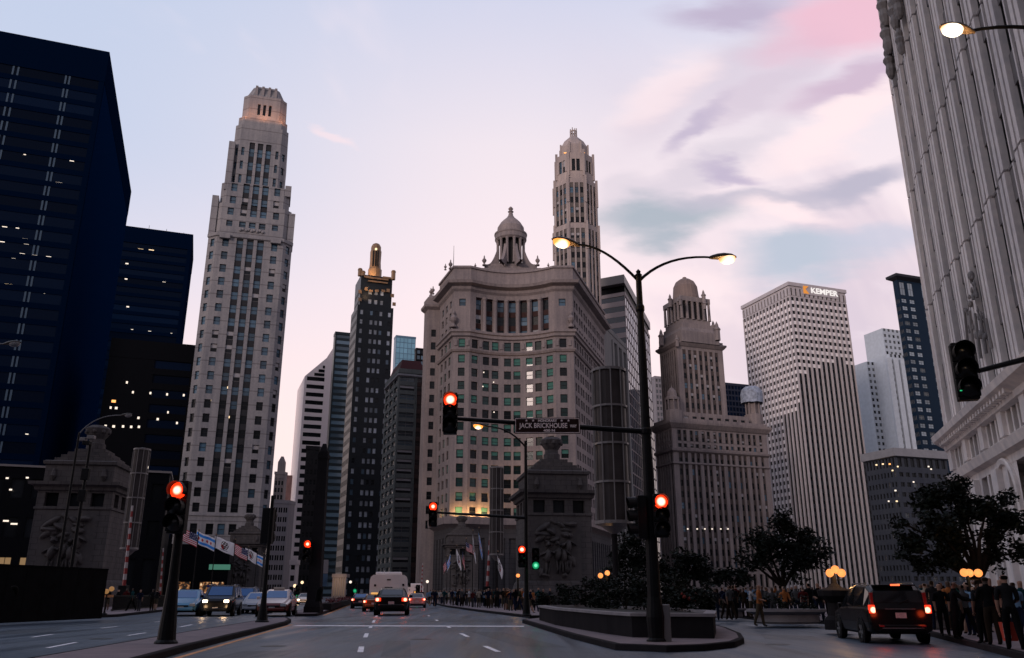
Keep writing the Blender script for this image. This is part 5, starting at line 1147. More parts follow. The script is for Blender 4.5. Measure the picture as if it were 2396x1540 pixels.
def bridge_house():
    Y = 84.0; K = P3(80, 1200, Y); K.z = 0; Zs = lambda py: ZP(py, Y)
    W, D = 7.1, 7.6; r = thing('bridge_house', 'pale stone bridge house with carved relief and urn top at the left bridge corner', 'bridge house', (0, 0, 0), 'stone bridge houses')
    z1, z2, z3, z4, z5, z6 = Zs(1330), Zs(1188), Zs(1146), Zs(1130), Zs(1075), Zs(1040)
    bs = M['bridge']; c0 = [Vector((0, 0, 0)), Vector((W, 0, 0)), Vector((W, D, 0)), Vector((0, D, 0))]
    w = []; mb = MB()
    for k in range(4):
        a, b = c0[k], c0[(k + 1) % 4]
        facade(mb, w, [a, b], z2, z3, [(.75, 'p'), (1.25, 'w'), (.9, 'p'), (1.25, 'w'), (.9, 'p'), (1.25, 'w'), (.75, 'p')], [(.2, 'b'), (1.5, 'w'), (.3, 'b')], .5)
        mb.q([(a.x, a.y, 0), (b.x, b.y, 0), (b.x, b.y, z2), (a.x, a.y, z2)])
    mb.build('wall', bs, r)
    def ring(nm, prof, m_=bs): q = MB(); cornice(q, c0, prof, 0, True); return q.build(nm, m_, r)
    ring('plinth', [(0, 0), (.55, 0), (.55, 1.6), (.35, 1.9), (.2, 2.5), (0, 2.7)]); ring('string_course', [(0, z2 - .15), (.12, z2 - .1), (.12, z2 + .1), (0, z2 + .15)])
    ring('cornice', [(0, z3 - .1), (.25, z3), (.35, z3 + .35), (.75, z3 + .5), (.8, z3 + .8), (.1, z4 + .05)])
    at = MB(); at.prism(offset(c0, -.25, True), z4, z5 - .3); cornice(at, offset(c0, -.25, True), [(0, z5 - .5), (.2, z5 - .4), (.25, z5 - .1), (0, z5)], 0, True); at.q([(p.x, p.y, z5 - .01) for p in offset(c0, -.25, True)])
    at.build('attic', bs, r)
    for x in (1.15, W - 1.15):
        m_ = MB(); m_.tube([(x, -.1 + .25, z4 + .3), (x, .08, z4 + .75), (x, .0 + .1, z4 + 1.5)], [.1, .3, .16], 8); m_.build('attic_bracket', bs, r)
    st = MB(); cx, cy = W / 2, D / 2; n = 4
    for k in range(n):
        t = k / n; h = (W / 2 - .7) * (1 - t) ** .9 + .95 * t; zz = z5 + (z6 - z5) * t
        st.prism([Vector((cx - h, cy - h, 0)), Vector((cx + h, cy - h, 0)), Vector((cx + h, cy + h, 0)), Vector((cx - h, cy + h, 0))], zz, zz + (z6 - z5) / n)
    st.build('stepped_roof', bs, r)
    u = MB(); zt = Zs(985) + .35; hh = zt - z6
    u.lathe([(.95, 0), (.95, .25 * hh), (.8, .3 * hh), (.75, .45 * hh), (1.05, .6 * hh), (1.25, .78 * hh), (1.3, .84 * hh), (1.1, .9 * hh), (.8, .97 * hh), (.1, hh)], (cx, cy, z6), 14); u.build('urn', bs, r)
    for k in range(8):
        a = rad(45 * k); b = MB(); b.sphere((cx + 1.12 * math.cos(a), cy + 1.12 * math.sin(a), z6 + hh * .72), .24, 0, 8); b.build('urn_boss', bs, r)
    # carved relief: a shallow field of overlapping figures
    rr = random.Random(4); NX, NZ = 64, 72; X0, X1, Z0, Z1 = .8, W - 1.2, 2.9, z2 - .25
    H = [[0.0] * NX for _ in range(NZ)]
    bl = []
    for px, n_ in ((.28, 5), (.5, 4), (.72, 5), (.62, 3)):        # standing figures: legs, trunk, arms, head
        b0 = .03 + rr.random() * .05; t = .5 + rr.random() * .22
        bl += [(px - .03, b0 + .12, .025, .14, .22, rr.uniform(-.2, .2)), (px + .03, b0 + .12, .025, .14, .2, rr.uniform(-.3, .3)), (px, t - .16, .065, .13, .34, rr.uniform(-.2, .2)), (px + rr.uniform(-.02, .02), t + .02, .035, .04, .36, 0), (px + .08, t - .1, .022, .11, .25, rr.uniform(.5, 1.3)), (px - .08, t - .12, .022, .11, .22, -rr.uniform(.5, 1.3))]
    for k in range(16): bl.append((rr.uniform(.15, .85), rr.uniform(.55, .93), rr.uniform(.03, .06), rr.uniform(.08, .2), rr.uniform(.12, .3), rr.uniform(.8, 2.2)))
    for k in range(10): bl.append((rr.uniform(.1, .9), rr.uniform(.03, .4), rr.uniform(.03, .05), rr.uniform(.05, .12), rr.uniform(.1, .2), rr.uniform(0, 3)))
    for j in range(NZ):
        for i in range(NX):
            x, z = i / (NX - 1), j / (NZ - 1); v = 0
            for bx, bz, sx, sz, hgt, an in bl:
                dx, dz = (x - bx) * 1.0, (z - bz) * 1.2; ca, sa = math.cos(an), math.sin(an); q = ((dx * ca + dz * sa) / sx) ** 2 + ((-dx * sa + dz * ca) / sz) ** 2
                if q < 1: v = max(v, hgt * math.sqrt(1 - q))
            e = min(x, 1 - x, z, 1 - z); H[j][i] = v * min(1, e / .05)
    rl = MB(); rl.grid([[Vector((X0 + (X1 - X0) * i / (NX - 1), -.02 - H[j][i] * 2.3, Z0 + (Z1 - Z0) * j / (NZ - 1))) for i in range(NX)] for j in range(NZ)])
    rl.build('carved_relief', M['bridge_relief'], r)
    r_w = [(c, a, ww, hh_, 'bare', nm) for c, a, ww, hh_, st_, nm in w]
    for c, a, ww, hh_, st_, nm in r_w:
        g_ = wgeo(ww, hh_, 'bare')
        if g_[1] is None: g_[1] = g_[0].mesh('window_bare', S['bare'][1])
        o = bpy.data.objects.new('window', g_[1]); COL.objects.link(o); o.parent = r; o.location = c; o.rotation_euler = (0, 0, a)
    r.location = K; r.rotation_euler = (0, 0, rad(8)); 
    def put(px, Yn, s, label):
        c = fresh(r, label); p = P3(px, 1250, Yn); c.location = (p.x, p.y, 0); c.scale = (s, s, s)
    put(1232, 91, 1.0, 'dark stone bridge house with carved relief behind the planted island')
    put(536, 178, .95, 'small far bridge house at the foot of the pale setback tower')
    put(1046, 176, .92, 'small far bridge house behind the flags, before the curved building')
bridge_house()

def lantern_pylon():
    Y = 49.0; p0 = P3(1432, 1100, Y); s = 1950 / (Y * cP + 6 * sP); Rr = 41 / s; zb, zt = ZP(1222, Y), ZP(870, Y)
    r = thing('lantern_pylon', 'tall glazed lantern pylon of steel hoops in front of the ribbed building', 'lantern pylon', (0, 0, 0), 'glazed lantern pylons on the bridge')
    st = M['steel']; n = 10; angs = [math.pi * 2 * k / n + .3 for k in range(n)]
    for k in range(5):
        z = zb + (zt - zb) * k / 4; h = MB(); h.lathe([(Rr, -.06), (Rr + .05, -.06), (Rr + .05, .06), (Rr, .06), (Rr, -.06)], (0, 0, z), 20); h.build('hoop', st, r)
    for a in angs:
        v = MB(); v.tube([(Rr * math.cos(a) * 1.02, Rr * math.sin(a) * 1.02, zb), (Rr * math.cos(a) * 1.02, Rr * math.sin(a) * 1.02, zt)], .04, 6); v.build('upright', st, r)
    g_ = MB(); g_.lathe([(Rr * .93, zb + .05), (Rr * .93, zt - .05)], (0, 0, 0), 20); g_.build('glazing', mat('smoked_lantern_glass', (.045, .038, .038), .4, .15, var=.3, vscale=.8), r)
    b = MB(); b.lathe([(.12, zb - .7), (Rr * .7, zb - .25), (Rr * 1.08, zb - .12), (Rr * 1.08, zb), (.1, zb)], (0, 0, 0), 20); b.build('base_dish', st, r)
    t = MB(); t.lathe([(Rr * 1.04, zt), (Rr * 1.04, zt + .1), (.1, zt + .22)], (0, 0, 0), 20); t.build('cap', st, r)
    p = MB(); p.lathe([(.35, 0), (.3, .3), (.19, .6), (.17, zb - .6)], (0, 0, 0), 12); p.build('pole', M['concrete_dark'], r)
    r.location = (p0.x, p0.y, 0)
    def put(px, Yn, label, s_=1.0):
        c = fresh(r, label); q = P3(px, 1180, Yn); c.location = (q.x, q.y, 0); c.scale = (s_ * .72, s_ * .72, s_)
    put(316, 78, 'glazed lantern pylon of steel hoops right of the left bridge house', 1.0)
    put(1162, 88, 'small glazed lantern pylon in front of the curved building base', .98)
lantern_pylon()

# -- signals
R_LENS = .20
m_red = lens_mat('red_signal_lens', (1, .55, .38), (1, .03, .004), .16, 3.2, 2.2); m_grn = lens_mat('green_signal_lens', (.2, 1, .55), (.01, .55, .22), .16, 1.1, .5); m_off = mat('unlit_lens', (.012, .01, .01), .3, .4)
def signal_head(root, c, lit='red', rz=0.0, s=1.0, pole_side=None):
    """three-lamp head facing -Y (turned by rz) with its red lens at c"""
    c = Vector(c); T = Matrix.Translation(c) @ Matrix.Rotation(rz, 4, 'Z') @ Matrix.Scale(s, 4)
    hb = MB(); hb.box(-.2, .2, .0, .26, -1.0, .24, 0, T)
    for k in range(3): hb.box(-.225, .225, -.02, .03, -.38 * k - .185, -.38 * k + .185, 0, T)
    head = hb.build('signal_head', M['black'], root, bevel=.02)
    for k, nm in enumerate(('red_lens', 'amber_lens', 'green_lens')):
        z = -.38 * k; on = (nm.startswith(lit)); m_ = (m_red if k == 0 else m_grn) if on and k != 1 else m_off
        l = MB(); l.lathe([(.002, -.10), (.08, -.085), (.14, -.05), (R_LENS, -.0)], (0, 0, 0), 16)
        lo = MB(); lo.add(l, T @ Matrix.Translation((0, -.03, z)) @ Matrix.Rotation(-math.pi / 2, 4, 'X'))
        lo2 = MB(); lo2.v = lo.v; lo2.f = lo.f; lo2.m = lo.m
        lo2.build(nm, m_, head, pivot=T @ Vector((0, -.06, z)), smooth=True)
        v = MB(); rows = []
        for a in range(13):
            t = rad(-30 + 240 * a / 12); rows.append([T @ Vector((.195 * math.cos(t), -.02, z + .195 * math.sin(t))), T @ Vector((.2 * math.cos(t), -.30 + .10 * (1 - math.sin(t)) * .5, z + .2 * math.sin(t))), T @ Vector((.207 * math.cos(t), -.30 + .10 * (1 - math.sin(t)) * .5, z + .207 * math.sin(t))), T @ Vector((.207 * math.cos(t), -.02, z + .207 * math.sin(t)))])
        v.grid(rows); v.build('visor', M['black'], head)
        if on and k != 1:
            q = T @ Vector((0, -.32, z)); point_light('signal_glow', q, 5.0 * s * s, (1, .06, .01) if k == 0 else (.05, 1, .4), .1, head)
    return head
def pole(root, base, top, r0=.12, r1=.07, flare=.26, fh=.9, name='pole', m_=None):
    b, t = Vector(base), Vector(top); H = t.z - b.z; mb = MB()
    mb.lathe([(flare, 0), (flare, .06), (flare * .8, .12), (r0 * 1.35, fh * .55), (r0, fh), (r1, H), (.01, H + .02)], b, 14); return mb.build(name, m_ or M['iron'], root, smooth=False)
def arm(root, pts, r0, r1, name='mast_arm', m_=None):
    n = len(pts); mb = MB(); mb.tube(pts, [r0 + (r1 - r0) * k / (n - 1) for k in range(n)], 8); return mb.build(name, m_ or M['iron'], root, smooth=False)
def bez(a, b, c, n=10): return [Vector(a) * (1 - t) ** 2 + Vector(b) * 2 * t * (1 - t) + Vector(c) * t * t for t in [k / n for k in range(n + 1)]]
m_lamp = lens_mat('sodium_lamp_lens', (1, .88, .66), (1, .32, .05), .27, 3.0, 1.7)
m_lamp2 = lens_mat('sodium_lamp_small_lens', (1, .86, .62), (1, .52, .18), .30, 5, 2.5)
def luminaire(root, tip, dirv, s=1.0, power=120, m_=None):
    """cobra-head lantern: tip = arm end, dirv = horizontal outward direction"""
    tip = Vector(tip); a = math.atan2(dirv[1], dirv[0]); T = Matrix.Translation(tip) @ Matrix.Rotation(a, 4, 'Z') @ Matrix.Rotation(rad(-6), 4, 'Y') @ Matrix.Scale(s, 4)
    hb = MB(); rows = []
    for x, hw, zt, zb_ in ((-.12, .04, .05, -.05), (.0, .10, .10, -.06), (.2, .17, .15, -.05), (.45, .23, .17, -.03), (.75, .21, .14, -.02), (.95, .10, .06, -.02), (1.0, .02, .02, -.01)):
        rows.append([T @ Vector((x, hw * math.cos(t), (zt if math.sin(t) > 0 else -zb_) * math.sin(t))) for t in [2 * math.pi * k / 12 for k in range(12)]])
    hb.grid(rows, 0, True); hb.q(rows[0][::-1]); head = hb.build('lamp_head', mat('lamplight_tinted_housing', (.05, .035, .025), .4, .3), root, smooth=True)  # housing tinted brown to paint in the lamp's orange light
    lb = MB(); c = Vector((.60, 0, -.03)); lb.lathe([(.27, .03), (.27, 0), (.24, -.11), (.16, -.19), (.06, -.225), (.002, -.23)], (0, 0, 0), 16)
    l2 = MB(); l2.add(lb, T @ Matrix.Translation(c) @ Matrix.Diagonal((1.25, .85, 1, 1))); l2.build('lamp_lens', m_ or m_lamp, head, pivot=T @ (c + Vector((0, 0, -.1))), smooth=True)
    if power: point_light('lamp_light', T @ (c + Vector((0, 0, -.42))), power, (1, .62, .28), .2, head)
    return head

def signals():
    # left median pole with a red signal
    b = G(388, 1508, .154); Y = b.y; t = P3(418, 1128, Y)
    r = thing('traffic_signal_pole', 'black signal pole with a red light on the near end of the left median', 'traffic signal', b)
    pole(r, b, (b.x, b.y, t.z), .135, .10, .30, 1.7); p = P3(424, 1151, Y); signal_head(r, (p.x + .05, Y - .3, p.z), 'red', rad(-2), 1.15)
    br = MB(); br.tube([(b.x, b.y, p.z - .2), (p.x, Y - .1, p.z - .2)], .03, 6); br.tube([(b.x, b.y, p.z - .85), (p.x, Y - .1, p.z - .85)], .03, 6); br.build('bracket', M['iron'], r)
    q = P3(437, 1191, Y); sg = MB(); sg.box(q.x - .06, q.x + .03, Y - .25, Y - .2, q.z - .09, q.z + .09); sg.build('amber_marker', lamp('amber_marker', (1, .5, .15), .5), r)
    # second pole, back of a signal
    b = G(613, 1457, .154); Y = b.y; t = P3(631, 1160, Y)
    r = thing('traffic_signal_pole', 'thin black signal pole further along the left median, its signal facing away', 'traffic signal', b)
    pole(r, b, (b.x, b.y, t.z), .10, .08, .32, 1.6); signal_head(r, (t.x, Y + .3, t.z - .9), 'none', math.pi, 1.35)
    # dark pylon on the second median
    b = G(733, 1434, .154); Y = b.y; zt = ZP(1058, Y)
    r = thing('bridge_pylon', 'tall dark tapering pylon with a red signal on the second median', 'pylon', b)
    m_ = MB(); k = 1950 / (Y * cP); h0, h1 = 14 / k, 12 / k
    def sqr(h): return [Vector((b.x - h, Y - h, 0)), Vector((b.x + h, Y - h, 0)), Vector((b.x + h, Y + h, 0)), Vector((b.x - h, Y + h, 0))]
    m_.frustum(sqr(h0 * 1.05), 1.0, sqr(h1 * .9), zt); m_.build('shaft', M['concrete_dark'], r)
    m_ = MB(); m_.prism(sqr(h0 * 1.35), .15, .55); m_.frustum(sqr(h0 * 1.3), .55, sqr(h0 * 1.05), 1.0); m_.build('plinth', M['concrete_dark'], r)
    m_ = MB(); m_.frustum(sqr(h1 * 1.05), zt - .5, sqr(h1 * 1.05), zt - .2); m_.frustum(sqr(h1 * .9), zt - .2, sqr(h1 * .3), zt + .6); m_.build('cap', M['concrete_dark'], r)
    p = P3(727, 1275, Y); signal_head(r, (p.x, Y - h0 - .4, p.z), 'red', 0, 1.25)
    # thin mast beside it
    p = P3(750, 1190, Y + 2); r2 = thing('light_mast', 'thin grey mast just right of the dark pylon', 'mast', (p.x, Y + 2, 0)); pole(r2, (p.x, Y + 2, .15), (p.x, Y + 2, p.z), .10, .05, .2, .8, m_=M['steel'])
    fx = MB(); fx.box(p.x - .3, p.x + .1, Y + 1.9, Y + 2.1, p.z - 2.2, p.z - 1.9); fx.build('floodlight', M['iron'], r2)
    # far mast arm over the right lanes
    b = G(1232, 1441, .154); Y = b.y; t = P3(1232, 1032, Y)
    r = thing('signal_mast', 'tall black mast with a warm lamp and red signal arm beside the bridge house', 'traffic signal', b)
    pole(r, b, (b.x, Y, t.z), .13, .09, .3, 1.6)
    tip = P3(1140, 1000, Y); arm(r, bez((b.x, Y, t.z - .4), (b.x - 1.0, Y, t.z + .9), (tip.x, Y - .3, tip.z)), .06, .04, 'lamp_arm'); luminaire(r, (tip.x, Y - .3, tip.z), (-1, -.15, 0), .95, 60)
    a = P3(1230, 1212, Y); e = P3(1008, 1203, Y); arm(r, [(b.x, Y, a.z), (e.x, Y, e.z + .12)], .1, .06)
    p = P3(1015, 1187, Y); signal_head(r, (p.x, Y - .35, p.z), 'red', 0, 1.2)
    p = P3(1221, 1287, Y); signal_head(r, (p.x, Y - .45, p.z), 'red', 0, 1.05)
    p = P3(1253, 1292, Y); signal_head(r, (p.x, Y - .3, p.z), 'green', 0, 1.05)
    # big street lamp with signal arm and name sign
    b = G(1536, 1503, .154); Y = b.y; t = P3(1513, 648, Y)
    r = thing('street_lamp', 'tall black street lamp with two curved arms, signals and a street name sign', 'street lamp', b)
    pole(r, b, (b.x, Y, t.z), .19, .09, .27, 1.2)
    for z, w_ in ((ZP(722, Y), .14), (ZP(1010, Y), .17)):
        k = MB(); k.lathe([(w_ * .8, -.12), (w_, -.06), (w_, .06), (w_ * .8, .12)], (b.x, Y, z), 12); k.build('collar', M['iron'], r)
    fin = MB(); fin.lathe([(.09, 0), (.12, .06), (.06, .12), (.08, .18), (.01, .26)], (b.x, Y, t.z), 10); fin.build('finial', M['iron'], r)
    l = P3(1345, 576, Y); arm(r, bez((b.x, Y, t.z - .15), (b.x - 1.1, Y, l.z + .12), (l.x, Y - .1, l.z)), .05, .035, 'lamp_arm'); luminaire(r, (l.x + .05, Y - .1, l.z), (-1, -.35, 0), .86, 130)
    l = P3(1672, 600, Y); arm(r, bez((b.x, Y, t.z - .15), (b.x + .9, Y, l.z + .1), (l.x, Y + .1, l.z)), .05, .035, 'lamp_arm'); luminaire(r, (l.x - .05, Y + .1, l.z), (1, .25, 0), .86, 90, lens_mat('dimmer_lamp_lens', (1, .80, .55), (1, .36, .08), .33, 2.2, 1.3))
    a = P3(1513, 1010, Y); e = P3(1038, 984, Y); arm(r, [(b.x, Y, a.z), (e.x, Y - .4, e.z)], .085, .055)
    p = P3(1058, 949, Y); signal_head(r, (p.x, Y - .72, p.z), 'red', 0, .98)
    p = P3(1540, 1178, Y); signal_head(r, (p.x, Y - .42, p.z), 'red', 0, .98); p = P3(1489, 1180, Y); signal_head(r, (p.x, Y - .05, p.z), 'none', rad(-88), .98)
    br = MB(); q = P3(1489, 1200, Y); br.tube([(b.x, Y, q.z), (q.x, Y, q.z)], .035, 6); br.build('bracket', M['iron'], r)
    # the sign
    c = P3(1281, 996, Y - .35); w_, h_ = 1.93, .47; brown = mat('brown_sign_face', (.028, .012, .010), .6, .1); wl = mat('pale_sign_letters', (.95, .78, .74), .6, .2)
    tilt = math.atan2(-(ZP(1018, Y) - ZP(976, Y)) * .06, 1)
    s = MB(); s.box(c.x - w_ / 2, c.x + w_ / 2, c.y, c.y + .03, c.z - h_ / 2, c.z + h_ / 2); sn = s.build('name_sign', brown, r)
    for x0, x1, z0, z1 in ((-w_ / 2 + .02, w_ / 2 - .02, h_ / 2 - .035, h_ / 2 - .02), (-w_ / 2 + .02, w_ / 2 - .02, -h_ / 2 + .02, -h_ / 2 + .035), (-w_ / 2 + .02, -w_ / 2 + .035, -h_ / 2 + .035, h_ / 2 - .035), (w_ / 2 - .035, w_ / 2 - .02, -h_ / 2 + .035, h_ / 2 - .035)):
        e = MB(); e.box(c.x + x0, c.x + x1, c.y - .004, c.y, c.z + z0, c.z + z1); e.build('sign_border', wl, sn)
    for tx, w2, sz, dx, dz in (('JACK BRICKHOUSE', 1.42, .20, -.12, -.005), ('WAY', .2, .12, .76, -.02), ('HONORARY', .56, .10, .0, .145), ('400 N', .34, .10, .05, -.15)):
        me = text_mesh(tx, w2, sz, .004, .004); add_mesh('lettering', me, wl, sn, (c.x + dx, c.y - .006, c.z + dz))
    for dx in (-.62, -.42, .42, .62):
        e = MB(); pts = [(.045 * (1 if k % 2 == 0 else .42) * math.sin(k * math.pi / 5), .045 * (1 if k % 2 == 0 else .42) * math.cos(k * math.pi / 5)) for k in range(10)]
        e.q([(c.x + dx + x, c.y - .006, c.z + .15 + z) for x, z in pts]); e.build('sign_star', wl, sn)
    cl = MB()
    for dx in (-.6, .6): cl.box(c.x + dx - .03, c.x + dx + .03, c.y + .03, Y - .2, c.z - .1, c.z + .1)
    cl.build('sign_clamp', M['iron'], r)
    sh = MB(); q = G(1548, 1497, .154); sh.box(b.x + .2, b.x + .42, Y - .05, Y + .25, .154, 1.15); sh.build('control_box', M['steel'], r, bevel=.03)
    # right signal on a mast arm, pole just outside the picture
    Y = 18.5; p = P3(2240, 830, Y); pb = P3(2560, 1100, 19.5)
    r = thing('signal_mast', 'black three lamp signal with a faint green light on the arm at the right edge', 'traffic signal', (pb.x, 19.5, 0))
    e = P3(2400, 840, 18.9); st = P3(2290, 868, Y); d = (Vector((e.x, e.y, e.z)) - st); far = st + d * (pb.x - st.x) / d.x
    arm(r, [far, st], .085, .055); pole(r, (pb.x, far.y, .15), (pb.x, far.y, far.z + .8), .15, .11, .32, 1.4)
    signal_head(r, (p.x + .04, Y - .15, p.z), 'none', rad(-16), 1.08)
    g_ = MB(); q = P3(2249, 914, Y - .3); g_.sphere(q, .03, 0, 8, sz=.4); g_.build('green_glint', lamp('faint_green', (.03, .8, .3), .8), r)
    # street lamp at the top right, pole outside
    Y = 13.0; tip = P3(2262, 74, Y); r = thing('street_lamp', 'bright amber street lamp hanging into the top right corner', 'street lamp', (tip.x + 3.2, Y, 0))
    q = P3(2396, 53, Y); arm(r, bez((tip.x + 3.2, Y, q.z - 1.2), (tip.x + 1.8, Y, q.z + .25), (tip.x, Y, tip.z), 12), .05, .03, 'lamp_arm'); pole(r, (tip.x + 3.2, Y, 0), (tip.x + 3.2, Y, q.z - 1.1), .14, .08, .3, 1.2)
    luminaire(r, (tip.x + .08, Y, tip.z + .0), (-1, -.12, 0), .62, 130)
    # left edge lamp heads over the bridge, unlit
    for px, py, Yn, lb in ((12, 805, 40, 'grey street lamp head reaching in at the left edge, unlit'), (285, 972, 62, 'slim unlit street lamp curving over the left bridge house')):
        p = P3(px, py, Yn); r = thing('street_lamp', lb, 'street lamp', (p.x - 3, Yn, 0)); 
        arm(r, bez((p.x - 3, Yn, p.z - 1.4), (p.x - 2, Yn, p.z + .1), (p.x, Yn, p.z)), .05, .035, 'lamp_arm', M['steel']); pole(r, (p.x - 3, Yn, 0), (p.x - 3, Yn, p.z - 1.3), .12, .07, .28, 1.2)
        luminaire(r, (p.x, Yn, p.z), (1, 0, 0), .8, 0, mat('unlit_bowl', (.3, .29, .29), .3, .4))
    # camera and lamp post in front of the left bridge house
    b = P3(156, 1400, 66); r = thing('camera_pole', 'dark pole carrying cameras in front of the left bridge house', 'pole', (b.x, 66, 0)); zt = ZP(1035, 66)
    pole(r, (b.x, 66, 0), (b.x, 66, zt), .14, .1, .3, 1.2)
    for dx, dz in ((-.55, .2), (.1, .35), (-.2, -.1)):
        c = MB(); c.box(b.x + dx - .28, b.x + dx + .28, 65.6, 66.0, zt + dz - .14, zt + dz + .14); c.build('camera_box', M['steel'] if dz > .1 else M['iron'], r, bevel=.03)
    for z in (ZP(1110, 66), ZP(1160, 66)):
        c = MB(); c.box(b.x - .3, b.x + .3, 65.8, 66.1, z - .45, z + .45); c.build('equipment_box', M['iron'], r, bevel=.03)
signals()

def small_furniture():
    # black hoarding on the left
    a, b = G(-160, 1463, .15), G(238, 1445, .15); r = thing('hoarding', 'long plain black hoarding standing on the left pavement', 'hoarding', a); T = Vector((b.x - a.x, b.y - a.y, 0)); an = math.atan2(T.y, T.x); zt = ZP(1334, b.y)
    n = 9; L_ = T.length / n; bk = mat('black_hoarding', (.005, .005, .006), .8, .02, var=.3, vscale=1.5)
    for k in range(n):
        m_ = MB(); m_.box(k * L_ + .01, (k + 1) * L_ - .01, 0, .08, .1, zt, 0, Matrix.Translation((a.x, a.y, 0)) @ Matrix.Rotation(an, 4, 'Z')); m_.build('panel', bk, r)
    m_ = MB(); m_.box(0, T.length, -.03, .11, zt, zt + .07, 0, Matrix.Translation((a.x, a.y, 0)) @ Matrix.Rotation(an, 4, 'Z')); m_.build('coping', bk, r)
    # amber flashing hydrant lights
    b = G(243, 1440, .15); r = thing('barricade', 'amber barricade lights on a short post at the end of the hoarding', 'barricade', b); k = 1950 / (b.y * cP)
    pole(r, b, (b.x, b.y, 1.35), .05, .04, .2, .3); 
    for dx, dz in ((-.3, 1.75), (.0, 1.55), (.3, 1.7)): m_ = MB(); m_.sphere((b.x + dx, b.y - .1, dz), .17, 0, 8, sz=.9); m_.build('amber_lamp', lamp('weak_amber', (.9, .45, .16), .30), r)
    m_ = MB(); m_.box(b.x - .4, b.x + .4, b.y, b.y + .08, 1.2, 1.35); m_.build('board', M['yellow'], r)
    # bridge parapets
    def parapet(label, pts, h=1.15):
        P_ = [G(*p, .15) for p in pts]; r_ = thing('bridge_railing', label, 'railing', P_[0])
        for p, q in zip(P_, P_[1:]):
            L_ = (q - p).length; an_ = math.atan2(q.y - p.y, q.x - p.x); T_ = Matrix.Translation(p) @ Matrix.Rotation(an_, 4, 'Z')
            m_ = MB(); m_.box(0, L_, -.06, .06, h - .1, h, 0, T_); m_.box(0, L_, -.05, .05, .08, .18, 0, T_); nn_ = max(2, int(L_ / .3))
            for j in range(nn_): x = L_ * j / nn_; m_.box(x, x + .09, -.03, .03, .18, h - .1, 0, T_)
            m_.build('rail_panel', M['iron'], r_); m_ = MB(); m_.box(-.15, .15, -.15, .15, 0, h + .12, 0, T_); m_.build('post', M['iron'], r_, bevel=.02)
    parapet('dark iron bridge railing behind the walkers on the right pavement', [(1060, 1408), (1180, 1415), (1250, 1424)]); parapet('dark iron bridge railing along the left pavement behind the waiting cars', [(560, 1410), (470, 1416), (360, 1424), (260, 1432)])
    parapet('low dark railing far right behind the planters', [(1560, 1414), (1760, 1413), (2010, 1412), (2240, 1420)])
    # red and white barrier arms, raised
    rw = mat('barrier_red', (.26, .03, .03), .5, .3); ww = mat('barrier_white', (.42, .38, .38), .5, .3)
    def barrier(name_label, foot, topx, n=14, w=.16):
        (bx, by, Yn), (tx, ty) = foot, topx; b_ = P3(bx, by, Yn); t_ = P3(tx, ty, Yn - .5); r_ = thing('barrier_arm', name_label, 'barrier gate', (b_.x, Yn, 0)); d = (t_ - b_) / n
        for k in range(n):
            m_ = MB(); q = b_ + d * k; e = q + d * .98; wd = w * (1 - .45 * k / n)
            m_.tube([q, e], [wd, wd * .97], 4); m_.build('arm_segment', ww if k % 2 else rw, r_)
        m_ = MB(); m_.box(b_.x - .35, b_.x + .35, Yn - .3, Yn + .3, 0, b_.z, 0); m_.build('gate_housing', M['iron'], r_, bevel=.04)
    barrier('raised red and white barrier arm beside the left glazed lantern', (290, 1370, 72), (310, 1183)); barrier('thin raised red and white barrier arm behind the left signal pole', (374, 1392, 92), (382, 1283), 12, .13)
    barrier('raised red and white barrier arm among the flags by the curved building', (1140, 1372, 92), (1150, 1205)); barrier('slender striped barrier arm right of the white bus', (986, 1385, 125), (989, 1318), 14, .11)
    # globe lamp pedestals
    gl = lamp('globe_lamp', (1, .30, .075), 1.5)
    def globes(label, px, Yn, spots, base=None):
        b_ = P3(px, 1400, Yn); r_ = thing('globe_lamp_post', label, 'lamp post', (b_.x, Yn, .15)); zl = ZP(1341, Yn)
        m_ = MB(); m_.lathe([(.5, .15), (.5, .5), (.35, .65), (.3, 1.1), (.62, 1.35), (.66, 1.55), (.3, 1.65), (.12, 1.8), (.09, zl)] if base else [(.3, .15), (.2, .6), (.09, 1.0), (.07, zl)], (b_.x, Yn, 0), 12); m_.build('post', M['concrete_dark'] if base else M['iron'], r_)
        for qx, qy in spots:
            c = P3(qx, qy, Yn); m_ = MB(); m_.tube([(b_.x, Yn, zl - .25), (c.x, Yn, c.z - .25)], .025, 6); m_.build('lamp_bracket', M['iron'], r_)
            m_ = MB(); m_.sphere(c, .155, 0, 14); m_.build('globe', gl, r_, pivot=c, smooth=True)
        c = P3(px, 1341, Yn); point_light('globe_light', (c.x, Yn - .4, c.z), 22, (1, .55, .22), .2, r_)
    globes('stone urn lamp post with two glowing globes behind the black car', 1955, 33, [(1942, 1341), (1954, 1333), (1969, 1341)], True)
    globes('slim lamp post with amber globes under the right tree', 2272, 34, [(2256, 1340), (2268, 1341), (2289, 1341)])
    globes('distant globe lamp among the planter shrubs', 1421, 52, [(1421, 1341), (1405, 1347)])
    globes('small glowing lamp left of the planted island by the bridge house', 1212, 70, [(1212, 1347)])
    # planters
    def planter(label, px, py, w_px, h, name='planter'):
        b_ = G(px, py, .154); s_ = w_px / (1950 / (b_.y * cP)); r_ = thing(name, label, 'planter', b_)
        m_ = MB(); m_.lathe([(s_ * .40, 0), (s_ * .43, .08), (s_ * .42, h * .6), (s_ * .52, h * .82), (s_ * .52, h), (s_ * .44, h), (s_ * .42, h - .12)], b_, 22, sy=.6); m_.build('bowl', M['concrete'], r_)
        m_ = MB(); m_.lathe([(s_ * .43, h - .1), (.01, h - .06)], b_, 22, sy=.6); m_.build('soil', mat('soil', (.015, .012, .01)), r_); return b_, s_
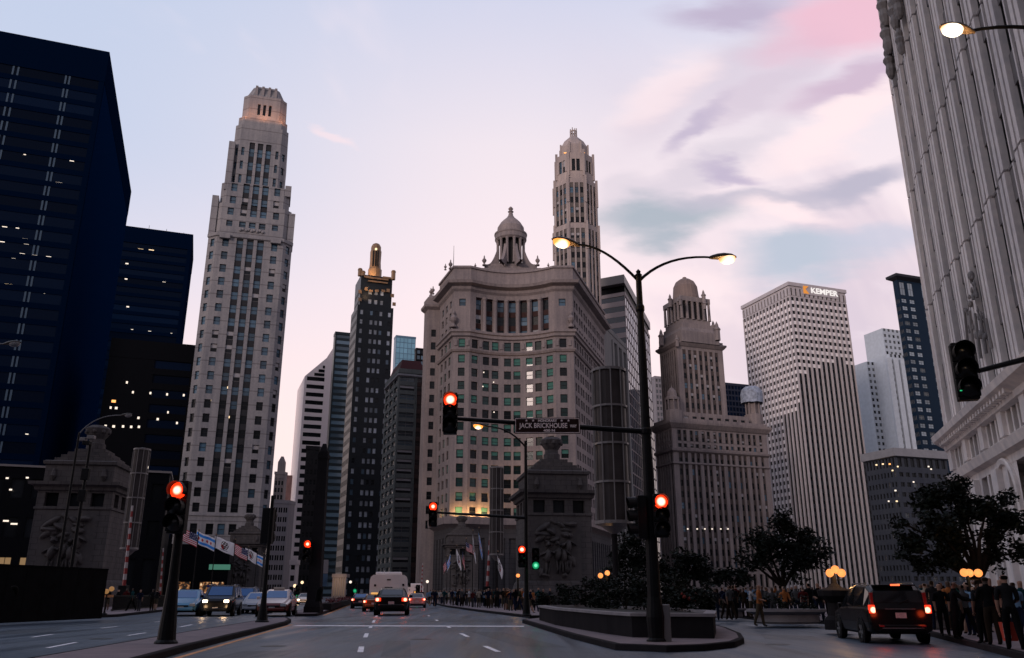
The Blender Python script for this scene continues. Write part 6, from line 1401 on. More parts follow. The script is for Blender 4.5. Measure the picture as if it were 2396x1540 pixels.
    planter('low round concrete planter between the island and the black car', 1842, 1459, 178, .62); planter('low concrete planter partly hidden behind the black car', 2200, 1473, 150, .6)
    planter('low distant concrete planter near the far right walkers', 1700, 1446, 90, .5)
    # long planter wall on the island
    px = [(1262, 1452), (1300, 1464), (1420, 1485), (1480, 1493), (1672, 1496), (1676, 1480), (1600, 1467), (1400, 1452)]
    P_ = [G(*p, .154) for p in px]; ar = sum(p.x * q.y - q.x * p.y for p, q in zip(P_, P_[1:] + P_[:1]))
    if ar < 0: P_ = P_[::-1]
    r = thing('island_planter', 'long dark stone planter wall on the traffic island', 'planter', P_[0]); h = .78
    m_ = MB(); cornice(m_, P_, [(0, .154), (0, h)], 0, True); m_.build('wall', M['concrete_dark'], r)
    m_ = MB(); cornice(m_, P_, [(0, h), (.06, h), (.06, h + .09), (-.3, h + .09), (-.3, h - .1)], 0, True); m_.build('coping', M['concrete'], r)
    m_ = MB(); m_.q([(p.x, p.y, h) for p in offset(P_, -.25, True)]); m_.build('soil', MATS['soil'], r)
    # red planting on the second median
    a, b = G(760, 1428, .154), G(818, 1411, .154); r = thing('flower_trough', 'low dark trough with red flowers on the second median', 'planter', a); an = math.atan2(b.y - a.y, b.x - a.x); T_ = Matrix.Translation(a) @ Matrix.Rotation(an, 4, 'Z'); L_ = (b - a).length
    m_ = MB(); m_.box(0, L_, -.5, .5, 0, .5, 0, T_); m_.build('trough', M['concrete_dark'], r, bevel=.03)
    m_ = MB(); rr = random.Random(2)
    for k in range(700): c = T_ @ Vector((rr.uniform(.1, L_ - .1), rr.uniform(-.45, .45), .5 + rr.random() * .35)); v = [Vector((rr.uniform(-.1, .1), rr.uniform(-.1, .1), rr.uniform(-.08, .08))) for _ in range(3)]; m_.q([c + x for x in v])
    m_.build('red_flowers', mat('dark_red_petals', (.10, .012, .014)), r)
    # billboard and small lit front beyond the second median
    Yn = 230; c = P3(757, 1330, Yn); r = thing('billboard', 'pale billboard with a blue poster beyond the dark pylon', 'billboard', (c.x, Yn, 0)); z0, z1 = ZP(1372, Yn), ZP(1310, Yn); zm = ZP(1342, Yn); hw = 10 / (1950 / (Yn * cP))
    m_ = MB(); m_.box(c.x - hw, c.x + hw, Yn, Yn + .5, zm, z1); m_.build('panel', mat('billboard_white', (.45, .40, .40)), r); m_ = MB(); m_.box(c.x - hw, c.x + hw, Yn, Yn + .5, z0, zm - .1); m_.build('poster', mat('billboard_blue', (.12, .2, .3), var=.5, vscale=.4), r); m_ = MB(); m_.box(c.x - .2, c.x + .2, Yn + .1, Yn + .4, 0, z0); m_.build('leg', M['iron'], r)
    Yn = 240; c = P3(794, 1360, Yn); k = 1950 / (Yn * cP); r = thing('lit_pavilion', 'small lit columned shop front far down the avenue', 'shop', (c.x, Yn, 0)); m_ = MB(); z1 = ZP(1343, Yn); hw = 14 / k
    for j in range(6): x = c.x - hw + 2 * hw * j / 5; m_.box(x - .25, x + .25, Yn - .2, Yn + .2, 0, z1)
    m_.box(c.x - hw - .4, c.x + hw + .4, Yn - .4, Yn + 4, z1 - .9, z1); m_.build('front', mat('lit_stone', (.5, .42, .40)), r); m_ = MB(); m_.box(c.x - hw, c.x + hw, Yn + 1.2, Yn + 1.4, .8, z1 - 1.2); m_.build('window', l_dim, r)
    area_light('shop_light', (c.x, Yn - 4, z1 - 1), (c.x, Yn, 2), 1, 50, (1, .7, .5), r)
    # distant lamps and signals down the street
    spots = [(690, 1371, 150, l_warm, 'warm'), (707, 1363, 170, l_warm, 'warm'), (752, 1352, 210, l_white, 'white'), (698, 1389, 120, None, 'green'), (832, 1376, 150, None, 'green'), (978, 1386, 140, None, 'green'), (820, 1362, 190, l_white, 'white'), (1000, 1361, 180, l_white, 'white')]
    wh = {'warm': 'lamp', 'white': 'lamp', 'green': 'signal'}; place = ['by the far left kerb', 'left of the dark pylon', 'beside the billboard', 'low before the striped tower', 'left of the white bus', 'right of the white bus', 'far behind the white bus', 'far right of the bus under the curved building']
    for (px, py, Yn, m_, kd), pl in zip(spots, place):
        p = P3(px, py, Yn); r = thing('street_lamp' if m_ else 'traffic_signal_pole', f'tiny distant {kd} street {wh[kd]} {pl}', 'street lamp' if m_ else 'traffic signal', (p.x, Yn, 0)); pole(r, (p.x, Yn, 0), (p.x, Yn, p.z - .1), .1, .07, .25, .8)
        if m_: b_ = MB(); b_.sphere(p, .30, 0, 8); b_.build('lamp', m_, r)
        else: signal_head(r, (p.x, Yn - .3, p.z + .76), 'green', 0, 1.6)
small_furniture()

# -- flags
def cloth(n, c):
    if n in MATS: return MATS[n]
    m = mat(n, c, .8, .1); nt = m.node_tree; t = nt.nodes.new('ShaderNodeBsdfTranslucent'); t.inputs['Color'].default_value = (*c, 1); x = nt.nodes.new('ShaderNodeMixShader'); x.inputs[0].default_value = .62
    nt.links.new(nt.nodes['Principled BSDF'].outputs[0], x.inputs[1]); nt.links.new(t.outputs[0], x.inputs[2]); nt.links.new(x.outputs[0], nt.nodes['Material Output'].inputs[0]); return m
def flag_mats():
    return [cloth('flag_white', (.95, .93, .94)), cloth('flag_red', (.7, .06, .07)), cloth('flag_navy', (.02, .04, .2)), cloth('flag_sky', (.12, .5, .95)), cloth('flag_brown', (.10, .06, .05))]
def flag_cell(kind, u, v):
    """u along the fly 0..1, v up 0..1"""
    if kind == 'us':
        if u < .4 and v > 6 / 13: return 0 if (int(u * 26) + int(v * 26)) % 3 == 0 and int(v * 26) % 2 else 2
        return 1 if int((1 - v) * 13) % 2 == 0 else 0
    if kind == 'city':
        if .12 < v < .3 or .7 < v < .88: return 3
        for c in (.2, .4, .6, .8):
            if abs(u - c) < .055 and abs(v - .5) < .10 and abs(u - c) / .055 + abs(v - .5) / .1 < 1.25: return 1
        return 0
    d = math.hypot((u - .48) / .2, (v - .55) / .34)
    if d < 1: return 4 if (math.sin(u * 47 + v * 13) + math.sin(v * 39 - u * 11)) > -.1 else (1 if u > .5 and v < .5 else 0)
    if .16 < v < .2 and .3 < u < .66: return 2
    return 0
def flag(label, kind, hoist, flyvec, height, Yn, group, limp=0.0, seed=0):
    """hoist = top pixel at the pole; flyvec = metres (x, z) from hoist to fly end"""
    h = P3(hoist[0], hoist[1], Yn); f = Vector((flyvec[0], 0, flyvec[1])); L_ = f.length; nu, nv = (40, 26) if kind != 'us' else (40, 26)
    rr = random.Random(seed); ph = rr.uniform(0, 6); m_ = MB(); pts = []
    for j in range(nv + 1):
        row = []
        for i in range(nu + 1):
            u, v = i / nu, j / nv; amp = .16 * u * (1 + limp); y = amp * math.sin(u * 7 + ph + v * 1.2) + .05 * math.sin(u * 15 + v * 5)
            p = h + f * u + Vector((0, 0, -height * (1 - v) * (1 - .08 * u))) + Vector((.05 * math.sin(v * 5 + u * 4 + ph) * u, y, .06 * math.sin(u * 8 + ph) * u)); row.append(p)
        pts.append(row)
    i0 = len(m_.v); m_.v = [tuple(p) for r_ in pts for p in r_]
    for j in range(nv):
        for i in range(nu):
            m_.f.append((j * (nu + 1) + i, j * (nu + 1) + i + 1, (j + 1) * (nu + 1) + i + 1, (j + 1) * (nu + 1) + i)); m_.m.append(flag_cell(kind, (i + .5) / nu, (j + .5) / nv))
    o = m_.build('flag', flag_mats(), None, pivot=h, smooth=True); s = o.modifiers.new('cloth', 'SOLIDIFY'); s.thickness = .012; tag(o, label, 'flag', group)
    r = thing('flagpole', label.split(' flag')[0].replace('Striped', 'striped') + ' flag hangs from this thin dark pole', 'flagpole', (h.x + .04, Yn + .02, 0), 'flagpoles on the bridge')
    p = MB(); p.tube([(h.x + .04, Yn + .02, 0), (h.x + .04, Yn + .02, h.z + .35)], [.06, .035], 6); p.build('shaft', M['iron'], r); p = MB(); p.sphere((h.x + .04, Yn + .02, h.z + .4), .08, 0, 8); p.build('ball', M['gold'], r)
def flags():
    g1 = 'flags along the left of the bridge'; g2 = 'flags along the right of the bridge'
    for lb, kd, ho, fl, hh, Yn, s in (('largest stars and stripes flag, leftmost of the left row', 'us', (463, 1252), (-1.75, .75), 1.05, 74, 1), ('larger white and sky blue banded flag with red stars, second of the left row', 'city', (504, 1261), (-1.85, .75), 1.15, 79, 2),
        ('larger white emblem flag, third of the left row', 'state', (549, 1272), (-2.0, .7), 1.2, 85, 3), ('smaller stars and stripes flag, fourth of the left row', 'us', (580, 1288), (-1.7, .75), 1.15, 96, 4),
        ('smaller white emblem flag, fifth of the left row', 'state', (601, 1295), (-1.4, .7), 1.3, 104, 5), ('smaller sky blue banded flag, last of the left row', 'city', (616, 1303), (-1.3, .5), 1.3, 110, 6)): flag(lb, kd, ho, fl, hh, Yn, g1, 0, s)
    for lb, kd, ho, fl, hh, Yn, s in (('small stars and stripes flag hanging limp, leftmost of the right row', 'us', (1046, 1308), (-.45, -.9), 1.2, 118, 7), ('small sky blue banded flag hanging limp, second of the right row', 'city', (1054, 1296), (-.4, -1.2), 1.3, 112, 8),
        ('white emblem flag hanging limp, third of the right row', 'state', (1068, 1284), (.6, -1.4), 1.3, 106, 9), ('brownish limp stars and stripes flag, fourth of the right row', 'us', (1082, 1290), (.3, -1.1), 1.1, 102, 10), ('highest stars and stripes flag of the right row', 'us', (1090, 1268), (.95, -.55), .9, 96, 11),
        ('white limp emblem flag next to the highest striped one', 'state', (1106, 1250), (.35, -2.1), 1.0, 92, 12), ('sky blue banded limp flag beside the striped barrier arm', 'city', (1120, 1244), (.4, -1.9), 1.0, 88, 13), ('white emblem flag hanging at the right end of the right row', 'state', (1164, 1300), (.5, -1.2), 1.2, 84, 14)): flag(lb, kd, ho, fl, hh, Yn, g2, .8, s)
flags()
# ------------------------------------------------------------------ vehicles
tyre = mat('tyre_rubber', (.008, .008, .008), .8, .2); rimm = mat('alloy_rim', (.22, .22, .23), .35, .5, .6); chrome = mat('chrome_trim', (.35, .34, .35), .2, .6, .9)
m_tail = lens_mat('lit_tail_lamp', (1, .5, .3), (1, .035, .006), .12, 3.0, 1.5); m_head = lens_mat('lit_head_lamp', (1, .82, .6), (1, .5, .2), .22, 6, 1.2); m_tailoff = mat('dim_tail_lens', (.16, .01, .01), .3, .5); m_headoff = mat('clear_head_lens', (.35, .37, .40), .15, .6)
carglass = mat('car_glass', (.008, .009, .011), .06, .6); carglass_sky = mat('blue_car_glass', (.015, .09, .26), .12, .6); plate_m = mat('number_plate', (.34, .33, .34), .5, .3, var=.35, vscale=30)  # the blue car glass carries reflected sky in its base colour
PROF = {   # stations from front (+y) to rear: (y, zlow, zbelt, ztop, wlow, wbelt, wtop) in a unit car; cabin stations have ztop > zbelt + .2
 'sedan': dict(L=4.7, W=1.84, st=[(2.35, .34, .55, .60, .62, .66, .50), (2.22, .22, .66, .72, .80, .82, .62), (1.55, .20, .80, .86, .90, .91, .72), (.95, .20, .90, .97, .92, .92, .74), (.15, .20, .94, 1.38, .92, .92, .62), (-.55, .20, .95, 1.45, .92, .92, .64), (-1.15, .20, .97, 1.36, .92, .92, .62), (-1.75, .22, .98, 1.05, .92, .91, .68), (-2.2, .26, .96, 1.03, .86, .88, .66), (-2.35, .36, .90, .96, .74, .80, .60)], cab=(3, 7), wheels=(1.42, -1.40, .33)),
 'suv': dict(L=4.85, W=1.95, st=[(2.42, .38, .80, .88, .68, .74, .58), (2.28, .28, .92, 1.0, .86, .88, .70), (1.5, .26, 1.02, 1.10, .95, .95, .80), (1.05, .26, 1.06, 1.16, .97, .97, .82), (.35, .26, 1.08, 1.72, .97, .97, .74), (-.6, .26, 1.09, 1.80, .97, .97, .76), (-1.8, .28, 1.10, 1.77, .97, .97, .75), (-2.22, .30, 1.08, 1.60, .96, .95, .74), (-2.36, .34, 1.06, 1.22, .94, .94, .86), (-2.42, .40, .98, 1.04, .90, .92, .80)], cab=(3, 8), wheels=(1.48, -1.42, .37)),
}
def car(name, label, cat, kind, paint, px, Yn, heading, group, scale=1.0, tails=True, heads=False, glassm=None, two_tone=None, detail=False, roof=None, tail_light=True):
    p = P3(px, 1400, Yn); D = PROF[kind]; r = thing(name, label, cat, (0, 0, 0), group); st = D['st']; gm = glassm or carglass
    def ring(s):
        y, zl, zb, zt, wl, wb, wt = s
        h = [(wl * .80, zl), (wl * .97, zl + .08), (wl, zl + (zb - zl) * .45), (wb, zb - .05), (wb * .97, zb), (wt + (.05 if zt > zb + .2 else .03), zt - .06), (wt - .05, zt)]
        return [Vector((x, y, z)) for x, z in h] + [Vector((-x, y, z)) for x, z in reversed(h)]
    rows = [ring(s) for s in st]; b = MB(); b.grid([list(r_) for r_ in rows], 0, True)
    n = len(rows[0]); b.q(rows[0], 0); b.q(rows[-1][::-1], 0)
    # a finer skin: flip so the normals look outwards, colour the sill and two-tone
    for k, f in enumerate(b.f):
        c = sum((Vector(b.v[i]) for i in f), Vector()) / len(f)
        if c.z < .34: b.m[k] = 1
        elif two_tone and c.z < st[3][2] - .22: b.m[k] = 2
    body = b.build('body', [paint, M['black'], two_tone or paint], r, bevel=.035, smooth=False)
    c0, c1 = D['cab']; dv = 1.004
    def panel(nm, pts, m_, out):
        cn = (Vector(pts[1]) - Vector(pts[0])).cross(Vector(pts[2]) - Vector(pts[0])).normalized(); cen = sum((Vector(q) for q in pts), Vector()) / len(pts)
        if cn.dot(out) < 0: cn = -cn
        g = MB(); P_ = [cen + (Vector(q) - cen) * .90 for q in pts]; top = [q + cn * .012 for q in P_]; g.q(top); 
        for i in range(len(P_)): j = (i + 1) % len(P_); g.q([P_[i] - cn * .01, P_[j] - cn * .01, top[j], top[i]])
        return g.build(nm, m_, r)
    def rg(k): return rows[k]
    for sgn in (1, -1):
        def pt(k, i): v = rg(k)[i] if sgn > 0 else rg(k)[n - 1 - i]; return v
        for k in range(c0 + 1, c1 - 1): panel('side_window', [pt(k, 4), pt(k + 1, 4), pt(k + 1, 5), pt(k, 5)], gm, Vector((sgn, 0, .2)))
        panel('quarter_window', [pt(c0, 4), pt(c0 + 1, 4), pt(c0 + 1, 5)], gm, Vector((sgn, 0, .2)))
    panel('windscreen', [rg(c0)[6], rg(c0)[7], rg(c0 + 1)[7], rg(c0 + 1)[6]], gm, Vector((0, 1, .5)))
    panel('rear_window', [rg(c1 - 1)[6], rg(c1 - 1)[7], rg(c1)[7], rg(c1)[6]] if kind == 'sedan' else [rg(c1)[6] * 1, rg(c1)[7], rg(c1 - 1)[7], rg(c1 - 1)[6]], gm, Vector((0, -1, .5)))
    f, re, R0 = D['wheels']
    for y in (f, re):
        for s in (-1, 1):
            x = s * (st[4][4] - .08); w = MB(); T = Matrix.Translation((x, y, R0)) @ Matrix.Rotation(math.pi / 2, 4, 'Y')
            l = MB(); l.lathe([(R0 * .62, -.11), (R0 * .93, -.115), (R0, -.07), (R0, .07), (R0 * .93, .115), (R0 * .62, .11), (R0 * .62, -.11)], (0, 0, 0), 24); w.add(l, T); wh = w.build('tyre', tyre, r)
            q = MB(); l = MB(); l.lathe([(R0 * .63, -.10), (R0 * .60, .07), (R0 * .56, .05), (R0 * .12, .085), (.002, .09)] if s > 0 else [(R0 * .63, .10), (R0 * .60, -.07), (R0 * .56, -.05), (R0 * .12, -.085), (.002, -.09)], (0, 0, 0), 20)
            for k in range(5):
                a = 2 * math.pi * k / 5; l.box(R0 * .1, R0 * .6, -.035, .035, s * .05 - .02, s * .085 + .02 * s, 0, Matrix.Rotation(a, 4, 'Z'))
            q.add(l, T); q.build('rim', rimm, wh)
            a_ = MB(); l = MB(); l.lathe([(R0 * 1.02, s * .05), (R0 * 1.16, s * .05), (R0 * 1.16, s * .10), (R0 * 1.02, s * .10)], (0, 0, 0), 20); a_.add(l, T); a_.build('wheel_arch', M['black'], r)
    hw = st[-2][5]; yR, yF = st[-1][0], st[0][0]
    for s in (-1, 1):
        if kind == 'suv': l = MB(); l.box(s * (hw - .10) - .09, s * (hw - .10) + .09, yR - .03, yR + .10, .92, 1.17, 0); l2 = MB(); l2.box(s * (hw - .14) - .045, s * (hw - .14) + .045, yR + .04, yR + .2, 1.17, 1.55)
        else: l = MB(); l.box(s * (hw - .17) - .15, s * (hw - .17) + .15, yR - .02, yR + .10, .74, .92, 0); l2 = None
        cc = Vector((s * (hw - .13), yR - .02, 1.02 if kind == 'suv' else .83)); o = l.build('tail_lamp', m_tail if tails else m_tailoff, r, pivot=cc, bevel=.02)
        if l2 and detail: l2.build('tail_lamp_strip', m_tailoff, r, bevel=.015)
        fz = .62 if kind == 'sedan' else .86; l = MB(); l.box(s * .60 - .15, s * .60 + .15, yF - .16, yF + .01, fz - .085, fz + .075); l.build('headlight', m_head if heads else m_headoff, r, pivot=(s * .60, yF, fz), bevel=.03)
        m_ = MB(); m_.box(s * (st[4][5] + .02) - .02, s * (st[4][5] + .02) + .16 * s + .02, st[c0 + 1][0] + .25, st[c0 + 1][0] + .36, st[4][2] - .02, st[4][2] + .13); m_.build('wing_mirror', paint, r, bevel=.03)
    for y, s, zc in ((yR - .025, -1, .86 if kind == 'suv' else .66), (yF + .025, 1, .45)):
        m_ = MB(); m_.box(-.16, .16, y - .012, y + .012, zc - .08, zc + .08); m_.build('number_plate', plate_m, r)
    m_ = MB(); m_.box(-.72, .72, yR - .07, yR + .2, .38, .60); m_.build('rear_bumper', two_tone or paint, r, bevel=.05); m_ = MB(); m_.box(-.66, .66, yF - .2, yF + .06, .30, .48); m_.build('front_bumper', two_tone or paint, r, bevel=.05)
    m_ = MB(); m_.box(-.40, .40, yF - .02, yF + .02, .50, .60 if kind == 'sedan' else .78); m_.build('grille', M['black'], r)
    if kind == 'suv':
        m_ = MB(); zt = st[6][3]; m_.box(-.62, .62, st[6][0] - .42, st[6][0] + .05, zt - .03, zt + .015); m_.build('roof_spoiler', paint, r, bevel=.012)
        for s in (-1, 1): m_ = MB(); m_.tube([(s * .68, .2, 1.76), (s * .7, .1, 1.83), (s * .7, -1.7, 1.83), (s * .68, -1.8, 1.78)], .018, 6); m_.build('roof_rail', chrome, r)
        if tails: m_ = MB(); c = Vector((0, st[6][0] - .43, zt)); m_.box(-.14, .14, c.y - .012, c.y + .01, zt - .025, zt + .025); m_.build('high_stop_lamp', lamp('stop_lamp', (1, .12, .04), 2.6), r)
        m_ = MB(); m_.box(-.45, .45, yR - .028, yR, 1.035, 1.065); m_.build('chrome_strip', chrome, r); m_ = MB(); m_.box(-.62, .62, yR - .085, yR - .06, .47, .50); m_.build('bumper_strip', chrome, r)
        m_ = MB(); m_.tube([(.02, yR - .0, 1.22), (.30, yR + .10, 1.34)], .012, 5); m_.build('rear_wiper', M['black'], r)
        for s in (-1, 1): m_ = MB(); m_.box(s * .62 - .07, s * .62 + .07, yR - .075, yR - .05, .53, .565); m_.build('reflector', m_tailoff, r)
    if roof: m_ = MB(); zt = max(s[3] for s in st); m_.box(-.3, .3, -.5, -.2, zt - .02, zt + .13); m_.build('roof_sign', roof, r, bevel=.03)
    r.location = (p.x, Yn, .004); r.rotation_euler = (0, 0, rad(heading)); r.scale = (scale,) * 3
    if tails and tail_light:
        for s in (-1, 1): point_light('tail_glow', Vector((s * .72, yR - .35, .9)), 5, (1, .08, .02), .1, r)
    if heads:
        for s in (-1, 1): point_light('head_glow', Vector((s * .6, yF + .45, .55)), 14, (1, .62, .32), .1, r)
    return r
def paintm(n, c, met=.0): return mat('paint_' + n, c, .22, .25 if max(c) < .02 else .4, met)
def vehicles():
    g1, g2 = 'cars waiting on the left carriageway', 'vehicles driving away down the avenue'
    car('suv', 'black sport utility car with lit red tail lamps in the right lane', 'car', 'suv', paintm('black', (.003, .003, .004)), 2050, 28.4, -7, g2, .95, detail=True)
    car('sedan', 'pale blue sedan waiting leftmost in the left carriageway', 'car', 'sedan', paintm('sky', (.10, .26, .42)), 440, 60, 192, g1, 1.16, tails=False, glassm=carglass_sky)
    car('suv', 'black sport utility car with amber headlights on in the left carriageway', 'car', 'suv', paintm('ink', (.006, .007, .009)), 520, 59.5, 190, g1, 1.10, tails=False, heads=True, glassm=carglass_sky)
    car('suv', 'dark blue sport utility car behind the black one with amber headlights', 'car', 'suv', paintm('blue', (.012, .03, .07)), 572, 69, 190, g1, 1.05, tails=False, glassm=carglass_sky)
    car('sedan', 'white and blue sedan half hidden behind the second signal pole', 'car', 'sedan', paintm('white', (.34, .36, .40)), 604, 66, 190, g1, 1.05, tails=False, glassm=carglass_sky)
    car('taxi', 'white bonnet taxi with dark red lower body, rightmost of the waiting cars', 'taxi', 'sedan', paintm('cream', (.46, .40, .40)), 650, 59, 188, g1, 1.16, tails=False, glassm=carglass_sky, two_tone=paintm('maroon', (.10, .018, .014)), roof=mat('taxi_sign', (.4, .35, .3)))
    car('sedan', 'small distant white car with headlights left of the dark pylon', 'car', 'sedan', paintm('white2', (.36, .33, .32)), 713, 118, 188, g1, 1.0, tails=False, heads=True)
    car('sedan', 'wide black car with glowing tail lamps right behind the white bus', 'car', 'sedan', paintm('coal', (.004, .004, .005)), 919, 62, 6, g2, 1.24)
    car('sedan', 'dark sedan with red tail lamps left of the white bus', 'car', 'sedan', paintm('slate', (.010, .014, .02)), 846, 88, 7, g2, 1.0, glassm=carglass_sky)
    car('sedan', 'orange taxi with lit tail lamps tucked between the white bus and black car', 'taxi', 'sedan', paintm('orange', (.13, .05, .018)), 876, 74, 7, g2, .95, roof=mat('taxi_lamp', (.4, .3, .1), emit=(1, .5, .15), estr=.8))
    car('sedan', 'pale pink sedan with one bright tail lamp right of the white bus', 'car', 'sedan', paintm('rose', (.30, .23, .22)), 975, 92, 7, g2, 1.0)
    # white bus
    Yn = 75.0; p = P3(908, 1400, Yn); r = thing('bus', 'white bus with stepped roof seen from behind in the middle of the avenue', 'bus', (0, 0, 0), g2); wt = mat('bus_white', (.80, .70, .66), .45, .4, var=.08); W2 = 1.62
    b = MB(); L_ = 8.5
    sec = [(-W2, .45), (-W2, 2.5), (-W2 + .08, 2.78), (-W2 + .3, 2.95), (W2 - .3, 2.95), (W2 - .08, 2.78), (W2, 2.5), (W2, .45)]
    b.grid([[Vector((x, y, z)) for x, z in sec] for y in (0, L_)], 0, True); b.q([Vector((x, 0, z)) for x, z in sec]); b.q([Vector((x, L_, z)) for x, z in sec[::-1]]); b.build('body', wt, r, bevel=.06)
    m_ = MB(); m_.box(-1.15, 1.1, .3, 5, 2.93, 3.2); m_.build('roof_unit', wt, r, bevel=.08)
    m_ = MB(); m_.box(-.34, .34, -.03, .02, 1.42, 1.95); m_.build('rear_panel', M['black'], r, bevel=.02); m_ = MB(); m_.box(-.2, .2, -.05, -.03, 1.52, 1.84); m_.build('lit_sign', lamp('amber_route_sign', (1, .45, .1), .9), r)
    for x, z in ((-1.15, 2.08), (1.25, 2.12), (0, 2.55)): m_ = MB(); m_.box(x - (.09 if x else .16), x + (.09 if x else .16), -.03, .01, z - .09 + (.04 if not x else 0), z + .09 - (.04 if not x else 0)); m_.build('marker_lamp', M['black'], r)
    for x in (-.75, .75): m_ = MB(); m_.box(x - .3, x + .3, -.04, .01, 1.28, 1.38); m_.build('brake_strip', lamp('amber_strip', (1, .34, .06), 1.2), r)
    for x in (-1.35, 1.35): c = Vector((x, -.03, .95)); m_ = MB(); m_.box(x - .12, x + .12, -.04, .02, .78, 1.1); m_.build('tail_lamp', m_tail, r, pivot=c)
    m_ = MB(); m_.box(-W2 + .1, W2 - .1, -.08, .05, .38, .62); m_.build('bumper', M['black'], r, bevel=.03)
    for s in (-1, 1):
        m_ = MB(); m_.box(s * (W2 + .005) - .012, s * (W2 + .005) + .012, .6, L_ - .6, 1.55, 2.35); m_.build('side_window', carglass, r)
        for y in (1.6, L_ - 1.8): m_ = MB(); l = MB(); l.lathe([(.2, -.14), (.46, -.14), (.48, 0), (.46, .14), (.2, .14)], (0, 0, 0), 18); m_.add(l, Matrix.Translation((s * (W2 - .2), y, .48)) @ Matrix.Rotation(math.pi / 2, 4, 'Y')); m_.build('wheel', tyre, r)
        m_ = MB(); m_.box(s * (W2 + .2) - .12, s * (W2 + .2) + .12, L_ - .4, L_ - .3, 2.0, 2.4); m_.build('wing_mirror', M['black'], r)
    r.location = (p.x, Yn, .004); r.rotation_euler = (0, 0, rad(7)); point_light('rear_glow', (-.6, -.8, .8), 14, (1, .32, .08), .2, r)
    c = bpy.data.objects
    Yn = 150.0; p = P3(972, 1370, Yn); r2 = fresh(r, 'small far bus, pale, right of the large white bus'); r2['group'] = g2; r2.location = (p.x, Yn, .004); r2.scale = (.86, .86, .95)
vehicles()

# ------------------------------------------------------------------ people
def hand(vs, es, wrist, dirv, palm_n, r_w):
    """five tapering fingers and a thumb on a small palm; returns nothing, appends to the skeleton"""
    d = Vector(dirv).normalized(); n = Vector(palm_n).normalized(); s = d.cross(n).normalized()
    base = len(vs); vs.append((wrist[1] + d * .045, .024)); es.append((wrist[0], base)); vs.append((wrist[1] + d * .085, .022)); es.append((base, base + 1))
    for k, ln in enumerate((.062, .075, .070, .052)):
        o = s * (.024 - .016 * k); a = len(vs); vs.append((wrist[1] + d * .095 + o, .009)); es.append((base + 1, a)); vs.append((wrist[1] + d * (.095 + ln * .55) + o * 1.1 + n * .010, .008)); es.append((a, a + 1)); vs.append((wrist[1] + d * (.095 + ln) + o * 1.1 + n * .030, .0065)); es.append((a + 1, a + 2))
    a = len(vs); vs.append((wrist[1] + d * .055 + s * .036 + n * .006, .010)); es.append((base, a)); vs.append((wrist[1] + d * .088 + s * .052 + n * .014, .0085)); es.append((a, a + 1))
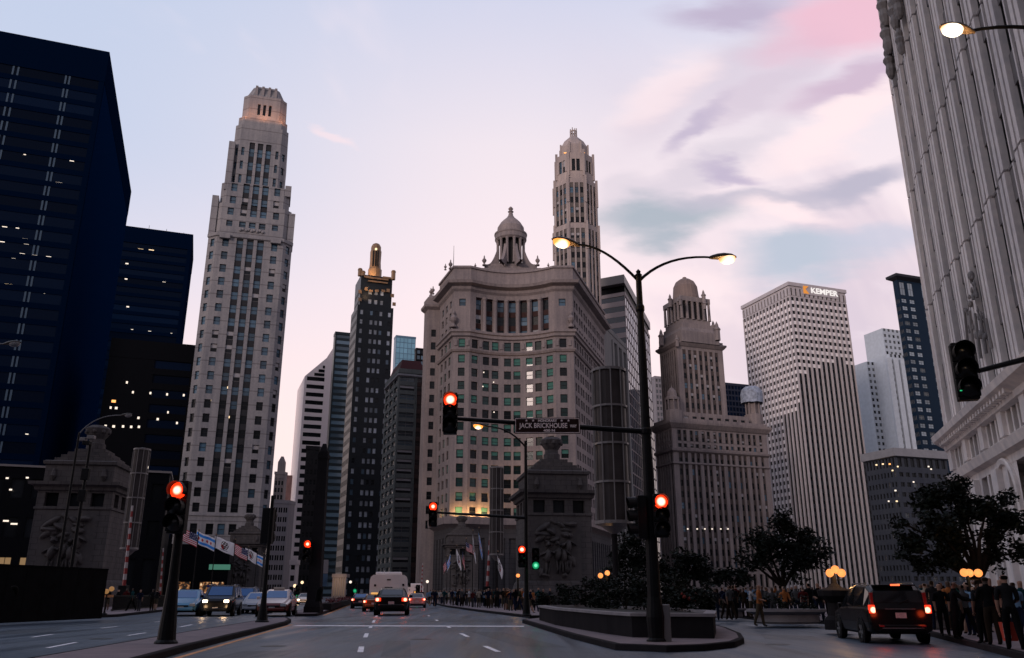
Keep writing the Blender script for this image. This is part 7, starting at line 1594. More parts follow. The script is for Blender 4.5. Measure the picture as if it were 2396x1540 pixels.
def person_mesh(pose, fine=False, female=False):
    """one continuous skinned body, facing -Y, 1.75 m"""
    V = Vector; vs = [(V((0, 0, .95)), .150)]; es = []
    def add(p, r, par): vs.append((V(p), r)); es.append((par, len(vs) - 1)); return len(vs) - 1
    lean = pose.get('lean', 0.0); sh = .165 if female else .185
    b = add((0, -.01 - lean * .3, 1.10), .142 if not female else .112, 0); c = add((0, -.01 - lean * .7, 1.28), .158, b); nk = add((0, .005 - lean, 1.46), .062, c); ch = add((0, -.015 - lean * 1.1, 1.56), .072, nk); hd = add((0, -.012 - lean * 1.15, 1.65), .092, ch); tp = add((0, -.005 - lean * 1.15, 1.705), .062, hd)
    if fine:
        add((0, -.112 - lean * 1.15, 1.615), .013, hd)
        for s in (-1, 1): add((s * .093, .0 - lean * 1.15, 1.625), .016, hd)
    for s, k in ((1, 'r'), (-1, 'l')):
        ang, el = pose.get('arm_' + k, (0.1, .2)); so_ = add((s * sh, 0 - lean * .95, 1.405), .072, c)
        e = V((s * (sh + .022), 0 - lean * .95, 1.405)) + V((s * .012, -.28 * math.sin(ang), -.28 * math.cos(ang))); ei = add(e, .056, so_)
        w = e + V((-s * .012 * (1 + 3 * (el > 1)), -.25 * math.sin(ang + el), -.25 * math.cos(ang + el))); wi = add(w, .038, ei); d = (w - e).normalized()
        if fine: hand(vs, es, (wi, w), d, V((-s, 0, 0)) if abs(d.z) > .6 else V((0, 0, -1)), .03)
        else: add(w + d * .09, .036, wi); 
        th, kn = pose.get('leg_' + k, (0.0, .0)); hp = add((s * .095, 0, .90), .098, 0)
        kp = V((s * .10, -.42 * math.sin(th), .90 - .42 * math.cos(th))); ki = add(kp, .080, hp); ap = kp + V((s * .005, .41 * math.sin(kn - th), -.41 * math.cos(kn - th))); cm = add(kp.lerp(ap, .35) + V((0, .012, 0)), .074, ki); ai = add(ap, .058, cm); add(ap + V((0, -.14, -.035)), .032, ai)
    me = bpy.data.meshes.new('body'); me.from_pydata([tuple(v) for v, _ in vs], es, []); ob = bpy.data.objects.new('b', me); COL.objects.link(ob)
    md = ob.modifiers.new('s', 'SKIN'); md.use_smooth_shade = True; md.branch_smoothing = .6
    for k, (v, r) in enumerate(vs): sv = me.skin_vertices[0].data[k]; sv.radius = (r, r * (.80 if k in (0, b, c) else 1)); sv.use_root = (k == 0)
    ob.modifiers.new('u', 'SUBSURF').levels = 1
    dg = bpy.context.evaluated_depsgraph_get(); out = bpy.data.meshes.new_from_object(ob.evaluated_get(dg)); bpy.data.objects.remove(ob)
    zmin = min(v.co.z for v in out.vertices); out.transform(Matrix.Translation((0, 0, -zmin)))
    for k in range(5): out.materials.append(None)
    sleeve = pose.get('sleeve', .3)
    for pl in out.polygons:
        z = pl.center.z; x = abs(pl.center.x); m_ = 1
        if z > 1.47: m_ = 0
        elif z < .07: m_ = 4
        elif x > sh + .005 and z < 1.405 - sleeve: m_ = 0
        elif z < .93 and x < .26: m_ = 2
        if z > 1.47 + .0 and (z > 1.69 or (pl.center.y > .03 - lean * 1.1 and z > 1.54)): m_ = 3
        if pose.get('shorts') and z < .5 and z >= .07: m_ = 0
        pl.material_index = m_; pl.use_smooth = True
    return out
POSES = {'stand': dict(arm_r=(.05, .12), arm_l=(-.05, .2), leg_r=(.02, .02), leg_l=(-.03, .0)), 'walk': dict(arm_r=(-.35, .25), arm_l=(.4, .4), leg_r=(.42, .1), leg_l=(-.30, .25), lean=.03), 'stride': dict(arm_r=(.35, .35), arm_l=(-.4, .15), leg_r=(-.34, .35), leg_l=(.38, .05), lean=.04),
         'phone': dict(arm_r=(.35, 1.7), arm_l=(.05, .2), leg_r=(.05, .05), leg_l=(-.06, .02), lean=.03), 'reach': dict(arm_r=(.9, .5), arm_l=(.6, .8), leg_r=(.12, .1), leg_l=(-.12, .06), lean=.06), 'carry': dict(arm_r=(.1, .1), arm_l=(.1, 1.2), leg_r=(.2, .1), leg_l=(-.2, .15), lean=.02)}
SKIN = [('skin_a', (.24, .13, .09)), ('skin_b', (.12, .06, .04)), ('skin_c', (.30, .18, .13)), ('skin_d', (.05, .028, .02))]
HAIR = [('dark', (.008, .006, .005)), ('brown', (.03, .018, .01)), ('grey', (.12, .11, .11))]
TOPS = [('black', (.008, .008, .009)), ('charcoal', (.02, .02, .022)), ('navy', (.01, .014, .04)), ('white', (.34, .33, .34)), ('pale blue', (.12, .2, .3)), ('grey', (.09, .09, .095)), ('dark red', (.10, .014, .014)), ('olive', (.03, .032, .015)), ('brown', (.05, .03, .02)), ('orange', (.26, .09, .03)), ('teal', (.01, .06, .07)), ('cream', (.26, .22, .18))]
BOTS = [('black', (.008, .008, .009)), ('dark blue', (.014, .02, .045)), ('grey', (.06, .06, .065)), ('khaki', (.10, .08, .055)), ('dark brown', (.03, .02, .014))]
def clothm(pre, n, c): return mat(f'{pre}_{n}'.replace(' ', '_'), tuple(v * .55 if max(c) < .2 else v for v in c), .9, .05)
BODY = {}
USED = set()
def person(px, Yn, pose, turn, top, bot, place, h=1.72, group=None, fine=False, female=False, verb=None, z=.154, shorts=False, hair=None, foot=None, label=None, skin=None):
    key = (pose, fine, female, shorts)
    if key not in BODY: d = dict(POSES[pose]); d['shorts'] = shorts; BODY[key] = person_mesh(d, fine, female)
    p = P3(px, 1395, Yn) if foot is None else G(px, foot, z); Yn = p.y if foot is not None else Yn
    o = bpy.data.objects.new('person', BODY[key]); COL.objects.link(o); hr = hair or RND.choice(HAIR); sk = skin or RND.choice(SKIN)
    for k, m_ in enumerate((mat(sk[0], sk[1], .6, .3), clothm('top', *top), clothm('bottom', *bot), clothm('hair', *hr), M['black'])):
        o.material_slots[k].link = 'OBJECT'; o.material_slots[k].material = m_
    o.location = (p.x, Yn, z); o.rotation_euler = (0, 0, turn); o.scale = (h / 1.76,) * 3; ORIG[o.name] = Vector((p.x, Yn, z))
    vb = verb or {'stand': 'standing', 'walk': 'walking', 'stride': 'striding', 'phone': 'forearm raised', 'reach': 'reaching', 'carry': 'arm bent'}[pose]
    for lb in ([label] if label else []) + [f'person in {top[0]} top, {bot[0]} trousers, {vb} {place}', f'{hr[0]}-haired person in {top[0]} top, {bot[0]} trousers, {vb} {place}', f'{"tall" if h > 1.72 else "short"} {hr[0]}-haired person in {top[0]}, {bot[0]} trousers, {vb} {place}']:
        if lb not in USED: break
    USED.add(lb); tag(o, lb, 'person', group)
    if fine:
        jk = MB(); ln = POSES[pose].get('lean', 0)
        jk.grid([[Vector((rx * math.cos(t) * (.9 if female else 1), -ln * max(0, (z - 1) * 2) + ry * math.sin(t), z + (.02 * math.sin(3 * t) if z < .9 else 0))) for t in [2 * math.pi * k / 18 for k in range(18)]] for rx, ry, z in ((.205, .150, .80), (.200, .146, .95), (.186, .135, 1.10), (.20, .142, 1.25), (.205, .135, 1.37), (.15, .105, 1.44), (.085, .08, 1.49))], 0, True); jo = jk.build('jacket', clothm('top', *top), o, smooth=True); jo.data.transform(Matrix.Translation(ORIG[o.name])); jo.location = (0, 0, 0)
        hm = clothm('hair', *hr); ln = pose in POSES and POSES[pose].get('lean', 0) * 1.15
        hb = MB(); rows = []
        for j in range(7):
            ph = math.pi * .5 * j / 6 * (1.32 if not female else 1.5); rows.append([Vector((.098 * math.sin(ph) * math.cos(t) + 0, .008 - ln + (.108 + .02 * (math.sin(t) > 0)) * math.sin(ph) * math.sin(t) + .012, 1.668 + .092 * math.cos(ph) - (.10 * max(0, math.sin(t)) * (j / 6) ** 2 if not female else .20 * max(0, math.sin(t)) * (j / 6) ** 2) + (.075 * max(0, -math.sin(t)) * (j / 6) ** 1.5))) for t in [2 * math.pi * k / 16 for k in range(16)]])
        hb.grid(rows, 0, True); hb.build('hair', hm, o, pivot=ORIG[o.name], smooth=True).location = (0, 0, .0)
        h_o = o.children[-1]; h_o.data.transform(Matrix.Translation(ORIG[o.name]))
        for s in (-1, 1):
            e = MB(); e.sphere((s * .034, -.098 - ln, 1.658), .011, 0, 8); eo = e.build('eye', mat('eye_dark', (.01, .008, .008), .2, .5), o); eo.data.transform(Matrix.Translation(ORIG[o.name])); eo.location = (0, 0, 0)
    return o
def crowd():
    rr = random.Random(21); ps = list(POSES)
    def tb(light): 
        t = TOPS[rr.choice([3, 4, 11, 9, 5])] if rr.random() < light else TOPS[rr.choice([0, 0, 1, 1, 2, 2, 5, 6, 7, 8, 10])]
        return t, BOTS[rr.choice([0, 0, 1, 1, 2, 3, 4])]
    def scatter(n, x0, x1, y0, y1, places, group, light=.3):
        for k in range(n):
            px = x0 + (x1 - x0) * (k + .15 + .7 * rr.random()) / n; Yn = rr.uniform(y0, y1) if not callable(y0) else y0(px) + rr.uniform(0, y1); pose = rr.choice(ps); t, b = tb(light)
            i = min(len(places) - 1, int((px - x0) / (x1 - x0) * len(places)))
            for _ in range(40):
                if f'{t[0]}{b[0]}{pose}{places[i]}' not in USED: break
                pose = rr.choice(ps); t, b = tb(light)
            USED.add(f'{t[0]}{b[0]}{pose}{places[i]}'); person(px, Yn, pose, rr.uniform(0, 6.28) if rr.random() < .3 else rr.choice([0, math.pi]) + rr.uniform(-.4, .4), t, b, places[i], rr.uniform(1.6, 1.84), group, shorts=rr.random() < .2)
    gb = 'walkers on the bridge pavement'
    scatter(16, 1000, 1076, 88, 118, ['just right of the white bus', 'below the leftmost limp flags'], gb, .5)
    scatter(24, 1070, 1225, lambda px: 90 - (px - 1070) * .19, 12, ['below the highest striped flag', 'below the striped barrier arm', 'by the tall signal mast'], gb, .22)
    scatter(9, 1190, 1290, 60, 70, ['near the dark bridge house', 'left of the planted island'], gb, .35)
    gl = 'walkers on the left pavement'
    scatter(11, 455, 700, 74, 92, ['behind the pale blue waiting car', 'behind the black waiting car', 'behind the waiting taxi'], gl, .5); scatter(7, 250, 380, 64, 72, ['by the end of the black hoarding', 'near the left barrier arm'], gl, .3)
    gr = 'walkers beyond the planters'
    scatter(18, 1670, 1800, 42, 58, ['right of the planted island', 'under the middle tree'], gr, .3); scatter(20, 1790, 1985, 40, 56, ['behind the round planter', 'near the urn lamp post'], gr, .3); scatter(16, 2150, 2300, 34, 44, ['right of the big black car', 'near the amber globe lamps'], gr, .3)
    scatter(14, 2180, 2400, 26, 33, ['just right of the black car', 'under the right tree', 'before the terracotta building'], gr, .12)
    # nearer people at the right edge
    gn = 'people close by at the right edge'; S_ = SKIN
    person(2243, 0, 'reach', rad(80), TOPS[0], BOTS[0], '', 1.70, gn, True, foot=1496, label='person in black with bare forearms reaching out to the right beside the black car', skin=SKIN[1])
    person(2304, 0, 'stand', rad(-150), TOPS[1], BOTS[0], '', 1.72, gn, True, True, foot=1506, label='person in charcoal facing away at the pavement edge, second from the right edge', skin=SKIN[1])
    person(2330, 0, 'phone', rad(170), TOPS[0], BOTS[4], '', 1.80, gn, True, foot=1510, label='tall person in black and dark brown with raised forearm near the right edge', skin=SKIN[3])
    person(2378, 0, 'carry', rad(165), TOPS[1], BOTS[0], '', 1.82, gn, True, foot=1522, label='person in charcoal at the right edge carrying a red and white bag', skin=SKIN[0])
    person(2276, 0, 'phone', rad(-60), TOPS[4], BOTS[1], '', 1.66, gn, True, True, foot=1488, label='person in a pale blue top facing the one in black', skin=SKIN[2])
    person(1780, 0, 'carry', rad(60), TOPS[9], BOTS[3], '', 1.7, gr, False, foot=1466, label='person in an orange top bending over the round planter in the middle distance')
    q = G(2366, 1520, .154); r = thing('shopping_bag', 'red and white paper shopping bag carried low at the right edge', 'bag', (q.x, q.y - .05, .35), None)
    m_ = MB(); m_.frustum([Vector((q.x + a, q.y - .05 + b, 0)) for a, b in ((-.15, -.06), (.15, -.06), (.15, .06), (-.15, .06))], .35, [Vector((q.x + a, q.y - .05 + b, 0)) for a, b in ((-.19, -.08), (.19, -.08), (.19, .08), (-.19, .08))], .78, cap=False); m_.build('bag_body', mat('red_paper', (.40, .05, .03), .6, .2), r)
    m_ = MB(); m_.box(q.x - .18, q.x - .02, q.y - .14, q.y - .128, .42, .76); m_.build('white_print', mat('white_paper', (.5, .48, .48), .6, .2), r)
    m_ = MB(); m_.tube(bez((q.x - .1, q.y - .05, .77), (q.x, q.y - .05, 1.0), (q.x + .1, q.y - .05, .77), 8), .007, 5); m_.build('handle', M['black'], r)
crowd()

# ------------------------------------------------------------------ trees and shrubs
leafm = []
def leaf_mat(n, c):
    m, nt, b = newmat(n); N = nt.nodes.new; L = nt.links.new; g = N('ShaderNodeNewGeometry'); mr = N('ShaderNodeMapRange'); mr.inputs[3].default_value = .45; mr.inputs[4].default_value = 1.6; L(g.outputs['Random Per Island'], mr.inputs[0])
    mx = N('ShaderNodeVectorMath'); mx.operation = 'SCALE'; mx.inputs[0].default_value = c; L(mr.outputs[0], mx.inputs['Scale']); L(mx.outputs[0], b.inputs['Base Color']); b.inputs['Roughness'].default_value = .6; b.inputs['Specular IOR Level'].default_value = .15; return m
bark = mat('bark', (.018, .014, .012), .9, .1, var=.3, vscale=8)
lf = leaf_mat('dark_leaves', (.006, .009, .006)); lf2 = leaf_mat('shrub_leaves', (.005, .008, .005))
def leaves(mb, c, n, rx, rz, size, rr):
    for _ in range(n):
        while True:
            d = Vector((rr.uniform(-1, 1), rr.uniform(-1, 1), rr.uniform(-1, 1)))
            if d.length < 1: break
        p = c + Vector((d.x * rx, d.y * rx, d.z * rz)); s = size * rr.uniform(.6, 1.3); a = Vector((rr.uniform(-1, 1), rr.uniform(-1, 1), rr.uniform(-.6, .6))).normalized(); b = a.cross(Vector((rr.uniform(-1, 1), rr.uniform(-1, 1), rr.uniform(-1, 1)))).normalized()
        mb.q([p - a * s, p - b * s * .5, p + a * s, p + b * s * .5])
def tree(label, px, Yn, crown_px, n_cl, seed, trunk_r=.16, name='tree', per=48, leaf=.14, cl=.55, group=None):
    """crown_px: list of (px, py, radius_px) lobes of the crown as it stands"""
    rr = random.Random(seed); b = P3(px, 1400, Yn); b.z = .15; r = thing(name, label, 'tree', b, group); sc = 1950 / (Yn * cP); lobes = []
    for qx, qy, qr in crown_px: p = P3(qx, qy, Yn); lobes.append((Vector((p.x, Yn + rr.uniform(-.5, .5) * qr / sc, p.z)), qr / sc))
    zmin = min(c.z - q for c, q in lobes); fork = Vector((b.x + rr.uniform(-.1, .1), Yn, max(1.6, zmin * .75 + .3))); tr = MB(); tr.tube([b, b.lerp(fork, .5) + Vector((.05, 0, 0)), fork], [trunk_r * 1.25, trunk_r, trunk_r * .85], 9)
    tr.build('trunk', bark, r); cr = MB(); lm = MB(); tot = sum(q ** 2 for _, q in lobes)
    for c, q in lobes:
        k = max(2, int(n_cl * q * q / tot)); mid = fork.lerp(c, .5) + Vector((rr.uniform(-.3, .3), rr.uniform(-.3, .3), rr.uniform(.1, .5))); lm.tube([fork, mid, c], [trunk_r * .6, trunk_r * .35, trunk_r * .15], 6)
        for _ in range(k):
            while True:
                d = Vector((rr.uniform(-1, 1), rr.uniform(-1, 1), rr.uniform(-1, 1)))
                if .15 < d.length < 1: break
            p = c + d * q * (.55 + .5 * rr.random()); e = c.lerp(p, .45)
            if rr.random() < .5: lm.tube([c.lerp(mid, rr.random() * .4), e + Vector((0, 0, .1)), p], [trunk_r * .22, trunk_r * .13, .012], 4)
            leaves(cr, p, int(per * rr.uniform(.5, 1.3)), cl * rr.uniform(.6, 1.2), cl * .7 * rr.uniform(.6, 1.2), leaf, rr)
    lm.build('limb', bark, r); cr.build('crown', lf, r); return r
def greenery():
    tree('dark leafy tree in front of the pale striped base of the white grid tower', 1832, 47, [(1790, 1262, 42), (1836, 1232, 44), (1880, 1268, 44), (1838, 1300, 52), (1778, 1312, 36), (1908, 1308, 36), (1926, 1282, 18), (1750, 1262, 18), (1740, 1305, 20), (1860, 1336, 30)], 140, 1, leaf=.12, cl=.5)
    tree('large dark spreading tree before the terracotta building at the right edge', 2292, 36, [(2200, 1172, 46), (2255, 1148, 36), (2296, 1200, 44), (2180, 1232, 50), (2240, 1250, 46), (2332, 1262, 38), (2132, 1272, 36), (2205, 1298, 38), (2378, 1222, 32), (2390, 1292, 30), (2106, 1220, 16), (2350, 1160, 18), (2160, 1322, 24), (2320, 1310, 24), (2262, 1205, 34), (2350, 1215, 28)], 230, 2, .2, per=48, leaf=.11, cl=.48)
    tree('small dark tree low beside the big street lamp', 1590, 56, [(1590, 1310, 34), (1560, 1330, 30), (1630, 1318, 34), (1650, 1340, 26), (1600, 1345, 34)], 60, 3, .1)
    tree('dark bushy tree between the bridge house and the street lamp', 1478, 58, [(1470, 1262, 30), (1450, 1300, 34), (1500, 1290, 34), (1490, 1330, 40), (1440, 1345, 34), (1524, 1335, 30), (1486, 1240, 18)], 80, 4, .12)
    tree('small dark tree far right behind the black car', 1720, 60, [(1700, 1345, 22), (1735, 1352, 24), (1672, 1352, 24)], 36, 6, .08)
    # shrubs of the island planter
    rr = random.Random(8); spots = [(1285, 1452, 1392, 30), (1330, 1458, 1372, 34), (1375, 1462, 1352, 38), (1420, 1466, 1362, 36), (1465, 1470, 1340, 40), (1512, 1474, 1358, 38), (1560, 1478, 1345, 40), (1605, 1480, 1352, 36), (1645, 1484, 1376, 30), (1395, 1462, 1395, 34), (1490, 1466, 1392, 36), (1590, 1474, 1396, 34)]
    lab = ['low shrub at the left tip of the island planter', 'dark shrub second from the left tip of the island planter', 'tall dark shrub below the bridge house relief in the island planter', 'dark shrub with pale blooms in the island planter', 'tallest dark shrub of the island planter', 'dark shrub just left of the big street lamp', 'tall dark shrub just right of the big street lamp', 'dark shrub with dull red blooms near the right end of the island planter', 'low shrub at the right end of the island planter', 'low dense shrub under the pale blooms of the island planter', 'low dense shrub in the middle of the island planter', 'low dense shrub right of the lamp in the island planter']
    for k, ((px, py, top, rp), lb) in enumerate(zip(spots, lab)):
        b = G(px, py - 10, .154); b.z = .75; sc = 1950 / (b.y * cP); H = max(.5, ZP(top, b.y) - .75); r = thing('shrub', lb, 'shrub', (b.x, b.y, .75), 'shrubs in the island planter'); st = MB(); cr = MB()
        for j in range(5): st.tube([b + Vector((rr.uniform(-.1, .1), rr.uniform(-.1, .1), 0)), b + Vector((rr.uniform(-.5, .5), rr.uniform(-.3, .3), H * .8))], [.03, .012], 4)
        n = 20
        for j in range(n): t = rr.random(); w_ = rp / sc * (1 - .45 * t) ; c = b + Vector((rr.uniform(-1, 1) * w_, rr.uniform(-1, 1) * w_ * .8, .05 + H * t * .95)); leaves(cr, c, 46, .3, .26, .085, rr)
        st.build('stem', bark, r); cr.build('foliage', lf2, r)
        if k in (3, 7):
            fl = mat('pale_bloom', (.32, .33, .26), .7, .1) if k == 3 else mat('dull_red_bloom', (.12, .02, .016), .7, .1)
            for j in range(4 if k == 3 else 7): c = b + Vector((rr.uniform(-.3, .4), -.6 * rr.random() - .25, H * rr.uniform(.3, .55))); f = MB(); f.sphere(c, rr.uniform(.04, .08), 0, 7); f.build('bloom', fl, r)
    for lb, px, py, rp, h in (('low leafy plants filling the round planter', 1842, 1459, 70, .5), ('low leafy plants in the planter behind the black car', 2200, 1473, 60, .6), ('low leafy plants in the distant planter', 1700, 1446, 36, .5)):
        b = G(px, py, .154); sc = 1950 / (b.y * cP); r = thing('planter_plant', lb, 'plant', (b.x, b.y, .6)); cr = MB(); st = MB()
        for j in range(22): c = b + Vector((rr.uniform(-1, 1) * rp / sc, rr.uniform(-.5, .5) * rp / sc, .6 + rr.random() * h)); leaves(cr, c, 34, .2, .16, .07, rr)
        for j in range(6): st.tube([b + Vector((rr.uniform(-.4, .4), 0, .45)), b + Vector((rr.uniform(-.6, .6), 0, .6 + h * .6))], [.015, .008], 4)
        cr.build('foliage', lf2, r); st.build('stem', bark, r)
greenery()
# ------------------------------------------------------------------ sky, sun, camera
def world():
    W = bpy.data.worlds.new("World"); SC.world = W; W.use_nodes = True; nt = W.node_tree; N = nt.nodes.new; L = nt.links.new
    bg = nt.nodes['Background']; out = nt.nodes['World Output']
    tc = N('ShaderNodeTexCoord'); sep = N('ShaderNodeSeparateXYZ'); L(tc.outputs['Generated'], sep.inputs[0])
    def math_(op, a, b=None, c=None):
        n = N('ShaderNodeMath'); n.operation = op
        for k, v in enumerate((a, b, c)):
            if v is None: continue
            if isinstance(v, (int, float)): n.inputs[k].default_value = v
            else: L(v, n.inputs[k])
        return n.outputs[0]
    def sstep(v, a, b, o0=0., o1=1.):
        n = N('ShaderNodeMapRange'); n.interpolation_type = 'SMOOTHSTEP'; n.inputs[1].default_value = a; n.inputs[2].default_value = b; n.inputs[3].default_value = o0; n.inputs[4].default_value = o1; L(v, n.inputs[0]); return n.outputs[0]
    def mixc(f, a, b, mode='MIX'):
        n = N('ShaderNodeMix'); n.data_type = 'RGBA'; n.blend_type = mode
        for k, v in (('Factor', f), ('A', a), ('B', b)):
            if isinstance(v, tuple): n.inputs[k].default_value = (*v, 1)
            elif isinstance(v, (int, float)): n.inputs[k].default_value = v
            else: L(v, n.inputs[k])
        return n.outputs['Result']
    z = sep.outputs['Z']; x = sep.outputs['X']; y = sep.outputs['Y']
    # dusk gradient: rosy near the horizon, cool blue overhead
    cr = N('ShaderNodeValToRGB'); e = cr.color_ramp.elements
    stops = [(0.0, (.86, .69, .69)), (.16, (.94, .72, .69)), (.34, (.91, .735, .745)), (.50, (.80, .70, .745)), (.64, (.58, .59, .73)), (.80, (.33, .38, .58)), (1.0, (.18, .22, .40))]
    e[0].position = 0; e[0].color = (*stops[0][1], 1); e[1].position = 1; e[1].color = (*stops[-1][1], 1)
    for p, c in stops[1:-1]: k = e.new(p); k.color = (*c, 1)
    L(z, cr.inputs[0]); base = cr.outputs[0]
    hx = math_('DIVIDE', x, math_('ADD', math_('ABSOLUTE', y), .25))
    # cooler to the left of the avenue
    lf = math_('MULTIPLY', sstep(x, .02, -.48), sstep(z, .16, .50)); base = mixc(math_('MULTIPLY', lf, .85), base, (.47, .55, .72))
    # cloud sheet, streaks running from lower left to upper right
    zz = math_('MAXIMUM', math_('ADD', z, .12), .05)
    cv = N('ShaderNodeCombineXYZ'); L(math_('DIVIDE', x, zz), cv.inputs[0]); L(math_('DIVIDE', y, zz), cv.inputs[1])
    def cloud(rot, sx, sy, scale, det, seed, rough=.55, dist=.6):
        m0 = N('ShaderNodeMapping'); m0.inputs['Rotation'].default_value = (0, 0, rad(rot)); L(cv.outputs[0], m0.inputs['Vector'])
        m = N('ShaderNodeMapping'); m.inputs['Scale'].default_value = (sx, sy, 1); m.inputs['Location'].default_value = (seed, seed * .7, 0); L(m0.outputs[0], m.inputs['Vector'])
        n = N('ShaderNodeTexNoise'); n.inputs['Scale'].default_value = scale; n.inputs['Detail'].default_value = det; n.inputs['Roughness'].default_value = rough; n.inputs['Distortion'].default_value = dist; L(m.outputs[0], n.inputs['Vector']); return n.outputs['Fac']
    right = sstep(hx, .02, .33)
    c1 = cloud(32, 1.9, .62, .8, 5, 3.1); c2 = cloud(38, 3.2, 1.2, 1.0, 7, 8.4)
    dark = math_('MULTIPLY', sstep(c1, .44, .62), right); base = mixc(math_('MULTIPLY', dark, .75), base, (.55, .45, .54))
    li = math_('MULTIPLY', sstep(c2, .47, .30), right); base = mixc(math_('MULTIPLY', li, .5), base, (.90, .75, .775))
    # single cloud banks, each at its own bearing and height in the sky, edges torn by noise
    ys = math_('MAXIMUM', y, .05); uv = N('ShaderNodeCombineXYZ'); L(math_('DIVIDE', x, ys), uv.inputs[0]); L(math_('DIVIDE', z, ys), uv.inputs[1])
    wr = N('ShaderNodeMapping'); wr.inputs['Rotation'].default_value = (0, 0, rad(-28)); wr.inputs['Scale'].default_value = (4, 11, 1); L(uv.outputs[0], wr.inputs['Vector'])
    wn = N('ShaderNodeTexNoise'); wn.inputs['Scale'].default_value = 1.0; wn.inputs['Detail'].default_value = 5; wn.inputs['Roughness'].default_value = .55; L(wr.outputs[0], wn.inputs['Vector'])
    wm = N('ShaderNodeVectorMath'); wm.operation = 'MULTIPLY_ADD'; wm.inputs[1].default_value = (.13, .13, 0); wm.inputs[2].default_value = (-.065, -.065, 0); L(wn.outputs['Color'], wm.inputs[0])
    wu = N('ShaderNodeVectorMath'); wu.operation = 'ADD'; L(uv.outputs[0], wu.inputs[0]); L(wm.outputs[0], wu.inputs[1])
    front = sstep(y, .05, .2)
    def bank(px, py, rx, ry, rot, col, a):
        nonlocal base
        d0 = ray(px, py); c = (d0.x / d0.y, d0.z / d0.y); k = .00062
        m1 = N('ShaderNodeMapping'); m1.vector_type = 'POINT'; m1.inputs['Location'].default_value = (-c[0], -c[1], 0); L(wu.outputs[0], m1.inputs['Vector'])
        m2 = N('ShaderNodeMapping'); m2.inputs['Rotation'].default_value = (0, 0, rad(-rot)); L(m1.outputs[0], m2.inputs['Vector'])
        m3 = N('ShaderNodeMapping'); m3.inputs['Scale'].default_value = (1 / (rx * k), 1 / (ry * k), 1); L(m2.outputs[0], m3.inputs['Vector'])
        ln = N('ShaderNodeVectorMath'); ln.operation = 'LENGTH'; L(m3.outputs[0], ln.inputs[0])
        base = mixc(math_('MULTIPLY', math_('MULTIPLY', sstep(ln.outputs['Value'], 1.3, .3), front), min(1, a * 1.2)), base, col)
    MV, PK, TG, PE = (.47, .39, .52), (.80, .45, .54), (.36, .40, .45), (.93, .74, .745)
    for b_ in ((1700, 170, 330, 60, 36, (.62, .52, .60), .5), (1640, 400, 260, 42, 32, (.60, .53, .60), .5), (1720, 30, 190, 60, 8, MV, .75), (1990, 60, 200, 100, 14, PK, .72), (1870, 110, 150, 50, 20, (.70, .45, .55), .45), (2030, 190, 230, 50, 22, (.58, .43, .54), .8), (1790, 215, 190, 50, 30, (.60, .49, .58), .6), (1640, 300, 110, 24, 38, MV, .65), (1985, 285, 260, 46, 28, PE, .9), (1560, 215, 150, 60, 35, PE, .5),
               (1575, 505, 190, 52, 4, TG, .78), (1760, 470, 170, 34, 0, (.50, .45, .53), .7), (1715, 400, 70, 26, -20, MV, .7), (2010, 425, 160, 44, 20, (.45, .41, .50), .8), (1850, 500, 100, 30, -15, PE, .75), (1890, 600, 170, 52, 6, (.46, .49, .57), .85), (2070, 560, 120, 40, 8, (.52, .52, .62), .6), (1470, 440, 60, 40, 30, (.62, .55, .61), .4), (1560, 640, 160, 40, 0, PE, .6), (780, 305, 62, 14, -22, (.90, .70, .72), .5)): bank(*b_)
    # faint wisps on the left
    c4 = cloud(20, 2.5, .9, 1.2, 4, 5.5); ws = math_('MULTIPLY', sstep(c4, .60, .78), sstep(hx, .1, -.1)); base = mixc(math_('MULTIPLY', ws, .35), base, (.88, .74, .78))
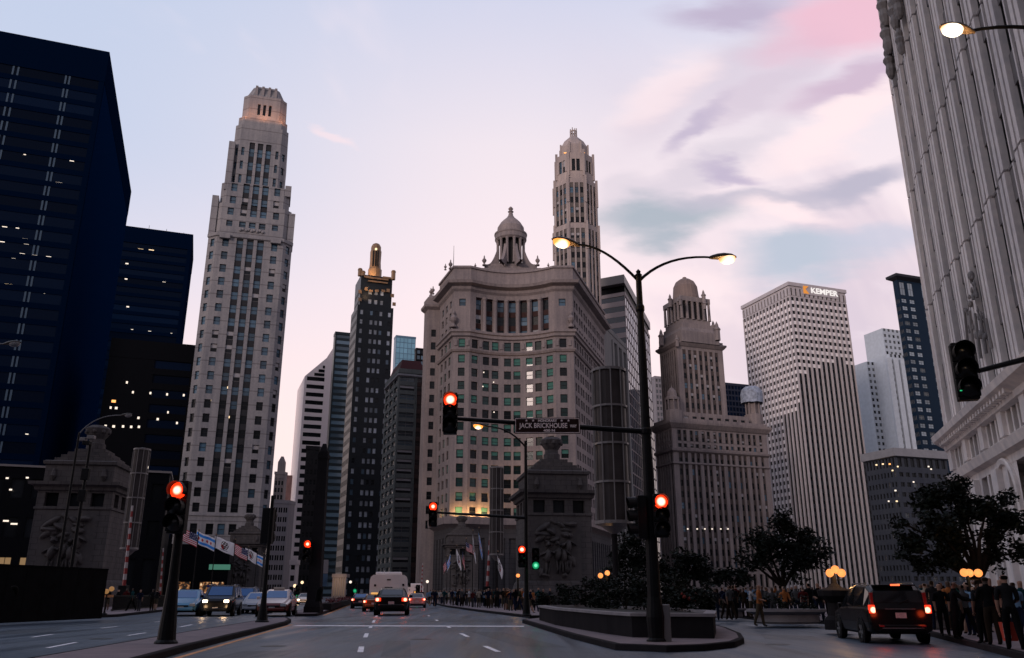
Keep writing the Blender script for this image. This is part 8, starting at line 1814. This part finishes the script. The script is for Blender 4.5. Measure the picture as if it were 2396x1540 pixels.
    # the side away from the sunset (behind the camera) is dimmer
    back = sstep(math_('SUBTRACT', math_('MULTIPLY', x, .35), y), -.35, .75); base = mixc(math_('MULTIPLY', back, .75), base, (.26, .25, .32))
    low = sstep(z, -.02, -.12); base = mixc(low, base, (.05, .05, .06))
    L(base, bg.inputs['Color']); bg.inputs['Strength'].default_value = 1.10
    sky = N('ShaderNodeTexSky'); sky.sky_type = 'NISHITA'; sky.sun_disc = False; sky.sun_elevation = rad(SUN_EL); sky.altitude = 200; sky.sun_rotation = rad(SUN_AZ); sky.dust_density = 2.0
    b2 = N('ShaderNodeBackground'); b2.inputs['Strength'].default_value = 0.02; L(sky.outputs[0], b2.inputs['Color'])
    ad = N('ShaderNodeAddShader'); L(bg.outputs[0], ad.inputs[0]); L(b2.outputs[0], ad.inputs[1]); L(ad.outputs[0], out.inputs['Surface'])
SUN_EL, SUN_AZ = 11.0, 212.0
world()
sl = bpy.data.lights.new('sun', 'SUN'); sl.energy = 1.5; sl.angle = rad(14); sl.color = (1, .80, .74)
so = bpy.data.objects.new('sun', sl); COL.objects.link(so)
sd = Vector((math.sin(rad(SUN_AZ)) * math.cos(rad(SUN_EL)), math.cos(rad(SUN_AZ)) * math.cos(rad(SUN_EL)), math.sin(rad(SUN_EL))))
so.rotation_euler = (-sd).to_track_quat('-Z', 'Y').to_euler()
cam = bpy.data.cameras.new('camera'); cam.sensor_width = 36; cam.lens = FOC / 2396 * 36; cam.clip_end = 6000; cam.clip_start = .1
co = bpy.data.objects.new('camera', cam); COL.objects.link(co); co.location = (0, 0, EYE); co.rotation_euler = (math.pi / 2 + PIT, 0, 0); SC.camera = co
SC.view_settings.view_transform = 'Standard'; SC.view_settings.look = 'None'; SC.view_settings.exposure = 0; SC.view_settings.gamma = 1
SC.cycles.use_denoising = True; SC.cycles.max_bounces = 6; SC.cycles.diffuse_bounces = 3; SC.cycles.glossy_bounces = 3; SC.cycles.caustics_reflective = False; SC.cycles.caustics_refractive = False
SC.cycles.sample_clamp_indirect = 4
